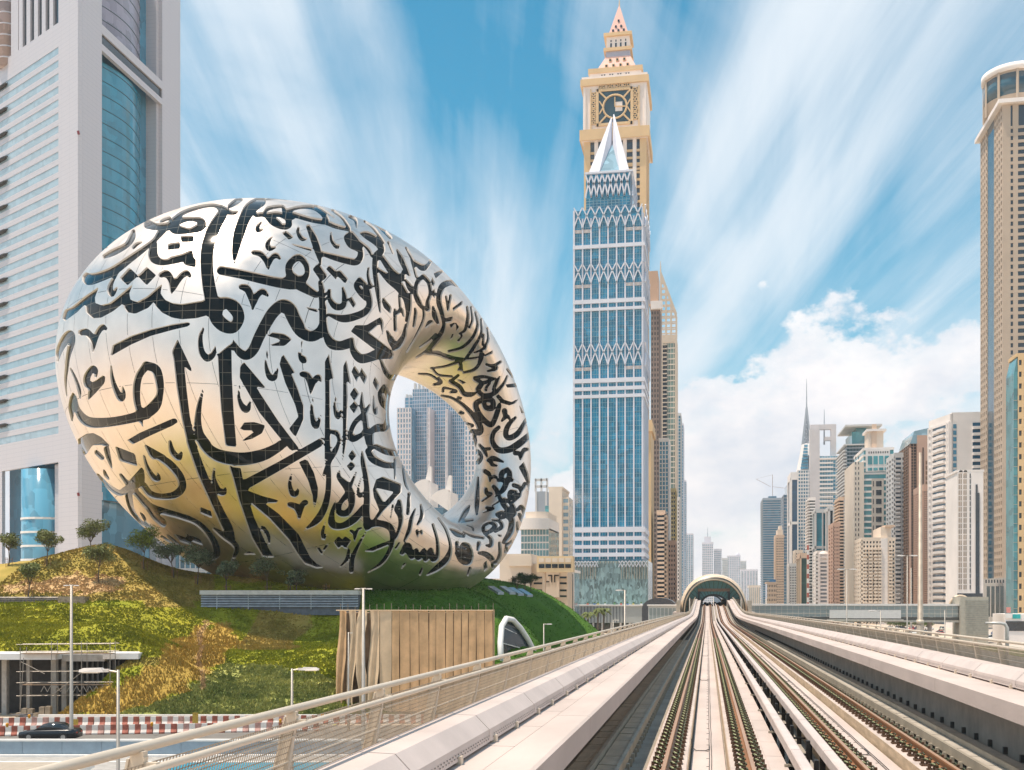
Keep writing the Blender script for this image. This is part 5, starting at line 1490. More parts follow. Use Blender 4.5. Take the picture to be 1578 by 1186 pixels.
    slab(d2, n2, s2 - 1.5, s2, -.5, H, -9, -1.2, 'return_wall', clad)
    zz = lambda y: zof(157, y, d2)
    for y0, y1, mt, nm, dp in ((37, 51, clad, 'beam', 0), (51, 67, gd, 'louvre_band', -.5), (67, 77, clad, 'beam', 0)):
        slab(d2, n2, s1, s2, zz(y1), zz(y0), -1.2, dp, nm, mt)
    # bowed curtain wall inside the opening
    def bow(z0, z1, mt, nm):
        m = M(); n_ = 14; pts = []
        for i in range(n_ + 1):
            u = i / n_; q = P0 + d2 * lerp(s1, s2 - 4, u) + n2 * (-5.5 + 4.2 * math.sin(math.pi * min(1, u * 1.0)) ** .8); pts.append(q)
        for i in range(n_): m.quad((pts[i].x, pts[i].y, z0), (pts[i + 1].x, pts[i + 1].y, z0), (pts[i + 1].x, pts[i + 1].y, z1), (pts[i].x, pts[i].y, z1))
        o = m.build(nm, mt, t, True)
        m = M()
        z = z0
        while z < z1:
            for i in range(n_): m.bar((pts[i].x + .06, pts[i].y, z), (pts[i + 1].x + .06, pts[i + 1].y, z), .12, .16)
            z += 4.1
        stuff(m.build('mullion_ring', mat('mullion_dark', (.03, .08, .11), .5), o))
    bow(zof(157, 768, d2), zz(80), gl('bow_blue', (.02, .22, .34), .07, .15, .3), 'curtain_wall')
    bow(zz(36), H, gl('bow_violet', (.26, .25, .32), .2, .2, .3), 'upper_curtain_wall')
    slab(d2, n2, s1, s2, -.5, zof(157, 755, d2), -6, -3.5, 'lobby_glass', gl('lobby_mirror', (.10, .22, .30), .08, .6, .22))
    slab(d2, n2, s1, s2, zof(157, 768, d2), zof(157, 755, d2), -6.5, -3.0, 'sill', clad)
    for z in (40, 92, 140):
        m = M(); m.tube([P0 + Vector((0, 0, z)) - n1 * .2 + Vector((.3, -.4, 0)), P0 + Vector((.3, -.4, z + .9))], .35, 8); m.build('beacon', mat('beacon_red', (.25, .03, .04), .4), t)
    a = cw(LAT(-30, 340), 352, 0)
office()
# ---- blue glass tower with pointed lattice crests
def blue_tower():
    Y = 376.0; X0, X1 = xat(885, Y), xat(990, Y); L_ = Y * .075; d_ = dep((X0 + X1) / 2, Y); Z = lambda y: CZ + (HY - y) / F * d_
    t = thing('lattice_tower', 'blue glass tower with white ribs and pointed lattice crests in front of the clock tower', 'tower', (X0, Y, 0))
    wr = wallm('rib_white', (.72, .74, .82)); bg = gl('blue_bay', (.012, .22, .38), .07, .35, .42, (1, 1, 1.2)); mul = mat('bay_mullion', (.35, .55, .62), .4, .4)
    zr = Z(322); m = M(); m.box(X0, X1, Y, Y + L_, -.5, zr); m.build('glass_body', bg, t)
    bw = (X1 - X0) / 8
    for i in range(9):                                    # ribs on the front, then on the flank
        x = X0 + i * bw; part(t, 'rib', wr, (x - .25, x + .25, Y - .7, Y + .02, Z(862), zr - (3 if i % 8 else 0)))
    for i in range(7):
        y = Y + .4 + i * (L_ - .8) / 6; part(t, 'rib', wr, (X1 - .02, X1 + .6, y - .3, y + .3, Z(862), zr - 2))
    for y0, y1 in ((376.5, 382), (461, 467), (474, 478.5), (583, 589.5), (596, 601.5), (608, 613), (812, 820), (826.5, 832.5), (839.5, 845), (851.5, 857.5)):
        part(t, 'band', wr, (X0 - .4, X1 + .9, Y - .85, Y + .01, Z(y1), Z(y0))); part(t, 'band', wr, (X1 - .01, X1 + .85, Y + .012, Y + L_, Z(y1), Z(y0)))
    part(t, 'band', wr, (X0 - .45, X0 - .01, Y + .02, Y + L_, Z(862), zr))
    # mullions of each bay
    for i in range(8):
        m = M(); x = X0 + i * bw
        for f in (.33, .66): m.box(x + f * bw - .05, x + f * bw + .05, Y - .1, Y + .01, Z(862), zr)
        z = Z(862)
        while z < zr: m.box(x + .3, x + bw - .3, Y - .09, Y + .01, z, z + .09); z += 1.65
        stuff(m.build('bay_mullions', mul, t))
    def crest(xa, xb, yy, z0, z1, n, w=.37, side=False):
        m_ = (z1 - z0)
        for i in range(n):
            for sgn in (0, 1):
                pts = []
                for k in range(6):
                    u = k / 5; q = (1 - math.cos(u * math.pi / 2)) if sgn == 0 else 1 - (1 - math.cos(u * math.pi / 2))
                    q = u ** 1.35 if sgn == 0 else 1 - u ** 1.35
                    pts.append((lerp(xa + i * (xb - xa) / n, xa + (i + 1) * (xb - xa) / n, q), z0 + u * m_))
                m = M()
                for a, b in zip(pts[:-1], pts[1:]):
                    A = (a[0], yy, a[1]) if not side else (yy, a[0], a[1]); B = (b[0], yy, b[1]) if not side else (yy, b[0], b[1]); m.bar(A, B, w, w)
                m.build('lattice_rib', wr, t)
    for y0, y1 in ((322, 352), (409, 437), (532, 565)):
        crest(X0, X1, Y - 1.0, Z(y1), Z(y0) + .8, 8); crest(Y, Y + L_, X1 + 1.0, Z(y1), Z(y0) + .8, 5, .5, True)
        part(t, 'soffit', wallm('soffit', (.60, .55, .54)), (X0, X0 + 2 * bw, Y - .3, Y, Z(y1 + 5), Z(y1))); part(t, 'soffit', wallm('soffit', (.6, .55, .54)), (X1 - 2 * bw, X1, Y - .3, Y, Z(y1 + 5), Z(y1)))
    # upper block
    U0, U1 = xat(903, Y + 2), xat(971, Y + 2); zu = Z(264)
    m = M(); m.box(U0, U1, Y + 2, Y + L_ - 3, zr - .5, zu); m.build('upper_block', bg, t)
    m = M(); fgrid(m, 'F', U0, U1, Y + 2, Y + L_ - 3, zr, Z(301), 12, 5, .88, .86, .15); stuff(m.build('upper_mullions', mul, t))
    crest(U0, U1, Y + .9, Z(301), Z(266), 8, .5); crest(Y + 1.5, Y + L_ - 3, U1 + .9, Z(301), Z(266), 5, .45, True)
    part(t, 'cap', wr, (U0 - .3, U1 + 1, Y + 1.0, Y + L_ - 2, zu, Z(261)))
    # split pyramid
    ym = Y + 2 + (L_ - 5) / 2; ap = zat(177, xat(939, Y), ym); b0, b1 = xat(906, Y), xat(969, Y); xm = xat(939, Y)
    for sgn, xb, ya in ((-1, b0, ap - 1.2), (1, b1, ap)):
        m = M(); xi = lerp(xb, xm, .5); xn = xm + sgn * .22; zg = zat(226, xm, ym - 2.6)
        A = [(xb, Y + 2, Z(261)), (xi, Y + 2, Z(261)), (xn, ym - 2.6, zg), (xn, ym - .6, ya), (xm + sgn * .6, ym - .6, ya)]; B = [(x, 2 * ym - y, z) for x, y, z in A]
        n = len(m.v); m.v += A + B; m.f += [(0, 1, 2, 3, 4), (9, 8, 7, 6, 5)] + [(i, i + 5, (i + 1) % 5 + 5, (i + 1) % 5) for i in range(5)]; m.build('blade', wr, t)
    m = M(); m.poly([(lerp(b0, xm, .4), Y + 2.3, Z(261)), (lerp(b1, xm, .4), Y + 2.3, Z(261)), (xm, ym - 2.4, zat(222, xm, ym - 2.4))]); m.build('roof_glass', gp, t)
    # mirrored podium
    pm = gl('podium_mirror', (.20, .29, .30), .10, .5, 1.7, (1, 1, .4)); zp = Z(864)
    m = M(); m.box(X0 - .6, xat(999, Y), Y - 1.2, Y + L_, -.5, zp); m.build('podium_glass', pm, t)
    for i in range(30):
        x = lerp(X0 - .5, xat(998, Y), i / 29); part(t, 'podium_fin', wallm('fin_tan', (.50, .44, .34)), (x - .07, x + .07, Y - 1.5, Y - 1.2, Z(892 if (i < 10 or i > 18) else 868), zp - .2))
    for q0, q1 in ((0, 10), (18, 29)):
        crest(lerp(X0 - .5, xat(998, Y), q0 / 29), lerp(X0 - .5, xat(998, Y), q1 / 29), Y - 1.55, Z(874), zp, 8, .22)
    lp = thing('shopping_podium', 'low grey-blue louvred podium at the foot of the blue glass tower', 'building', (X0, Y - 12, 0))
    xa, xb = xat(884, Y - 12), xat(1001, Y - 12)
    m = M(); m.box(xa, xb, Y - 12, Y - 1.3, 3.4, 9.0); m.build('block', wallm('podium_grey', (.40, .44, .45)), lp)
    part(lp, 'roof_slab', wallm('podium_white', (.66, .66, .65)), (xa - .4, xb + .4, Y - 12.5, Y - 1.25, 9.0, 9.45))
    for i in range(16): x = lerp(xa + .3, xb - 9, i / 15); part(lp, 'louvre', wallm('podium_dark', (.16, .18, .2)), (x, x + .35, Y - 12.15, Y - 12, 3.5, 8.9))
    for i in range(9): x = lerp(xa + .5, xb - .5, i / 8); part(lp, 'pillar', greyw, (x - .3, x + .3, Y - 11.8, Y - 11.2, -.2, 3.4))
    part(lp, 'shopfront', gd, (xa + .5, xb - .5, Y - 9.5, Y - 9.2, -.2, 3.4))
    rng = random.Random(2)
    cols = [(.55, .12, .1), (.1, .2, .45), (.6, .5, .2), (.7, .7, .68), (.15, .35, .2)]
    for i in range(9):
        x = lerp(xa + 4, xb - 3, i / 8) + rng.uniform(-.6, .6); q = thing('roof_planter', f'small bright planter box on the low podium roof, {ORD[i]} from the left', 'planter', (x, Y - 10, 9.45), 'planters on the podium roof')
        part(q, 'box', mat(f'planter_{i % 5}', cols[i % 5], .7), (x - .35, x + .35, Y - 10.3, Y - 9.7, 9.45, 9.9)); part(q, 'plant', mat('planter_leaf', (.10, .2, .05), .9), (x - .22, x + .22, Y - 10.2, Y - 9.8, 9.9, 10.4))
blue_tower()
# ---- clock tower
def clock_tower():
    Y = 585.0; d_ = dep(xat(946, Y + 10), Y + 10); Z = lambda y: CZ + (HY - y) / F * d_; X = lambda p: xat(p, Y)
    t = thing('clock_tower', 'tall golden stone clock tower with pink spire behind the blue glass tower', 'tower', (X(946), Y, 0))
    pk = wallm('spire_pink', (.80, .49, .41)); pl = wallm('clock_white', (.86, .76, .69)); gs = gold; W_ = X(993) - X(903); yc = Y + W_ / 2
    def ring_box(p0, p1, y0, y1, mt, nm, grow=0):
        a, b = X(p0) - grow, X(p1) + grow; w = (b - a); return part(t, nm, mt, (a, b, yc - w / 2, yc + w / 2, Z(y1), Z(y0)))
    ring_box(904, 992, 228, 935, gd, 'shaft_core')
    xs = [905, 919, 933, 948, 963, 978, 991]
    a, b = X(904), X(992); ya, yb = yc - (b - a) / 2, yc + (b - a) / 2
    for i, p in enumerate(xs):
        w = 1.7 if i in (0, 6) else 1.0; part(t, 'pier', gs if i in (0, 6) else pl, (X(p) - w, X(p) + w, ya - 1.2, ya + .1, -.5, Z(228)))
        y = lerp(ya + .6, yb - .6, i / 6); part(t, 'pier', gs, (b - .1, b + 1.3, y - w, y + w, -.5, Z(228)))
    m = M()
    for k in range(64):
        z = 4 + k * (Z(236) - 4) / 64; m.box(a, b, ya - .6, ya + .05, z, z + 1.2); m.box(b - .05, b + .6, ya, yb, z, z + 1.2)
    stuff(m.build('spandrels', gs, t))
    for y in (264, 272): ring_box(903, 993, y, y + 3, gs, 'string_course', .4)
    ring_box(894, 1001, 212, 228, gs, 'lower_cornice'); ring_box(897, 998, 223, 228.5, pl, 'frieze', .2)
    ring_box(899, 997, 145, 212, pl, 'clock_block')
    c0 = X(948); yf = yc - (X(997) - X(899)) / 2
    # clock face: square well, ring and diagonals
    def fb(p0, p1, y0, y1, mt, nm, pr): return part(t, nm, mt, (X(p0), X(p1), yf - pr, yf + .05, Z(y1), Z(y0)))
    fb(922, 973, 154, 204, gl('clock_glass', (.02, .05, .06), .1), 'clock_glass', .15)
    for p0, p1, y0, y1 in ((920, 975, 151, 155), (920, 975, 203, 207), (919, 923, 151, 207), (972, 976, 151, 207), (910, 912, 150, 212), (984, 986, 150, 212)): fb(p0, p1, y0, y1, gs, 'clock_frame', .8)
    zc_ = Z(179); r = (X(966) - X(930)) / 2
    m = M(); m.tube([(c0 + r * math.cos(q), yf - .5, zc_ + r * math.sin(q)) for q in np.linspace(0, 2 * math.pi, 33)], .55, 6, False); m.build('clock_ring', gs, t, True)
    for sx in (-1, 1):
        for sz in (-1, 1):
            m = M(); m.bar((c0 + sx * r * .72, yf - .5, zc_ + sz * r * .72), (c0 + sx * (X(972) - X(948)), yf - .5, zc_ + sz * (Z(155) - zc_)), .8); m.build('diagonal', gs, t)
            m = M(); m.bar((c0 + sx * r * 1.0, yf - .5, zc_), (c0 + sx * (X(972) - c0), yf - .5, zc_ + sz * r * .55), .6); m.build('diagonal', gs, t)
    part(t, 'clock_hub', pl, (c0 + .2, c0 + 4, yf - .4, yf + .1, Z(186), Z(172)))
    m = M(); m.bar((c0, yf - .6, zc_), (c0, yf - .6, zc_ + r * .8), .5); m.build('clock_hand', gs, t); m = M(); m.bar((c0, yf - .6, zc_), (c0 + r * .9, yf - .6, zc_ - .3), .5); m.build('clock_hand', gs, t)
    def lat(p0, p1, y0, y1):
        fb(p0, p1, y0, y1, gd, 'grille_glass', .1); m = M(); A = [(X(p0), yf - .35, Z(y0)), (X(p1), yf - .35, Z(y0)), (X(p1), yf - .35, Z(y1)), (X(p0), yf - .35, Z(y1))]
        for i, j in ((0, 1), (1, 2), (2, 3), (3, 0), (0, 2), (1, 3)): m.bar(A[i], A[j], .55)
        m.build('grille', gs, t)
    for i in range(4): lat(923.5 + i * 12.5, 933 + i * 12.5, 143.5, 151); lat(911.5, 919, 156 + i * 12.4, 166 + i * 12.4); lat(974.5, 983, 153 + i * 12.4, 163 + i * 12.4)
    for p in (901, 994): fb(p - 1, p + 2, 148, 212, pl, 'corner_strip', .7)
    ring_box(895, 1000, 135, 145, gs, 'upper_cornice'); ring_box(897, 998, 131, 135, pl, 'balustrade')
    ring_box(908, 988, 122, 131, pl, 'attic')
    for i in range(4):
        for k in (0, 4): m = M(); p = 926 + i * 12.5 + k; part(t, 'attic_window', gd, (X(p), X(p + 2.2), yc - (X(988) - X(908)) / 2 - .12, yc - (X(988) - X(908)) / 2 + .02, Z(129), Z(124.5)))
    ring_box(906, 990, 115, 122, gs, 'attic_cornice')
    def frust(p0, p1, q0, q1, y0, y1, mt, nm):
        a, b, c, d2 = X(p0), X(p1), X(q0), X(q1); w, v = (b - a) / 2, (d2 - c) / 2; m = M()
        m.hexa([(a, yc - w, Z(y1)), (b, yc - w, Z(y1)), (b, yc + w, Z(y1)), (a, yc + w, Z(y1))], [(c, yc - v, Z(y0)), (d2, yc - v, Z(y0)), (d2, yc + v, Z(y0)), (c, yc + v, Z(y0))]); return m.build(nm, mt, t)
    frust(917, 981, 931, 969, 88, 115, pk, 'mansard'); ring_box(931, 969, 80, 88, wallm('slate_blue', (.40, .42, .52)), 'slate_band')
    for row, n, y in ((0, 3, 96), (1, 4, 107)):
        for i in range(n):
            p = 950 + (i - (n - 1) / 2) * 11 - .5; u = (115 - y) / 27; w = lerp((X(981) - X(917)) / 2, (X(969) - X(931)) / 2, u)
            m = M(); x = X(p); yq = yc - w - .5; h = Z(y); m.box(x - .75, x + .75, yq - .3, yq + 1.6, h - .9, h + .9); m.build('dormer', gs, t); part(t, 'dormer_glass', gd, (x - .45, x + .45, yq - .4, yq - .28, h - .6, h + .5))
    ring_box(928, 972, 75, 80, gs, 'belfry_base'); ring_box(932, 968, 57, 75, pl, 'belfry'); ring_box(928, 972, 52, 57, gs, 'belfry_cornice')
    wb = (X(968) - X(932)) / 2
    for i in range(4): p = 938 + i * 7.6; part(t, 'belfry_window', gd, (X(p), X(p + 2.6), yc - wb - .12, yc - wb + .02, Z(74), Z(67))); part(t, 'belfry_window', gd, (X(p + .5), X(p + 2.2), yc - wb - .12, yc - wb + .02, Z(65), Z(62)))
    frust(935, 966, 950.3, 951.2, 0, 52, pk, 'spire')
    for row, y, n in ((0, 46, 3), (1, 39, 2), (2, 29, 1)):
        for i in range(n):
            p = 950.5 + (i - (n - 1) / 2) * 8.4; w = lerp((X(966) - X(935)) / 2, .2, (52 - y) / 52); x = X(p); part(t, 'spire_dormer', gd, (x - .5, x + .5, yc - w - .6, yc - w + .6, Z(y) - .6, Z(y) + .6))
    m = M(); m.tube([(X(950.8), yc, Z(1)), (X(950.8), yc, Z(-9))], [.4, .15], 6); m.build('finial', gs, t)
    an = thing('golden_annex', 'lower golden stone annex wing to the right of the clock tower', 'tower', (X(1001), 560, 0))
    part(an, 'body', gold, (xat(992, 560), xat(1003.5, 560), 560, 590, -.5, zat(665, xat(998, 560), 560))); zz = zat(665, xat(998, 560), 560); part(an, 'cornice', gold, (xat(990, 560), xat(1006, 560), 558.5, 591, zz, zz + 4)); part(an, 'capital', gold, (xat(991, 560), xat(1005, 560), 559, 590.6, zz + 4, zz + 6))
clock_tower()
# ------------------------------------------------------------------ towers right of the highway, far to near
def mast(t, x, y, z0, z1, r=.4, mt=None):
    m = M(); m.tube([(x, y, z0), (x, y, lerp(z0, z1, .6)), (x, y, z1)], [r, r * .6, r * .25], 6); return m.build('mast', mt or slate, t)
def balconies(t, face, x0, x1, y0, y1, z0, z1, n, out, mt, f0=0., f1=1., th=1.0):
    for k in range(n):
        z = lerp(z0, z1, (k + .3) / n)
        if face == 'F': part(t, 'balcony', mt, (lerp(x0, x1, f0), lerp(x0, x1, f1), y0 - out, y0 - .02, z, z + th))
        elif face == 'L': part(t, 'balcony', mt, (x0 - out, x0 - .02, lerp(y0, y1, f0), lerp(y0, y1, f1), z, z + th))
        else: part(t, 'balcony', mt, (x1 + .02, x1 + out, lerp(y0, y1, f0), lerp(y0, y1, f1), z, z + th))
# far hazy group beyond the station
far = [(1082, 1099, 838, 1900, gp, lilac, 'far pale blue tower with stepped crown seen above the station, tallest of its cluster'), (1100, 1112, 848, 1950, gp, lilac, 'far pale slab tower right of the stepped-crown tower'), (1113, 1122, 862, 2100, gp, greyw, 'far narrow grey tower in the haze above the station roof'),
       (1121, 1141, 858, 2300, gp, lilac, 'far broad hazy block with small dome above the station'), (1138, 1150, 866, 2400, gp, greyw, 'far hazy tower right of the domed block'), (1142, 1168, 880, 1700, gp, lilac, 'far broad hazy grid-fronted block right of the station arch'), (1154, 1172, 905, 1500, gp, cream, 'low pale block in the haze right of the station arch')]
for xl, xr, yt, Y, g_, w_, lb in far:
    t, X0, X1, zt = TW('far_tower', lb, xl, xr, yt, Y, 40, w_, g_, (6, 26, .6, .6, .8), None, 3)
    if yt == 838:
        part(t, 'crown', w_, (lerp(X0, X1, .2), lerp(X0, X1, .8), Y + 5, Y + 30, zt + 3, zt + 13)); mast(t, (X0 + X1) / 2, Y + 15, zt + 13, zt + 30, .8)
    if yt == 858:
        m = M(); m.tube([(X1 - 5, Y + 10, zt + 2), (X1 - 5, Y + 10, zt + 5), (X1 - 5, Y + 10, zt + 8), (X1 - 5, Y + 10, zt + 9.5)], [4.5, 4.5, 3, .3], 12); m.build('dome', w_, t, True)
# tower under construction with crane
def x_constr(t, X0, X1, Ya, Yb, zt):
    part(t, 'core_top', gb, (lerp(X0, X1, .3), lerp(X0, X1, .75), Ya + 4, Yb - 4, zt, zt + 4)); x = lerp(X0, X1, .55)
    cr = thing('tower_crane', 'thin tower crane on top of the unfinished dark tower', 'crane', (x, Ya + 10, zt + 4)); my = mat('crane_steel', (.45, .33, .30), .6)
    m = M(); m.tube([(x, Ya + 10, zt + 4), (x, Ya + 10, zt + 26)], .35, 4); m.build('mast', my, cr)
    m = M(); m.bar((x - 2, Ya + 10, zt + 14), (x - 16, Ya + 10, zt + 22), .35); m.build('jib', my, cr); m = M(); m.bar((x, Ya + 10, zt + 14), (x + 22, Ya + 10, zt + 11), .3); m.build('jib', my, cr); m = M(); m.bar((x, Ya + 10, zt + 26), (x - 16, Ya + 10, zt + 22), .12); m.build('tie', my, cr)
TW('unfinished_tower', 'unfinished dark glass tower with bare floor edges and crane left of the tan slim tower', 1176, 1204, 770, 1100, 45, slate, gb, (1, 46, 1, .62, .9), (1, 46, 1, .62, .9), 2, extra=x_constr)
TW('slim_tan_tower', 'slim tan apartment tower with stepped top right of the unfinished tower', 1196, 1208, 828, 820, 22, tanw, gd, (4, 30, .45, .55, .4), (3, 30, .5, .55, .4), 2, extra=lambda t, a, b, c, d_, z: (part(t, 'step', cream, (lerp(a, b, .2), lerp(a, b, .9), c + 2, d_ - 2, z + 2, z + 6)), part(t, 'step', cream, (lerp(a, b, .45), lerp(a, b, .8), c + 4, d_ - 4, z + 6, z + 9))))
TW('low_tan_block', 'low tan hotel block with blue roof sign in front of the unfinished tower', 1182, 1197, 899, 700, 20, tanw, gd, (6, 7, .45, .5, .3), None, 1, extra=lambda t, a, b, c, d_, z: part(t, 'roof_sign', mat('sign_blue', (.06, .22, .45), .5), (lerp(a, b, .25), lerp(a, b, .9), c, c + .4, z + 1, z + 2.6)))
TW('blue_notch_tower', 'narrow blue-grey glass tower with notched top behind the slim tan tower', 1208, 1218, 762, 980, 36, slate, gb, (3, 36, .8, .7, .4), (4, 36, .8, .7, .4), None, extra=lambda t, a, b, c, d_, z: part(t, 'notch', gb, (lerp(a, b, .5), b, c + 3, d_ - 4, z, z + 9)))
TW('framed_slab_tower', 'dark blue glass slab in a broad white frame left of the mast-topped tower', 1219, 1230, 737, 900, 34, white, gl('glass_navy', (.01, .06, .13)), (1, 3, .72, .94, .7), (1, 3, .6, .94, .7), 5)
def x_spire(t, X0, X1, Ya, Yb, zt):
    w = (X1 - X0); xm = (X0 + X1) / 2 + w * .18; ym = (Ya + Yb) / 2; zs = zat(680, xm, Ya); za = zat(622, xm, Ya); zm = zat(578, xm, Ya)
    m = M(); m.hexa([(X0 + .5, Ya + 1, zt), (X1, Ya + 1, zt), (X1, Yb - 1, zt), (X0 + .5, Yb - 1, zt)], [(xm - w * .30, ym - w * .3, zs), (xm + w * .32, ym - w * .3, zs), (xm + w * .32, ym + w * .3, zs), (xm - w * .3, ym + w * .3, zs)]); m.build('tapered_top', white, t)
    for k in range(8):
        z = lerp(zt, zs, (k + .4) / 9); u = (k + .4) / 9; part(t, 'top_window', gk, (lerp(X0 + 2, xm - w * .2, u), xm - .3, Ya + lerp(.2, 6.2, u) * .35 - .2, Ya + 6.5, z, z + 2.0)); part(t, 'top_window', gk, (xm + .8, lerp(X1 - 1, xm + w * .28, u), Ya + lerp(.2, 6.2, u) * .35 - .2, Ya + 6.5, z, z + 2.0))
    A = [(-.27, -.27), (.27, -.27), (.27, .27), (-.27, .27)]
    for i in range(4):
        a, b = A[i], A[(i + 1) % 4]
        m = M(); m.bar((xm + a[0] * w, ym + a[1] * w, zs), (xm, ym, za), 1.5); m.build('lattice_leg', slate, t)
        for k in range(7):
            u, v = k / 8, (k + 1) / 8; p = lambda c, q: (xm + c[0] * w * (1 - q), ym + c[1] * w * (1 - q), lerp(zs, za, q))
            m = M(); m.bar(p(a, u), p(b, v), .7); m.bar(p(b, u), p(a, v), .7); m.bar(p(a, v), p(b, v), .7); m.build('lattice_brace', slate, t)
    mast(t, xm, ym, za, zm, .6)
TW('spire_tower', 'slender white and glass tower ending in a pointed open lattice spire with mast', 1230, 1253, 724, 1000, 34, white, gb, (6, 40, .62, .6, .6), (4, 40, .6, .6, .6), None, extra=x_spire)
def x_frame(t, X0, X1, Ya, Yb, zt):
    pale = wallm('crown_pale', (.66, .62, .62)); zc = zat(652, X0, Ya); xa, xb = xat(1254, Ya), xat(1290, Ya)
    for b in ((xa - 2, xa + 5, zt, zc, 0), (xa + 5.01, xb - 4.01, zc - 4, zc, .4), (xb - 4, xb, zt, zc, 0), (xa + 9, xb - 4.02, zc - 13, zc - 10, .6)): part(t, 'crown_frame', pale, (b[0], b[1], Ya + 6 + b[4], Ya + 12 - b[4], b[2], b[3]))
    mast(t, xat(1272, Ya), Ya + 9, zc - 16, zat(628, X0, Ya), .7)
    for k in range(22):
        z = zt - 3 - k * 3.4; part(t, 'fin_balcony', white, (X0, lerp(X0, X1, .62 if k % 4 else .95), Ya - 1.6, Ya, z, z + 1.3))
    part(t, 'white_pylon', pale, (xat(1248, Ya), X0 - .01, Ya - 1.0, Ya + 5.9, -.5, zt + 22))
TW('crowned_blue_tower', 'blue glass tower with white balcony fins and open white frame crown', 1263, 1296, 702, 900, 36, white, gk, (8, 40, .9, .85, .25), None, None, extra=x_frame)
lowr = [('white_mid_block', 'narrow white apartment block with small dark windows below the framed slab', 1217, 1227, 872, 640, 18, white, gd, (4, 20, .5, .5, .4)), ('cream_mid_block', 'narrow cream block just right of the narrow white one', 1226, 1236, 851, 660, 18, cream, gd, (3, 22, .5, .5, .4)),
        ('green_glass_block', 'dark green glass block with tan crown', 1234, 1244, 856, 600, 22, tanw, gl('glass_green', (.06, .12, .10)), (1, 1, .8, .92, .5)), ('white_curved_tower', 'white tower ringed by balcony bands left of the white-framed blue block', 1248, 1256, 770, 640, 20, white, gd, (1, 40, 1, .5, 1.2)),
        ('white_frame_block', 'white-framed block with bright blue glass panels', 1257, 1278, 788, 620, 24, greyw, gl('glass_turq', (.03, .22, .30)), (2, 3, .8, .93, .6)), ('arched_white_block', 'white block with rounded top and grey side wall', 1260, 1278, 853, 540, 18, white, slate, (1, 18, .55, .55, .8)),
        ('grey_notch_tower', 'grey tower with dark glass notches left of the brown balcony towers', 1278, 1291, 784, 600, 24, greyw, gd, (2, 2, .6, .94, .6)), ('brown_dotted_tower', 'pinkish brown tower dotted with small dark windows', 1285, 1294, 810, 520, 20, pinkst, gd, (4, 26, .45, .45, .4)),
        ('tan_balcony_tower', 'slim tan tower with rounded balconies left of the dark teal tower', 1294, 1300, 770, 560, 20, tanw, gd, (1, 38, 1, .5, .9))]
for nm, lb, xl, xr, yt, Y, L_, w_, g_, F_ in lowr:
    ex = None
    if nm == 'arched_white_block':
        ex = lambda t, a, b, c, d_, z: (lambda m: m.build('round_top', white, t, True))(M().tube([((a + b) / 2, c - .5, z - 1.5), ((a + b) / 2, d_, z - 1.5)], (b - a) / 2, 16))
    TW(nm, lb, xl, xr, yt, Y, L_, w_, g_, F_, (max(2, F_[0] // 2), F_[1], F_[2], F_[3], F_[4]), 1.5, extra=ex)
t = thing('telecom_mast', 'thin red and white lattice mast among the lower white blocks', 'mast', (xat(1245, 560), 560, 0))
for k in range(16):
    z0, z1 = lerp(0, zat(840, xat(1245, 560), 560), k / 16), lerp(0, zat(840, xat(1245, 560), 560), (k + 1) / 16); part(t, 'mast_section', mat('mast_red', (.5, .12, .08), .5) if k % 2 else whitep, (xat(1245, 560) - .45, xat(1245, 560) + .45, 559.5, 560.4, z0, z1))
def x_teal(t, X0, X1, Ya, Yb, zt):
    balconies(t, 'L', X0, X1, Ya, Yb, 12, zt - 3, 44, 2.2, greyw, 0, 1, .9); xr = X1
    part(t, 'penthouse', gt, (X0 + 4, xr - 3, Ya + 5, Yb - 4, zt, zt + 9)); part(t, 'roof_canopy', greyw, (X0 - 1, xr + 3, Ya - 1, Yb + 1, zt + 12, zt + 13.2)); part(t, 'penthouse', gt, (X0 + 7, xr - 6, Ya + 8, Yb - 7, zt + 9, zt + 12)); part(t, 'ledge', greyw, (X0 - 2, xr + 1, Ya - 2, Yb, zt - .8, zt))
TW('dark_teal_tower', 'dark teal glass tower with stacked side balconies and overhanging roof canopy', 1305, 1352, 684, 760, 44, slate, gl('glass_deepteal', (.012, .07, .09)), (10, 46, .92, .7, .3), (1, 46, 1, .6, .4), None, extra=x_teal)
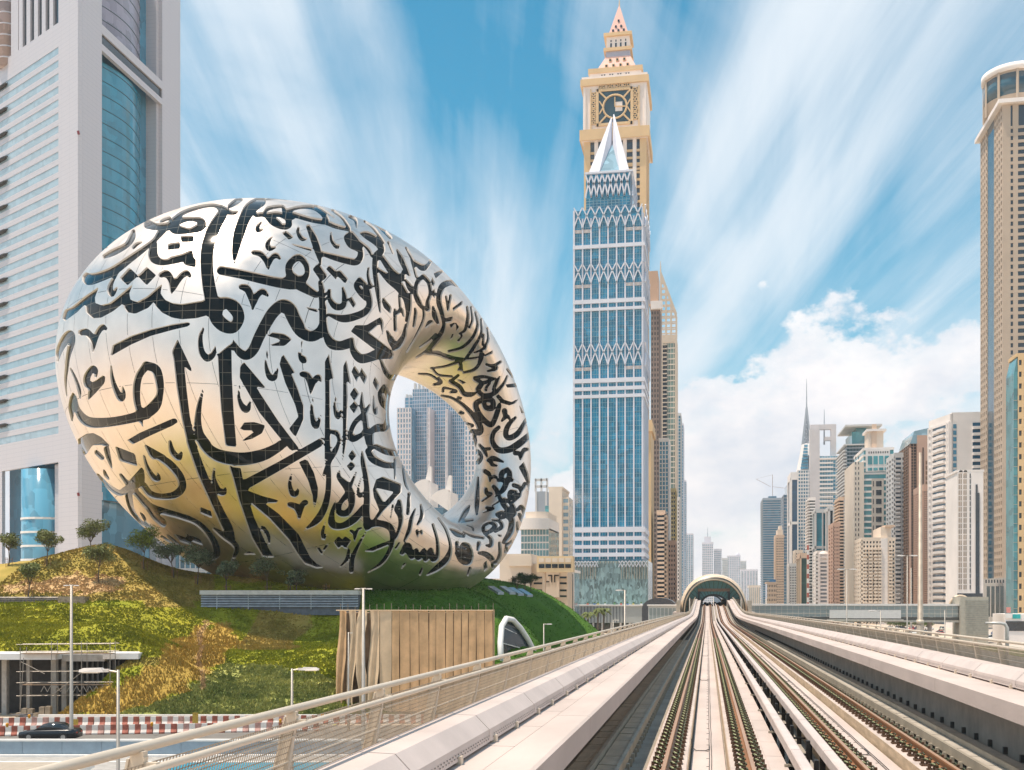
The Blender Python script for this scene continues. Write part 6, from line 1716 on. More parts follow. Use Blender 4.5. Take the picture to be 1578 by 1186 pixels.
def x_wteal(t, X0, X1, Ya, Yb, zt):
    Zp = lambda y: zat(y, X0, Ya); X = lambda p: xat(p, Ya)
    part(t, 'white_top', white, (X(1334), X(1371), Ya - .9, Ya, Zp(727), zt)); 
    for i in range(9): part(t, 'slot', gd, (X(1338 + i * 3.6), X(1339.6 + i * 3.6), Ya - 1.0, Ya - .88, Zp(699), Zp(696)))
    for i in range(4): part(t, 'top_window', gt, (X(1337 + i * 8.6), X(1343.6 + i * 8.6), Ya - 1.05, Ya - .88, Zp(716), Zp(703))); part(t, 'top_window', gt, (X(1337 + i * 8.6), X(1343.6 + i * 8.6), Ya - 1.05, Ya - .88, Zp(725.5), Zp(721)))
    part(t, 'centre_bay', wallm('bay_beige', (.55, .48, .41)), (X(1343), X(1361), Ya - 2.2, Ya, -.5, Zp(738)))
    for k in range(26):
        z = Zp(742) - k * 5.0
        if z > 4: part(t, 'bay_window', gd, (X(1349), X(1357.5), Ya - 2.3, Ya - 2.15, z - 3, z)); part(t, 'bay_window', gd, (X(1344.5), X(1345.6), Ya - 2.3, Ya - 2.15, z - 3, z))
    part(t, 'stair_tower', cream, (X(1340), X(1364), Ya + 6, Ya + 20, zt, zt + 11)); part(t, 'stair_frame', tanw, (X(1346), X(1353), Ya + 5, Ya + 6, zt, zt + 15)); part(t, 'flared_roof', white, (X(1337), X(1368), Ya + 4, Ya + 22, zt + 11, zt + 12.2))
    part(t, 'left_wing', cream, (X(1315), X(1331), Ya - 1.2, Yb, -.5, Zp(712)))
    for k in range(30):
        z = 6 + k * 2.9
        for p in (1317.5, 1322): part(t, 'wing_window', gd, (X(p), X(p + 1.4), Ya - 1.3, Ya - 1.18, z, z + 1.5))
TW('teal_band_tower', 'teal glass tower with white bands, white framed top and beige centre bay', 1331, 1377, 692, 640, 40, white, gt, (1, 28, 1, .68, .6), (1, 28, 1, .6, .5), 1.0, extra=x_wteal)
def x_cream(t, X0, X1, Ya, Yb, zt):
    X = lambda p: xat(p, Ya); z1 = zat(812, X0, Ya)
    part(t, 'blank_wall', white, (X(1357), X(1367.5), Ya - .8, Yb, -.5, zat(830, X0, Ya)))
    part(t, 'roof_block', cream, (X(1358), X(1374), Ya + 1, Yb, zt, z1)); part(t, 'roof_canopy', tanw, (X(1364), X(1379), Ya - .5, Yb, z1, z1 + .8))
    for k in range(20):
        z = 5 + k * (zt - 8) / 20
        for p in (1331, 1339, 1347, 1353.5, 1370): part(t, 'balcony', cream, (X(p) - .2, X(p + 4) + .2, Ya - 1.5, Ya, z, z + .8))
TW('cream_apartment_block', 'lower cream apartment block with small balconies and blank white strip', 1329, 1379, 832, 500, 24, cream, gd, (10, 20, .5, .5, .5), (4, 20, .5, .5, .5), 1.2, extra=x_cream)
TW('grey_balcony_tower', 'narrow grey tower with curved balconies left of the brown tower', 1379, 1400, 703, 600, 26, greyw, gl('glass_steel', (.03, .08, .13)), (2, 34, .8, .52, .5), (3, 34, .6, .52, .5), 2, extra=lambda t, a, b, c, d_, z: balconies(t, 'F', a, b, c, d_, 6, z - 4, 34, 1.6, greyw, .0, .38))
def x_brown(t, X0, X1, Ya, Yb, zt):
    X = lambda p: xat(p, Ya); z = lambda y: zat(y, X0, Ya)
    m = M(); m.hexa([(X0 - .2, Ya - .3, zt), (X1, Ya - .3, zt), (X1, Yb, zt), (X0 - .2, Yb, zt)], [(X0 + 2, Ya + .5, z(664)), (X1, Ya + .5, z(657)), (X1, Yb, z(657)), (X0 + 2, Yb, z(664))]); m.build('glass_crown', gp, t)
    part(t, 'granite_strip', pinkst, (X(1413), X(1430), Ya - .7, Ya, z(760), z(671))); part(t, 'granite_strip', pinkst, (X(1400.5), X(1404), Ya - .5, Ya, -.5, z(690)))
    for p in (1421, 1431): part(t, 'dark_slot', gbr, (X(p), X(p + 2), Ya - .9, Ya - .68, -.5, z(690)))
    for k in range(8):
        for p in (1415, 1426): part(t, 'window', gl('glass_gold', (.18, .10, .05)), (X(p), X(p + 4.5), Ya - .85, Ya - .66, z(716 + k * 8), z(710.5 + k * 8)))
TW('brown_tower', 'tall dark brown tower with pink granite strips and pale glass crown', 1403, 1445, 683, 580, 34, brown, gbr, (9, 60, .8, .82, .3), (6, 60, .8, .8, .3), None, extra=x_brown)
TW('brown_grid_block', 'reddish brown gridded block beside the white balcony tower', 1424, 1446, 756, 520, 24, pinkst, gl('glass_rust', (.13, .07, .06)), (12, 60, .6, .6, .3), (8, 60, .6, .6, .3), 3)
def x_wbal(t, X0, X1, Ya, Yb, zt):
    X = lambda p: xat(p, Ya); z = lambda y: zat(y, X0, Ya)
    part(t, 'parapet_wall', white, (X(1466), X(1520), Ya - 1.0, Yb, zt, z(636)))
    n = 28; rows = [lerp(z(932), z(652), k / n) for k in range(n)]; h = (rows[1] - rows[0])
    # faceted flank with curved balconies
    for k, zz in enumerate(rows):
        a, b = Vector((X(1446), Ya + 16, 0)), Vector((X(1463), Ya + .3, 0)); nrm = Vector((-(b - a).y, (b - a).x, 0)).normalized() * -1
        for u0, u1, nm in ((.18, .55, 'balcony'), (.5, .86, 'balcony')):
            p, q = a + (b - a) * u0, a + (b - a) * u1; o = nrm * (1.0 if u0 < .4 else 1.7); m = M()
            m.hexa([Vector((v.x, v.y, zz)) for v in (p, q, q + o, p + o)], [Vector((v.x, v.y, zz + h * .42)) for v in (p, q, q + o, p + o)]); m.build(nm, white, t)
        part(t, 'square_window', gb, (X(1468), X(1473), Ya - 1.15, Ya - .98, zz + h * .15, zz + h * .8))
        part(t, 'balcony', white, (X(1498), X(1516), Ya - 2.2, Ya - 1.0, zz - h * .05, zz + h * .38))
        part(t, 'balcony_glass', gl('glass_balc', (.01, .09, .17)), (X(1498), X(1514), Ya - 1.1, Ya - .97, zz + h * .38, zz + h * .95))
    part(t, 'front_wall', white, (X(1463.2), X(1520), Ya - .97, Ya + 1, -.5, zt))
    m = M(); m.prism([(X(1445), Ya + 18), (X(1463), Ya - .9), (X(1463), Ya + 18)], -.5, zt); m.build('flank', gl('glass_flank', (.02, .07, .12)), t)
    m = M()
    for k in range(n + 1):
        zz = lerp(z(932), z(652), k / n) if k < n else zt; a, b = Vector((X(1445), Ya + 18, zz)), Vector((X(1463), Ya - .9, zz)); m.bar(a, b, .9, h * .4)
    for u in (0, .15, .9, 1):
        a, b = Vector((X(1445), Ya + 18, 0)), Vector((X(1463), Ya - .9, 0)); p = a + (b - a) * u; m.box(p.x - .7, p.x + .7, p.y - .7, p.y + .7, -.5, zt)
    m.build('flank_frame', white, t)
    m = M(); m.prism([(X(1444.4), Ya + 18.5), (X(1463), Ya - 1.0), (X(1467), Ya - 1.0), (X(1467), Ya + 18.5)], zt, z(638)); m.build('parapet_wall', white, t)
TW('white_balcony_tower', 'tall white apartment tower with blue balconies left of the dotted tan tower', 1466, 1520, 650, 500, 30, white, white, None, None, None, extra=x_wbal)
def x_warch(t, X0, X1, Ya, Yb, zt):
    X = lambda p: xat(p, Ya); z = lambda y: zat(y, X0, Ya)
    part(t, 'dark_strip', gd, (X(1503), X(1509), Ya - .6, Ya - .3, z(915), z(760))); part(t, 'dark_strip', gd, (X(1503.2), X(1506), Ya - .62, Ya - .31, z(760), z(747)))
    for p in (1480.5, 1487.5): 
        m = M(); xr = X(p); m.tube([(xr, Ya - .35, zt), (xr, Yb, zt)], X(p + 3) - xr, 14); m.build('arch_top', white, t, True)
    part(t, 'base_band', gd, (X(1475), X(1514), Ya - .4, Ya - .2, z(921), z(914)))
    n = 21
    for k in range(n):
        zz = lerp(z(908), z(737), k / (n - 1))
        for p in (1477, 1480, 1484.5, 1487.5, 1494): part(t, 'small_window', gl('win_tan', (.30, .22, .15)) if p < 1490 else gd, (X(p), X(p + 1.5), Ya - .45, Ya - .28, zz, zz + 1.7))
TW('white_arch_tower', 'slim white tower with round arched tops and dark glass strip', 1475, 1515, 727, 430, 20, white, white, (1, 1, 0.0, 1, .3), None, .8, extra=x_warch)
def x_dot(t, X0, X1, Ya, Yb, zt):
    X = lambda p: xat(p, Ya); Zp = lambda y: zat(y, X0, Ya); st = wallm('dot_stone', (.50, .40, .31))
    part(t, 'cornice', white, (X0 - 2.2, X1 + 2, Ya - 2.2, Yb + 2, zt, zt + 1.6))
    # stone skin: flank with window slots and a glass strip, front with square windows
    rows = 66; ph = (zt - Zp(890)) / rows; z0 = Zp(890); m = M(); fgrid(m, 'F', X0, X1, Ya, Yb, z0, zt - 9, 5, rows - 3, .60, .60, .35); stuff(m.build('front_grid', st, t))
    m = M(); fgrid(m, 'F', X0, X1, Ya, Yb, zt - 9, zt, 5, 1, .52, .9, .35); stuff(m.build('top_grid', st, t))
    part(t, 'corner_pier', st, (X0 - .36, X0 + 2.6, Ya - .4, Ya + .4, 0, zt))
    L_ = Yb - Ya; m = M(); fgrid(m, 'L', X0, X1, Ya, Ya + L_ * .36, z0, zt, 4, rows, .5, .55, .35); fgrid(m, 'L', X0, X1, Ya + L_ * .66, Yb, z0, zt, 4, rows, .5, .55, .35); stuff(m.build('flank_grid', st, t))
    part(t, 'glass_strip', gl('strip_dark', (.03, .07, .10), .06, .3, .3), (X0 - .22, X0 + .1, Ya + L_ * .36, Ya + L_ * .66, z0, zt))
    # drum on top
    xm, ym = X(1580), Ya + 17; r = xm - X(1534); z1, z2 = zt + 1.6, Zp(86)
    m = M(); m.tube([(xm, ym, z1), (xm, ym, z2)], r, 32); m.build('drum', st, t, True)
    m = M(); m.tube([(xm, ym, z2 - 12), (xm, ym, z2 - 3.5)], r + .12, 32); m.build('drum_glass', gl('drum_glass', (.02, .07, .10)), t, True); m = M(); m.tube([(xm, ym, z2 - 2.5), (xm, ym, z2)], r + 1.0, 32); m.build('drum_cornice', white, t, True)
    for k in range(10): q = 2 * math.pi * k / 10 + .2; m = M(); x, y = xm + (r + .1) * math.cos(q), ym + (r + .1) * math.sin(q); m.tube([(x, y, z1), (x, y, z2 - 2.5)], .55, 6); m.build('drum_pier', st, t)
    part(t, 'lower_block', wallm('base_stone', (.44, .42, .39)), (X0 - .5, X1, Ya - 1.5, Yb, -.5, z0))
    for k in range(7): p = 1517 + k * 4.4; part(t, 'base_slot', gd, (X(p), X(p + 2), Ya - 1.62, Ya - 1.48, Zp(898), Zp(893)))
    for k in range(4): p = 1519 + k * 7; part(t, 'base_glass', gl('base_glass', (.08, .10, .09)), (X(p), X(p + 5), Ya - 1.62, Ya - 1.48, Zp(950), Zp(903)))
TW('dotted_hotel_tower', 'tall tan stone tower with square windows and round drum top at right edge', 1546, 1640, 158, 450, 34.5, tanw, gd, None, None, None, extra=x_dot)
def x_edge(t, X0, X1, Ya, Yb, zt):
    X = lambda p: xat(p, Ya)
    m = M(); z = zat(575, X0, Ya); m.hexa([(X(1562), Ya - .2, -.5), (X0, Ya - .2, -.5), (X0, Yb, -.5), (X(1562), Yb, -.5)], [(X(1562), Ya - .2, z), (X0, Ya - .2, z + 5), (X0, Yb, z + 5), (X(1562), Yb, z)]); m.build('teal_wedge', gl('wedge_teal', (.06, .22, .24), .08, .3, .3), t)
    for k in range(24):
        zz = 6 + k * 2.7; part(t, 'wedge_band', trayl, (X(1562) - .05, X0, Ya - .32, Ya - .2, zz, zz + .12))
TW('gold_edge_tower', 'golden stone tower with teal glass wedge cut off by the right edge', 1568, 1660, 548, 330, 8, gold, gd, (12, 24, .55, .45, .4), None, 1, extra=x_edge)
# ---- towers left of the highway beyond the clock tower (their right flanks face the road)
def x_lat(t, X0, X1, Ya, Yb, zt):
    X = lambda p: xat(p, Ya); z = lambda y: zat(y, X0, Ya); cr = wallm('lattice_cream', (.64, .52, .40))
    part(t, 'attic', cr, (X0 - .3, X1 + .3, Ya - .5, Yb, zt, z(517)))
    A = {'bl': (X(1018), z(517)), 'br': (X(1042), z(517)), 'tl': (X(1018), z(419)), 'tr': (X(1042), z(484))}
    for yy in (Ya, Ya + 12):
        for n in range(12):
            u = n / 11; zl = lerp(A['bl'][1], A['tl'][1], u)
            m = M(); xr = A['br'][0] if zl < A['tr'][1] else lerp(A['br'][0], A['tl'][0], (zl - A['tr'][1]) / (A['tl'][1] - A['tr'][1])); m.bar((A['bl'][0], yy, zl), (xr, yy, zl), .8); m.build('lattice_beam', cr, t)
        for u in (0, .33, .66, 1):
            x = lerp(A['bl'][0], A['br'][0], u); zt2 = A['tr'][1] if u == 1 else lerp(A['tl'][1], A['tr'][1], u); m = M(); m.bar((x, yy, A['bl'][1]), (x, yy, zt2), 1.0); m.build('lattice_post', cr, t)
        m = M(); m.bar((A['tr'][0], yy, A['tr'][1]), (A['tl'][0], yy, A['tl'][1]), 1.2); m.build('lattice_rake', cr, t)
    mast(t, A['tl'][0], Ya, A['tl'][1], z(402), .6, cr)
    part(t, 'tan_column', cr, (X0 - .1, X0 + 2.0, Ya - .8, Ya, -.5, zt)); part(t, 'edge_column', cr, (X1 - 1, X1 + .4, Ya - .8, Yb, -.5, zt))
    n = 26
    for k in range(n): zz = lerp(z(700), z(535), k / n); part(t, 'sky_terrace', gd, (X0 + 2, lerp(X0, X1, .42), Ya - .9, Ya - .1, zz + 2, zz + 4.2)); part(t, 'terrace_slab', cr, (X0 + 2, lerp(X0, X1, .44), Ya - 1.2, Ya - .1, zz + 4.2, zz + 5))
TW('lattice_top_tower', 'green glass tower topped by a sloping cream open lattice right of the clock tower', 1017, 1042, 528, 800, 34, cream, gl('glass_olive', (.16, .24, .20), .1, .35, .2), (6, 50, .86, .8, .2), (4, 50, .8, .8, .2), None, extra=x_lat)
TW('brown_slab_tower', 'brown slab tower with tan cap directly right of the golden clock tower shaft', 1003, 1016, 470, 690, 26, wallm('slab_brown', (.30, .22, .18)), gl('slab_glass', (.10, .09, .09)), (3, 60, .5, .6, .4), (6, 60, .5, .6, .4), None,
   extra=lambda t, a, b, c, d_, z: (part(t, 'tan_cap', wallm('cap_tan', (.58, .38, .26)), (a - 1, b - 1, c + 1, d_, z, z + 22)), part(t, 'tilted_frame', white, (a, b + 2, c - 3, c + 4, z - 3, z + 2))))
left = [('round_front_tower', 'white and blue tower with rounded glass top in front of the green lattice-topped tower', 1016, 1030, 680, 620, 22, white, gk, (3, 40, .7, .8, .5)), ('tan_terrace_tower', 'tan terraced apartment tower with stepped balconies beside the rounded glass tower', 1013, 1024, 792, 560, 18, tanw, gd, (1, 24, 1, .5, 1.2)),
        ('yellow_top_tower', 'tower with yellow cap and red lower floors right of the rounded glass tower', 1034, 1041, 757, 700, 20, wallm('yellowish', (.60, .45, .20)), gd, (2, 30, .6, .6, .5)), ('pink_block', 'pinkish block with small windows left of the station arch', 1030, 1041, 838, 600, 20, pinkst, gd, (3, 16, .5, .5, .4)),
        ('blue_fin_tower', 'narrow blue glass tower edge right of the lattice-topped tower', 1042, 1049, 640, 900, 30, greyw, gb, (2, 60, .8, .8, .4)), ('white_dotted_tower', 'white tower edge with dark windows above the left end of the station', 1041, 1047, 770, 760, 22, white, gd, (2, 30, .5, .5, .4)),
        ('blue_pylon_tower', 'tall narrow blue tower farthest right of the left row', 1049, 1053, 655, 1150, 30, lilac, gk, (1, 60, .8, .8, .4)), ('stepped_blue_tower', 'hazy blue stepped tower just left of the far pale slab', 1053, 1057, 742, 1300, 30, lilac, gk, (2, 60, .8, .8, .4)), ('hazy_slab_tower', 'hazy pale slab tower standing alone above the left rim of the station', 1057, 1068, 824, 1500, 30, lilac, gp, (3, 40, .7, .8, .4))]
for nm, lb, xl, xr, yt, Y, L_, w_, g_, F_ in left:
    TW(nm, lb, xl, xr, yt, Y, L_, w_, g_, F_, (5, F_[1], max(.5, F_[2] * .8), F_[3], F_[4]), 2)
# ---- buildings between the museum and the blue tower
def mid():
    t, a, b, z = TW('cream_office_tower', 'cream office slab with glazed right flank between the museum and the blue tower', 846, 866, 753, 520, 26, cream, cream, None, None, 1)
    part(t, 'joint_wall', wallm('cream_wall', (1, 1, 1)), (a, b, 519.6, 520, 0, z)); X2 = xat(878, 524)
    m = M(); m.box(b, X2, 522, 545, -.5, z - 4); m.build('flank', gp, t); m = M(); fgrid(m, 'F', b, X2, 522, 545, 0, z - 4, 1, 18, .75, .55, .3); m.build('flank_bands', cream, t)
    part(t, 'left_glass', gt, (a - 2, a, 521, 540, -.5, z - 8))
    t, a, b, z = TW('blue_grey_tower', 'hazy blue-grey tower with white roof frame seen over the curved white building', 825, 843, 757, 900, 30, greyw, slate, (1, 1, .7, 1, .5), None, None)
    for q in ((0, 1, .2), (.0, 1, .55)): part(t, 'roof_frame', greyw, (a, b, 900, 902, z + 16 * q[2], z + 16 * q[2] + 2))
    for x in (a, (a + b) / 2, b): part(t, 'roof_post', greyw, (x - .7, x + .7, 900, 902, z, z + 11))
    t, a, b, z = TW('curved_white_hotel', 'low curved teal glass building with white roof band beside the ring', 803, 846, 814, 430, 30, white, gl('hotel_teal', (.14, .30, .33), .1, .3, .3), (9, 14, .86, .8, .2), None, None)
    m = M(); pts = [(lerp(a - 1, b, k / 10), 429 - 2.5 * math.sin(math.pi * k / 10)) for k in range(11)] + [(b, 460), (a - 1, 460)]
    m.prism(pts, z - .5, z + 4.0); m.build('roof_band', white, t); m = M(); m.prism([(lerp(p[0], (a + b) / 2 + 3, .25), lerp(p[1], 445, .2)) for p in pts], z + 4.0, z + 6.8); m.build('roof_dome', cream, t)
    # low beige complex with sign and sky bridge
    t = thing('beige_low_building', 'low beige office building with dark LT lettering and strip windows', 'building', (xat(830, 330), 330, 0)); be = wallm('beige_office', (.62, .50, .38)); be2 = wallm('beige_pale', (.68, .58, .48)); Z = lambda y: zat(y, xat(830, 330), 330); X = lambda p: xat(p, 330)
    part(t, 'left_block', be2, (X(770), X(818), 330, 352, -.5, Z(853))); part(t, 'centre_block', be, (X(818), X(873), 332, 352, -.5, Z(868))); part(t, 'upper_slab', be2, (X(785), X(820), 329, 331, Z(872), Z(856))); part(t, 'sign_wall', be2, (X(838), X(861), 331, 332, Z(920), Z(879)))
    for y in (888, 897, 908, 917):
        for p0, p1 in ((821, 834), (861.5, 872)): part(t, 'strip_window', gd, (X(p0), X(p1), 331.85, 332.02, Z(y + 3), Z(y)))
    k = lambda p0, p1, y0, y1: part(t, 'sign_letter', darkm, (X(p0), X(p1), 330.8, 331.01, Z(y1), Z(y0)))
    k(838.5, 840.2, 885.5, 897); k(840.21, 846, 895.2, 897); k(844, 848.69, 885.5, 887.5); k(848.7, 850.4, 885.5, 897); k(854.9, 860.5, 885.5, 887.5); k(853.2, 854.89, 885.5, 897)
    part(t, 'low_wing', be2, (X(760), X(790), 322, 332, -.5, Z(892)))
    br = thing('sky_bridge', 'golden beige enclosed sky bridge with dark window band linking to the blue tower', 'bridge', (X(832), 326, 0)); gb_ = wallm('bridge_gold', (.70, .53, .32))
    part(br, 'body', gb_, (X(832), X(886), 324, 329, Z(882), Z(858)))
    for i in range(5): p = 835 + i * 10; part(br, 'window', gd, (X(p), X(p + 8.5), 323.85, 324.02, Z(876), Z(870))); part(br, 'panel', be2, (X(p), X(p + 8.5), 323.8, 324.02, Z(867.5), Z(861)))
    part(br, 'support', be, (X(840), X(843), 325, 328, -.5, Z(882)))
    t, a, b, z = TW('grey_service_block', 'narrow pale grey service block under the sky bridge beside the blue tower', 873, 885, 882, 345, 14, white, gp, (2, 1, .5, .95, .5), None, .8)
    TW('dark_slim_tower', 'slim dark blue tower edge between the cream slab and the blue tower', 877, 882, 800, 640, 20, slate, gb, (1, 20, .8, .8, .3), None, None)
mid()
# ---- twin residential blocks and curved roofs seen through the ring
def through():
    Y = 700.0; st = gl('resid_glass', (.14, .32, .46), .15, .3, .25); pier = wallm('resid_pier', (.70, .66, .68))
    for i, (xl, xr, yt) in enumerate(((624, 644, 612), (636, 660, 599), (658, 690, 604), (688, 716, 610))):
        lb = ['pale edge block of the ribbed residential towers seen through the ring, leftmost', 'tallest ribbed blue residential tower seen through the ring', 'middle ribbed blue residential tower seen through the ring', 'right-hand ribbed blue residential tower seen through the ring'][i]
        t, a, b, z = TW('ribbed_tower', lb, xl, xr, yt, Y + (18 if i == 0 else 0) - i, 30, lilac, st, (9 if i else 3, 60, .8, .86, .35), None, None); yq = Y + (18 if i == 0 else 0) - i
        for k in range(4): x = lerp(a, b, (k + .5) / 4); part(t, 'roof_fin', greyw, (x - .6, x + .6, yq + .2, yq + 3, z, z + random.uniform(1, 5)))
    for i, (xl, xr, yt) in enumerate(((612, 634, 628), (716, 742, 640), (659, 663, 628), (686, 690, 630))):
        TW('tan_wall_tower', ['tan flank tower left of the ribbed towers in the ring opening', 'tan flank tower right of the ribbed towers in the ring opening', 'slim tan pier standing before the ribbed towers, left one', 'slim tan pier standing before the ribbed towers, right one'][i], xl, xr, yt, Y - 14, 12, pier, st if i < 2 else pier, (5 if i < 2 else 1, 40, .45, .7, .4), None, None)
    sg = gl('sail_glass', (.10, .20, .28), .1, .4, .6)
    for i, (xl, xr, yb) in enumerate(((634, 661, 755), (664, 692, 770))):
        Y2 = 420.0 - i * 14; X0, X1 = xat(xl, Y2), xat(xr, Y2); Z = lambda y: zat(y, X0, Y2)
        t = thing('sail_roof_building', ['white shell-roofed glass building in the ring opening, left and taller', 'white shell-roofed glass building in the ring opening, right and nearer'][i], 'building', (X0, Y2, 0))
        m = M(); m.prism([(X0, Y2), (X1, Y2), (X1, Y2 + 16), (X0, Y2 + 16)], -.5, Z(yb + 12)); m.build('glass_wall', sg, t)
        m = M(); n = 8
        prof = [(u, math.sin(u * math.pi * .5 + .35) ** .8) for u in np.linspace(0, 1, n + 1)]
        zt = Z(yb - 16); zb = Z(yb + 14)
        P1 = [(lerp(X0, X1, u), lerp(Z(yb + 4), zt, h)) for u, h in prof]
        for yy0, yy1 in ((Y2 - .6, Y2 + 16.5),):
            for j in range(n): m.quad((P1[j][0], yy0, P1[j][1]), (P1[j + 1][0], yy0, P1[j + 1][1]), (P1[j + 1][0], yy1, P1[j + 1][1] - 2), (P1[j][0], yy1, P1[j][1] - 2))
            m.poly([(p[0], yy0, p[1]) for p in P1] + [(X1, yy0, zb - 1), (X0, yy0, zb + 4)])
        m.build('white_shell', white, t, False)
        m = M(); m.hexa([(X1 - 2.5, Y2 + 2, zt - 2), (X1 + .4, Y2 + 2, zt - 2), (X1 + .4, Y2 + 4, zt - 2), (X1 - 2.5, Y2 + 4, zt - 2)], [(X1 - .6, Y2 + 2, zt + 5.5), (X1 + .4, Y2 + 2, zt + 5.5), (X1 + .4, Y2 + 4, zt + 5.5), (X1 - .6, Y2 + 4, zt + 5.5)]); m.build('horn', white, t)
        part(t, 'end_pier', white, (X1 - .3, X1 + .7, Y2 - .5, Y2 + 12, -.5, zt - 1))
    o = part(None, 'red_awning', mat('awning_red', (.62, .09, .05), .6), (xat(684, 300), xat(692, 300), 300, 304, 30.0, 32.8)); tag(o, 'small bright red site banner at the bottom of the ring opening', 'banner')
through()

t, a, b, z = TW('low_glass_hall', 'low pale blue glass hall behind the trees left of the ring foot', 214, 342, 846, 330, 14, white, gl('hall_glass', (.20, .38, .48), .1, .4, .4), (16, 4, .85, .8, .3), None, .6)
# ------------------------------------------------------------------ trees
leafm = {}
def leaf_mat(key, col):
    if key not in leafm: leafm[key] = mat('leaf_' + key, col, .7, var=.35, vs=1.2, coord='World', spec=.3)
    return leafm[key]
barkm = mat('bark', (.20, .15, .11), .9, var=.25, vs=6)
def leaf_cloud(rng, blobs, n, s):
    m = M(); V = []; Fc = []
    tot = sum(b[3] ** 2 for b in blobs)
    for cx, cy, cz, r in blobs:
        k = int(n * r * r / tot)
        for _ in range(k):
            u = rng.normal(size=3); u /= np.linalg.norm(u) + 1e-9; q = np.array([cx, cy, cz]) + u * r * rng.random() ** .45 * np.array([1, 1, .8])
            a = rng.normal(size=3); a /= np.linalg.norm(a); b = np.cross(a, rng.normal(size=3)); b /= np.linalg.norm(b) + 1e-9; l = s * rng.uniform(.6, 1.4)
            i = len(V); V += [tuple(q - a * l), tuple(q + b * l * .35), tuple(q + a * l), tuple(q - b * l * .35)]; Fc.append((i, i + 1, i + 2, i + 3))
    m.v, m.f = V, Fc; return m
def tree(base, h, spread, key, col, label, seed, n=900, stakes=True, leaf=.14, bush=False, cat='tree'):
    rng = np.random.default_rng(seed); b = Vector(base); t = thing('olive_tree' if not bush else 'bushy_tree', label, cat, b, 'young trees on the mound')
    th = h * (.42 if not bush else .3); top = b + Vector((rng.normal() * .12, rng.normal() * .12, th))
    m = M(); m.tube([b - Vector((0, 0, .3)), lerp(b, top, .5) + Vector((rng.normal() * .06, rng.normal() * .06, 0)), top], [.11, .085, .06], 7)
    blobs = []
    for k in range(7):
        a = k / 7 * 6.28 + rng.random(); r = spread * rng.uniform(.35, .75); e = top + Vector((math.cos(a) * r, math.sin(a) * r, (h - th) * rng.uniform(.3, .85)))
        m.tube([top - Vector((0, 0, .1)), lerp(top, e, .5) + Vector((0, 0, .15)), e], [.05, .03, .012], 5); blobs.append((e.x, e.y, e.z, spread * rng.uniform(.36, .58)))
    blobs.append((top.x, top.y, top.z + (h - th) * .55, spread * .62))
    m.build('trunk', barkm, t, True)
    leaf_cloud(rng, blobs, n, leaf).build('crown', leaf_mat(key, col), t)
    if stakes:
        for k in range(3):
            a = k * 2.09 + .4; p = b + Vector((math.cos(a) * .5, math.sin(a) * .5, 0)); m = M(); m.tube([p - Vector((0, 0, .2)), p + Vector((0, 0, 1.25))], .035, 5); m.build('stake', mat('stake_wood', (.34, .17, .09), .9), t)
        m = M(); m.bar(b + Vector((-.5, -.3, 1.0)), b + Vector((.5, .2, 1.0)), .05); m.build('tie_rail', mat('stake_wood', (.34, .17, .09)), t)
def mp(px, d_): la = LAT(px, d_); return cw(la, d_, float(mound_z(np.array([la]), np.array([d_]))[0]) - .05)
olive = (.24, .27, .10); dark = (.20, .25, .15)
T = [(13, 156, 5.4, 1.9, 'thin olive tree with stakes at the far left end of the mound crest'), (72, 154, 5.2, 2.0, 'staked olive tree left of the mound summit'), (142, 156, 5.6, 2.2, 'olive tree on the sunny summit of the mound'), (152, 148, 5.4, 2.0, 'leafy olive tree just below the summit'), (44, 141.5, 4.8, 1.6, 'bare-looking young tree above the slatted retaining wall'),
     (222, 156, 6.0, 2.6, 'bright green staked tree at the shadow edge beside the ring'), (268, 156, 5.4, 2.2, 'staked tree before the lower left curve of the ring'), (304, 155, 5.8, 2.5, 'grey-green tree in shade below the calligraphy, left of the small bench stand'), (350, 152, 4.6, 1.6, 'slim staked shrub tree in shade under the ring'), (412, 152, 5.8, 2.4, 'rounded grey-green tree in shade, left of a close pair'), (447, 153, 5.2, 1.9, 'left tree of the close pair in the ring shade'), (457, 151, 4.4, 1.7, 'right smaller tree of the close pair in the ring shade'), (502, 153, 5.6, 2.3, 'rounded grey-green tree right of the close pair in shade')]
for i, (px, d_, h, s, lb) in enumerate(T):
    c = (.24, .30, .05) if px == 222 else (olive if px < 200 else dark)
    tree(mp(px, d_), h, s, 'bright' if px == 222 else ('olive' if px < 200 else 'dark'), c, lb, 20 + i, 2200 if s > 1.9 else 1500, True, .17)
for i, (px, d_, lb) in enumerate(((798, 200, 'left of three dark round trees on the lawn crest by the ring'), (809, 203, 'middle of three dark round trees on the lawn crest by the ring'), (819, 206, 'right of three dark round trees on the lawn crest by the ring'))):
    tree(mp(px, d_ - 14), 3.2, 1.3, 'deep', (.05, .09, .03), lb, 60 + i, 1200, False, .13, True)
for i in range(9):                                        # bare stakes of saplings under the ring
    px = [555, 566, 578, 592, 602, 626, 634, 640, 648][i]; b = mp(px, 158 + i * .6)
    t = thing('sapling_stake', f'short orange-brown stake frame on the shaded lawn under the ring, {ORD[i]} from the left', 'stake', b, 'stake frames under the ring')
    for k in (-.22, .22): m = M(); m.tube([b + Vector((k, 0, -.2)), b + Vector((k, 0, 1.5))], .045, 5); m.build('stake', mat('stake_wood', (.34, .17, .09)), t)
    m = M(); m.bar(b + Vector((-.25, 0, 1.1)), b + Vector((.25, 0, 1.1)), .05); m.build('crossbar', mat('stake_wood', (1, 1, 1)), t)
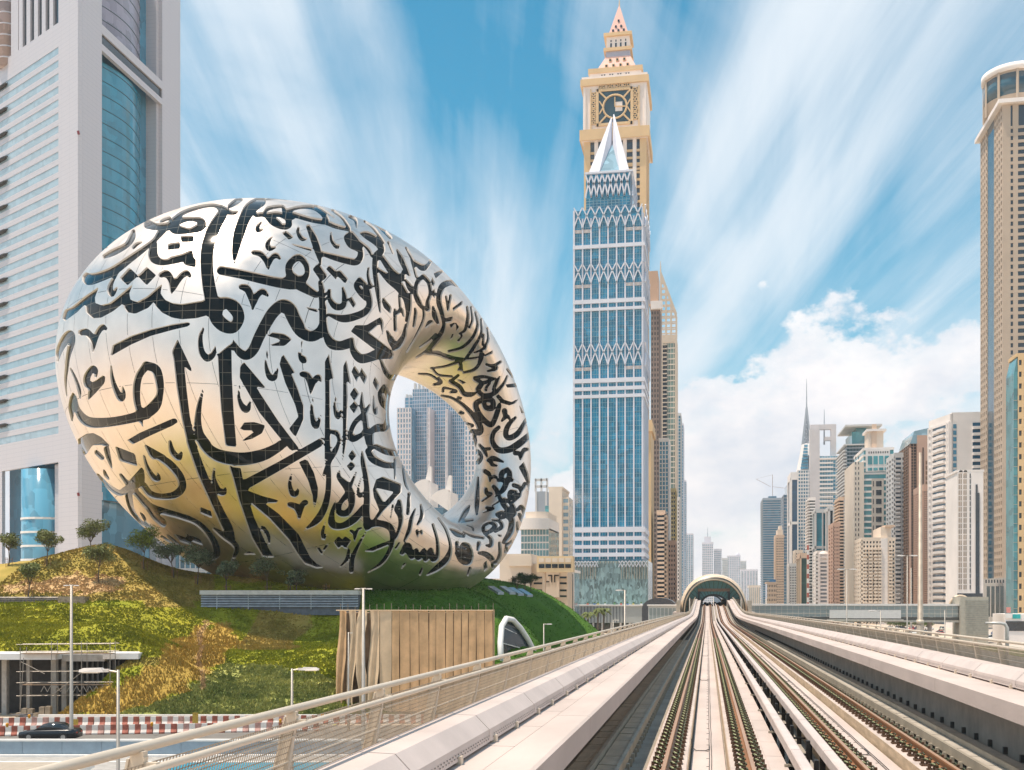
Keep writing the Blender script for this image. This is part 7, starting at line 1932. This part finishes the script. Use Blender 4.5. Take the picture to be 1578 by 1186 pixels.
# palms beyond the parapet
def palm(base, h, label, seed):
    rng = np.random.default_rng(seed); b = Vector(base); t = thing('palm_tree', label, 'palm', b, 'palms by the side street'); top = b + Vector((rng.normal() * .2, 0, h))
    m = M(); m.tube([b, lerp(b, top, .5), top], [.28, .2, .22], 8); m.build('trunk', barkm, t, True)
    for k in range(16):
        a = k * 2.4; el = rng.uniform(-.2, .9); L_ = rng.uniform(1.7, 2.4); m = M(); pts = []
        for j in range(6):
            u = j / 5; pts.append(top + Vector((math.cos(a) * L_ * u * math.cos(el * (1 - u)), math.sin(a) * L_ * u * math.cos(el * (1 - u)), L_ * (math.sin(el) * u - .75 * u * u))))
        d_ = Vector((-math.sin(a), math.cos(a), 0))
        for j in range(5):
            w0, w1 = .32 * math.sin(math.pi * (j + .3) / 5.6), .32 * math.sin(math.pi * (j + 1.3) / 5.6)
            for s in (-1, 1): m.quad(pts[j], pts[j + 1], pts[j + 1] + d_ * s * w1 - Vector((0, 0, w1 * .6)), pts[j] + d_ * s * w0 - Vector((0, 0, w0 * .6)))
        m.build('frond', leaf_mat('palm', (.16, .19, .05)), t)
for i, (px, Y, lb) in enumerate(((905, 262, 'left of the palms beyond the parapet by the blue podium'), (921, 268, 'tallest palm beyond the parapet, middle of three'), (929, 270, 'right of the palms beyond the parapet by the blue podium'))):
    x = xat(px, Y); palm((x, Y, 0), 8.2 if i == 0 else 9.0, lb, 80 + i)
for i, (px, Y, h, lb) in enumerate(((873, 300, 9.0, 'round green street tree behind the lawn flank'), (1172, 420, 5, 'low street tree behind the footbridge near the station'), (1336, 430, 6, 'street tree behind the footbridge by the cream block, left'), (1350, 432, 6, 'street tree behind the footbridge by the cream block, right'), (1290, 400, 6, 'street tree behind the footbridge by the brown tower'), (1392, 372, 6, 'round street tree under the footbridge banner'), (1430, 380, 6, 'round street tree below the footbridge right part'))):
    tree((xat(px, Y), Y, 0), h, h * .36, 'street', (.13, .18, .05), lb, 90 + i, 900, False, .22, True)
for i in range(5):
    px = 1372 + i * 13; tree((xat(px, 395), 395, 0), 4.6, 2.2, 'street', (.1, .15, .04), f'dark green roadside tree below the footbridge, {ORD[i]} from the left', 110 + i, 700, False, .2, True)
# ------------------------------------------------------------------ street lamps
pm_ = mat('lamp_pole', (.34, .32, .29), .45, .4, var=.06); hm_ = mat('lamp_head', (.68, .62, .57), .4, .2, var=.04)
def head(t, p, dr, L_):
    dr = Vector(dr).normalized(); r = dr.cross(Vector((0, 0, 1))) * L_ * .16; m = M()
    a, b = p, p + dr * L_; u = Vector((0, 0, L_ * .13))
    m.hexa([a - r * .5, a + r * .5, b + r * .8, b - r * .8], [a - r * .45 + u * .8, a + r * .45 + u * .8, b + r * .55 + u * .7, b - r * .55 + u * .7])
    c = lerp(a, b, .55); m.hexa([lerp(a, b, .15) - r + u * .02, lerp(a, b, .15) + r + u * .02, lerp(a, b, .97) + r + u * .02, lerp(a, b, .97) - r + u * .02], [lerp(a, b, .25) - r * .7 + u * 1.1, lerp(a, b, .25) + r * .7 + u * 1.1, lerp(a, b, .9) + r * .6 + u, lerp(a, b, .9) - r * .6 + u]); m.build('lamp_head', hm_, t)
    m = M(); m.hexa([lerp(a, b, .35) - r * .7 - u * .25, lerp(a, b, .35) + r * .7 - u * .25, lerp(a, b, .9) + r * .6 - u * .25, lerp(a, b, .9) - r * .6 - u * .25], [lerp(a, b, .35) - r * .75, lerp(a, b, .35) + r * .75, lerp(a, b, .92) + r * .7, lerp(a, b, .92) - r * .7]); m.build('lens', mat('lamp_lens', (.75, .72, .66), .2), t)
def lamp(px, ytop, d_, r, heads, L_, label, z0=0.0):
    b = Vector(cw(LAT(px, d_), d_, z0)); zt = ZP(ytop, d_); t = thing('street_lamp', label, 'street lamp', b, 'street lamps')
    m = M(); m.tube([b, b + Vector((0, 0, 1.1)), b + Vector((0, 0, 1.15)), (b.x, b.y, zt)], [r * 1.5, r * 1.5, r * 1.15, r * .75], 10); m.build('pole', pm_, t, True)
    m = M(); m.tube([(b.x, b.y, z0), (b.x, b.y, z0 + .12)], r * 2.6, 10); m.build('base_plate', pm_, t)
    for s in heads:
        dr = Vector(cw(s, 0, 0)); q = Vector((b.x, b.y, zt - .08)); m = M(); m.tube([q, q + dr * L_ * .35 + Vector((0, 0, .05))], r * .45, 6); m.build('arm', pm_, t); head(t, q + dr * L_ * .3, dr, L_)
lamp(110, 901, 90.8, .14, (-1, 1), .5, 'tall slim twin-headed street lamp by the dark sedan on the left')
lamp(182, 1032, 40, .075, (-1,), 1.08, 'near lamp post with large head pointing left in front of the barriers')
lamp(450, 1030, 55, .08, (1,), 1.05, 'lamp post with head pointing right beside the fabric box')
lamp(560, 906, 78, .13, (-1, 1), .5, 'tall twin-headed street lamp in front of the fabric box')
lamp(537, 974, 97, .08, (1,), .3, 'thin dark post against the loose fabric sheets')
lamp(838, 961, 128, .09, (1,), .75, 'small street lamp beside the oval entrance')
lamp(963, 909, 150, .16, (-1,), 1.0, 'street lamp with left arm before the mirrored podium', 0)
lamp(945, 955, 190, .10, (1,), .8, 'small lamp at the right foot of the lawn flank')
lamp(608, 856, 168, .10, (), .3, 'plain pole standing on the crest in front of the ring', 12.5)
lamp(1063, 921, 262, .11, (), .4, 'short lamp post left of the station mouth', 2); lamp(1142, 921, 262, .11, (), .4, 'short lamp post right of the station mouth', 2)
lamp(1357, 941, 215, .12, (-1,), 1.9, 'highway lamp with left arm before the white banner')
lamp(1305, 877, 235, .13, (-1, 1), 1.6, 'twin-armed highway lamp left of the white banner'); lamp(1398, 856, 220, .13, (-1, 1), 1.6, 'twin-armed highway lamp at the right end of the banner')
lamp(1456, 940, 240, .13, (), 1.0, 'plain pole before the glazed footbridge'); lamp(1404, 875, 300, .16, (), 1.0, 'pale pole behind the footbridge by the brown tower')
t = thing('high_mast', 'thick tapering lighting mast in front of the brown tower', 'mast', cw(LAT(1418, 120), 120, 0)); b = t.location
m = M(); m.tube([b, b + Vector((0, 0, 9.2)), b + Vector((0, 0, 9.25)), b + Vector((0, 0, 28))], [.40, .36, .29, .15], 14); m.build('pole', mat('mast_grey', (.42, .36, .29), .5, .2), t, True)
m = M(); m.tube([b + Vector((0, 0, 9.0)), b + Vector((0, 0, 9.5))], .39, 14); m.build('collar', beige, t, True)
t = thing('traffic_gantry', 'grey tubular traffic gantry arm over the road at right', 'gantry', (xat(1552, 190), 190, 0)); x0, x1 = xat(1519, 190), xat(1552, 190); zg = zat(960, x1, 190)
m = M(); m.tube([(x1, 190, -.1), (x1, 190, zg - .8), (x1 - .3, 190, zg - .2), (x1 - 1, 190, zg), (x0, 190, zg)], [.32, .3, .28, .26, .2], 10); m.build('arm', mat('gantry_grey', (.62, .60, .56), .4, .3), t, True)
# ------------------------------------------------------------------ cars
def car(loc, rz, col, label, big=False, group='cars by the highway'):
    key = ('c',) + tuple(col)
    t = thing('parked_car' if not big else 'sedan_car', label, 'car', loc, group if not big else None); body = mat('paint_%d_%d_%d' % tuple(int(c * 99) for c in col), col, .25, .1, var=.03, spec=.6); gm = gl('car_glass', (.02, .025, .03), .05, .0)
    t.rotation_euler = (0, 0, rz); L_, W_ = 4.8, 1.84
    def loft(secs, nm, mt, par, sm=True):                  # sections: x, [(y half-width, z)...]
        me = bpy.data.meshes.new(nm); v = []; f = []; k = len(secs[0][1]) * 2
        for x, pr in secs: v += [(x, -y, z) for y, z in pr] + [(x, y, z) for y, z in reversed(pr)]
        for i in range(len(secs) - 1):
            for j in range(k): a = i * k + j; b = i * k + (j + 1) % k; f.append((a, b, b + k, a + k))
        f.append(tuple(range(k))[::-1]); f.append(tuple((len(secs) - 1) * k + j for j in range(k))); me.from_pydata(v, [], f); me.materials.append(mt)
        if sm: me.shade_smooth()
        o = bpy.data.objects.new(nm, me); C.objects.link(o); o.parent = par; return o
    w = W_ / 2
    loft([(x, [(ww * .92, .22), (ww, .42), (ww, zz - .12), (ww * .88, zz)]) for x, ww, zz in ((-2.4, w * .78, .62), (-2.3, w * .93, .70), (-1.4, w, .82), (-.9, w, .90), (.6, w, .93), (1.7, w, .95), (2.2, w * .95, .93), (2.4, w * .84, .80))], 'body', body, t)
    loft([(x, [(a, .88), (b_, z)]) for x, a, b_, z in ((-1.05, w * .9, w * .86, .90), (-.35, w * .9, w * .72, 1.36), (.3, w * .9, w * .70, 1.45), (1.0, w * .9, w * .70, 1.40), (1.85, w * .88, w * .8, .95))], 'cabin_glass', gm, t)
    loft([(x, [(a, z - .03), (a * .9, z + .015)]) for x, a, z in ((-.38, w * .72, 1.36), (.3, w * .71, 1.455), (1.0, w * .71, 1.41), (1.2, w * .72, 1.32))], 'roof', body, t)
    for x in (-1.45, 1.42):
        for s in (-1, 1):
            m = M(); m.tube([(x, s * (w - .22), .33), (x, s * (w + .01), .33)], .33, 14); me = bpy.data.meshes.new('wheel'); me.from_pydata(m.v, [], m.f); me.materials.append(mat('tyre', (.03, .03, .03), .8)); o = child('wheel', me, None, t)
            m = M(); m.tube([(x, s * (w + .005), .33), (x, s * (w + .02), .33)], .2, 10); me = bpy.data.meshes.new('rim'); me.from_pydata(m.v, [], m.f); me.materials.append(mat('rim_metal', (.55, .55, .55), .3, .8)); child('rim', me, None, o)
    for x, c, nm in ((-2.34, (.8, .78, .7), 'headlight'), (2.36, (.45, .03, .02), 'tail_light')):
        for s in (-1, 1): m = M(); m.box(x - .05, x + .05, s * .5 - .17, s * .5 + .17, .62, .74); me = bpy.data.meshes.new(nm); me.from_pydata(m.v, [], m.f); me.materials.append(mat('lamp_' + nm, c, .2)); child(nm, me, None, t)
    return t
c0 = cw(LAT(78, 91.2), 91.2, .01)
car(c0, TH, (.012, .016, .022), 'dark glossy sedan driving left in front of the striped barriers', True)
rng = random.Random(5); palette = [(.7, .7, .68), (.45, .44, .43), (.05, .05, .06), (.45, .05, .04), (.08, .14, .3), (.75, .74, .72), (.3, .28, .24)]
protos = [car((80 + i * 9, 250, .01), 1.57, c, 'car', False) for i, c in enumerate(palette)]
names = ['white', 'silver grey', 'black', 'dark red', 'blue', 'bright white', 'bronze grey']
spots = []
for r_, (Y, xs) in enumerate(((325, (1526, 1538, 1549, 1560, 1571, 1515)), (365, (1398, 1408, 1420, 1432, 1445, 1528, 1541, 1553)), (415, (1372, 1383, 1394, 1406, 1420, 1434, 1448)))):
    for px in xs: spots.append((xat(px, Y + rng.uniform(-3, 3)), Y + rng.uniform(-4, 4), r_))
for i, (x, y, r_) in enumerate(spots):
    k = i % 7; o = protos[k] if i < 7 else copy_tree(protos[k]); o.location = (x, y, .01); o.rotation_euler = (0, 0, 1.57 + rng.uniform(-.3, .3))
    o['label'] = f'{names[k]} car at the right roadside, {["nearest", "middle", "farthest"][r_]} row, {ORD[i]} of the parked cars'
for i, (x, y, k) in enumerate(((26.5, 150, 5), (19.3, 190, 1), (42, 210, 2), (45.3, 120, 0), (-13.5, 255, 3), (-12, 272, 4))):
    o = copy_tree(protos[k]); o.location = (x, y, .01); o.rotation_euler = (0, 0, 1.57)
    o['label'] = f'{names[k]} car {["in the near highway lanes", "farther in the near highway lanes", "in the far highway lanes", "nearest in the far highway lanes", "parked by the blue podium", "parked behind the red one by the blue podium"][i]}'
# small shops and signs under the right-hand towers
t = thing('roadside_shop', 'small roadside shop with turquoise and white signboards at the right edge', 'shop', (xat(1560, 300), 300, 0)); X = lambda p: xat(p, 300); Z = lambda y: zat(y, X(1560), 300)
part(t, 'wall', white, (X(1548), X(1600), 300, 312, -.2, Z(946))); part(t, 'turquoise_sign', mat('sign_turq', (.02, .45, .45), .5), (X(1560), X(1572), 299.6, 300, Z(953), Z(946))); part(t, 'white_sign', whitep, (X(1549), X(1559.5), 299.6, 300, Z(952), Z(945))); part(t, 'red_sign', mat('sign_pink', (.75, .30, .26), .5), (X(1553), X(1559), 301, 301.4, Z(944), Z(935.5))); part(t, 'shopfront', gd, (X(1550), X(1590), 299.85, 300.02, Z(972), Z(957)))
# ------------------------------------------------------------------ haze
def haze():
    m = M(); m.box(-1600, 1600, -700, 2700, -1.0, 352); o = m.build('haze', None); o.data.materials.clear()
    v = bpy.data.materials.new('haze_air'); v.use_nodes = True; nt = v.node_tree; nt.nodes.clear(); N, L, MA, RAMP = NB(nt)
    p = N('ShaderNodeVolumePrincipled'); q = N('ShaderNodeOutputMaterial'); L(p.outputs[0], q.inputs['Volume'])
    p.inputs['Color'].default_value = (.86, .91, .97, 1); p.inputs['Density'].default_value = .00014; p.inputs['Anisotropy'].default_value = .15
    o.data.materials.append(v); tag(o, 'thin pale haze over the whole city', 'haze', kind='stuff')
haze()
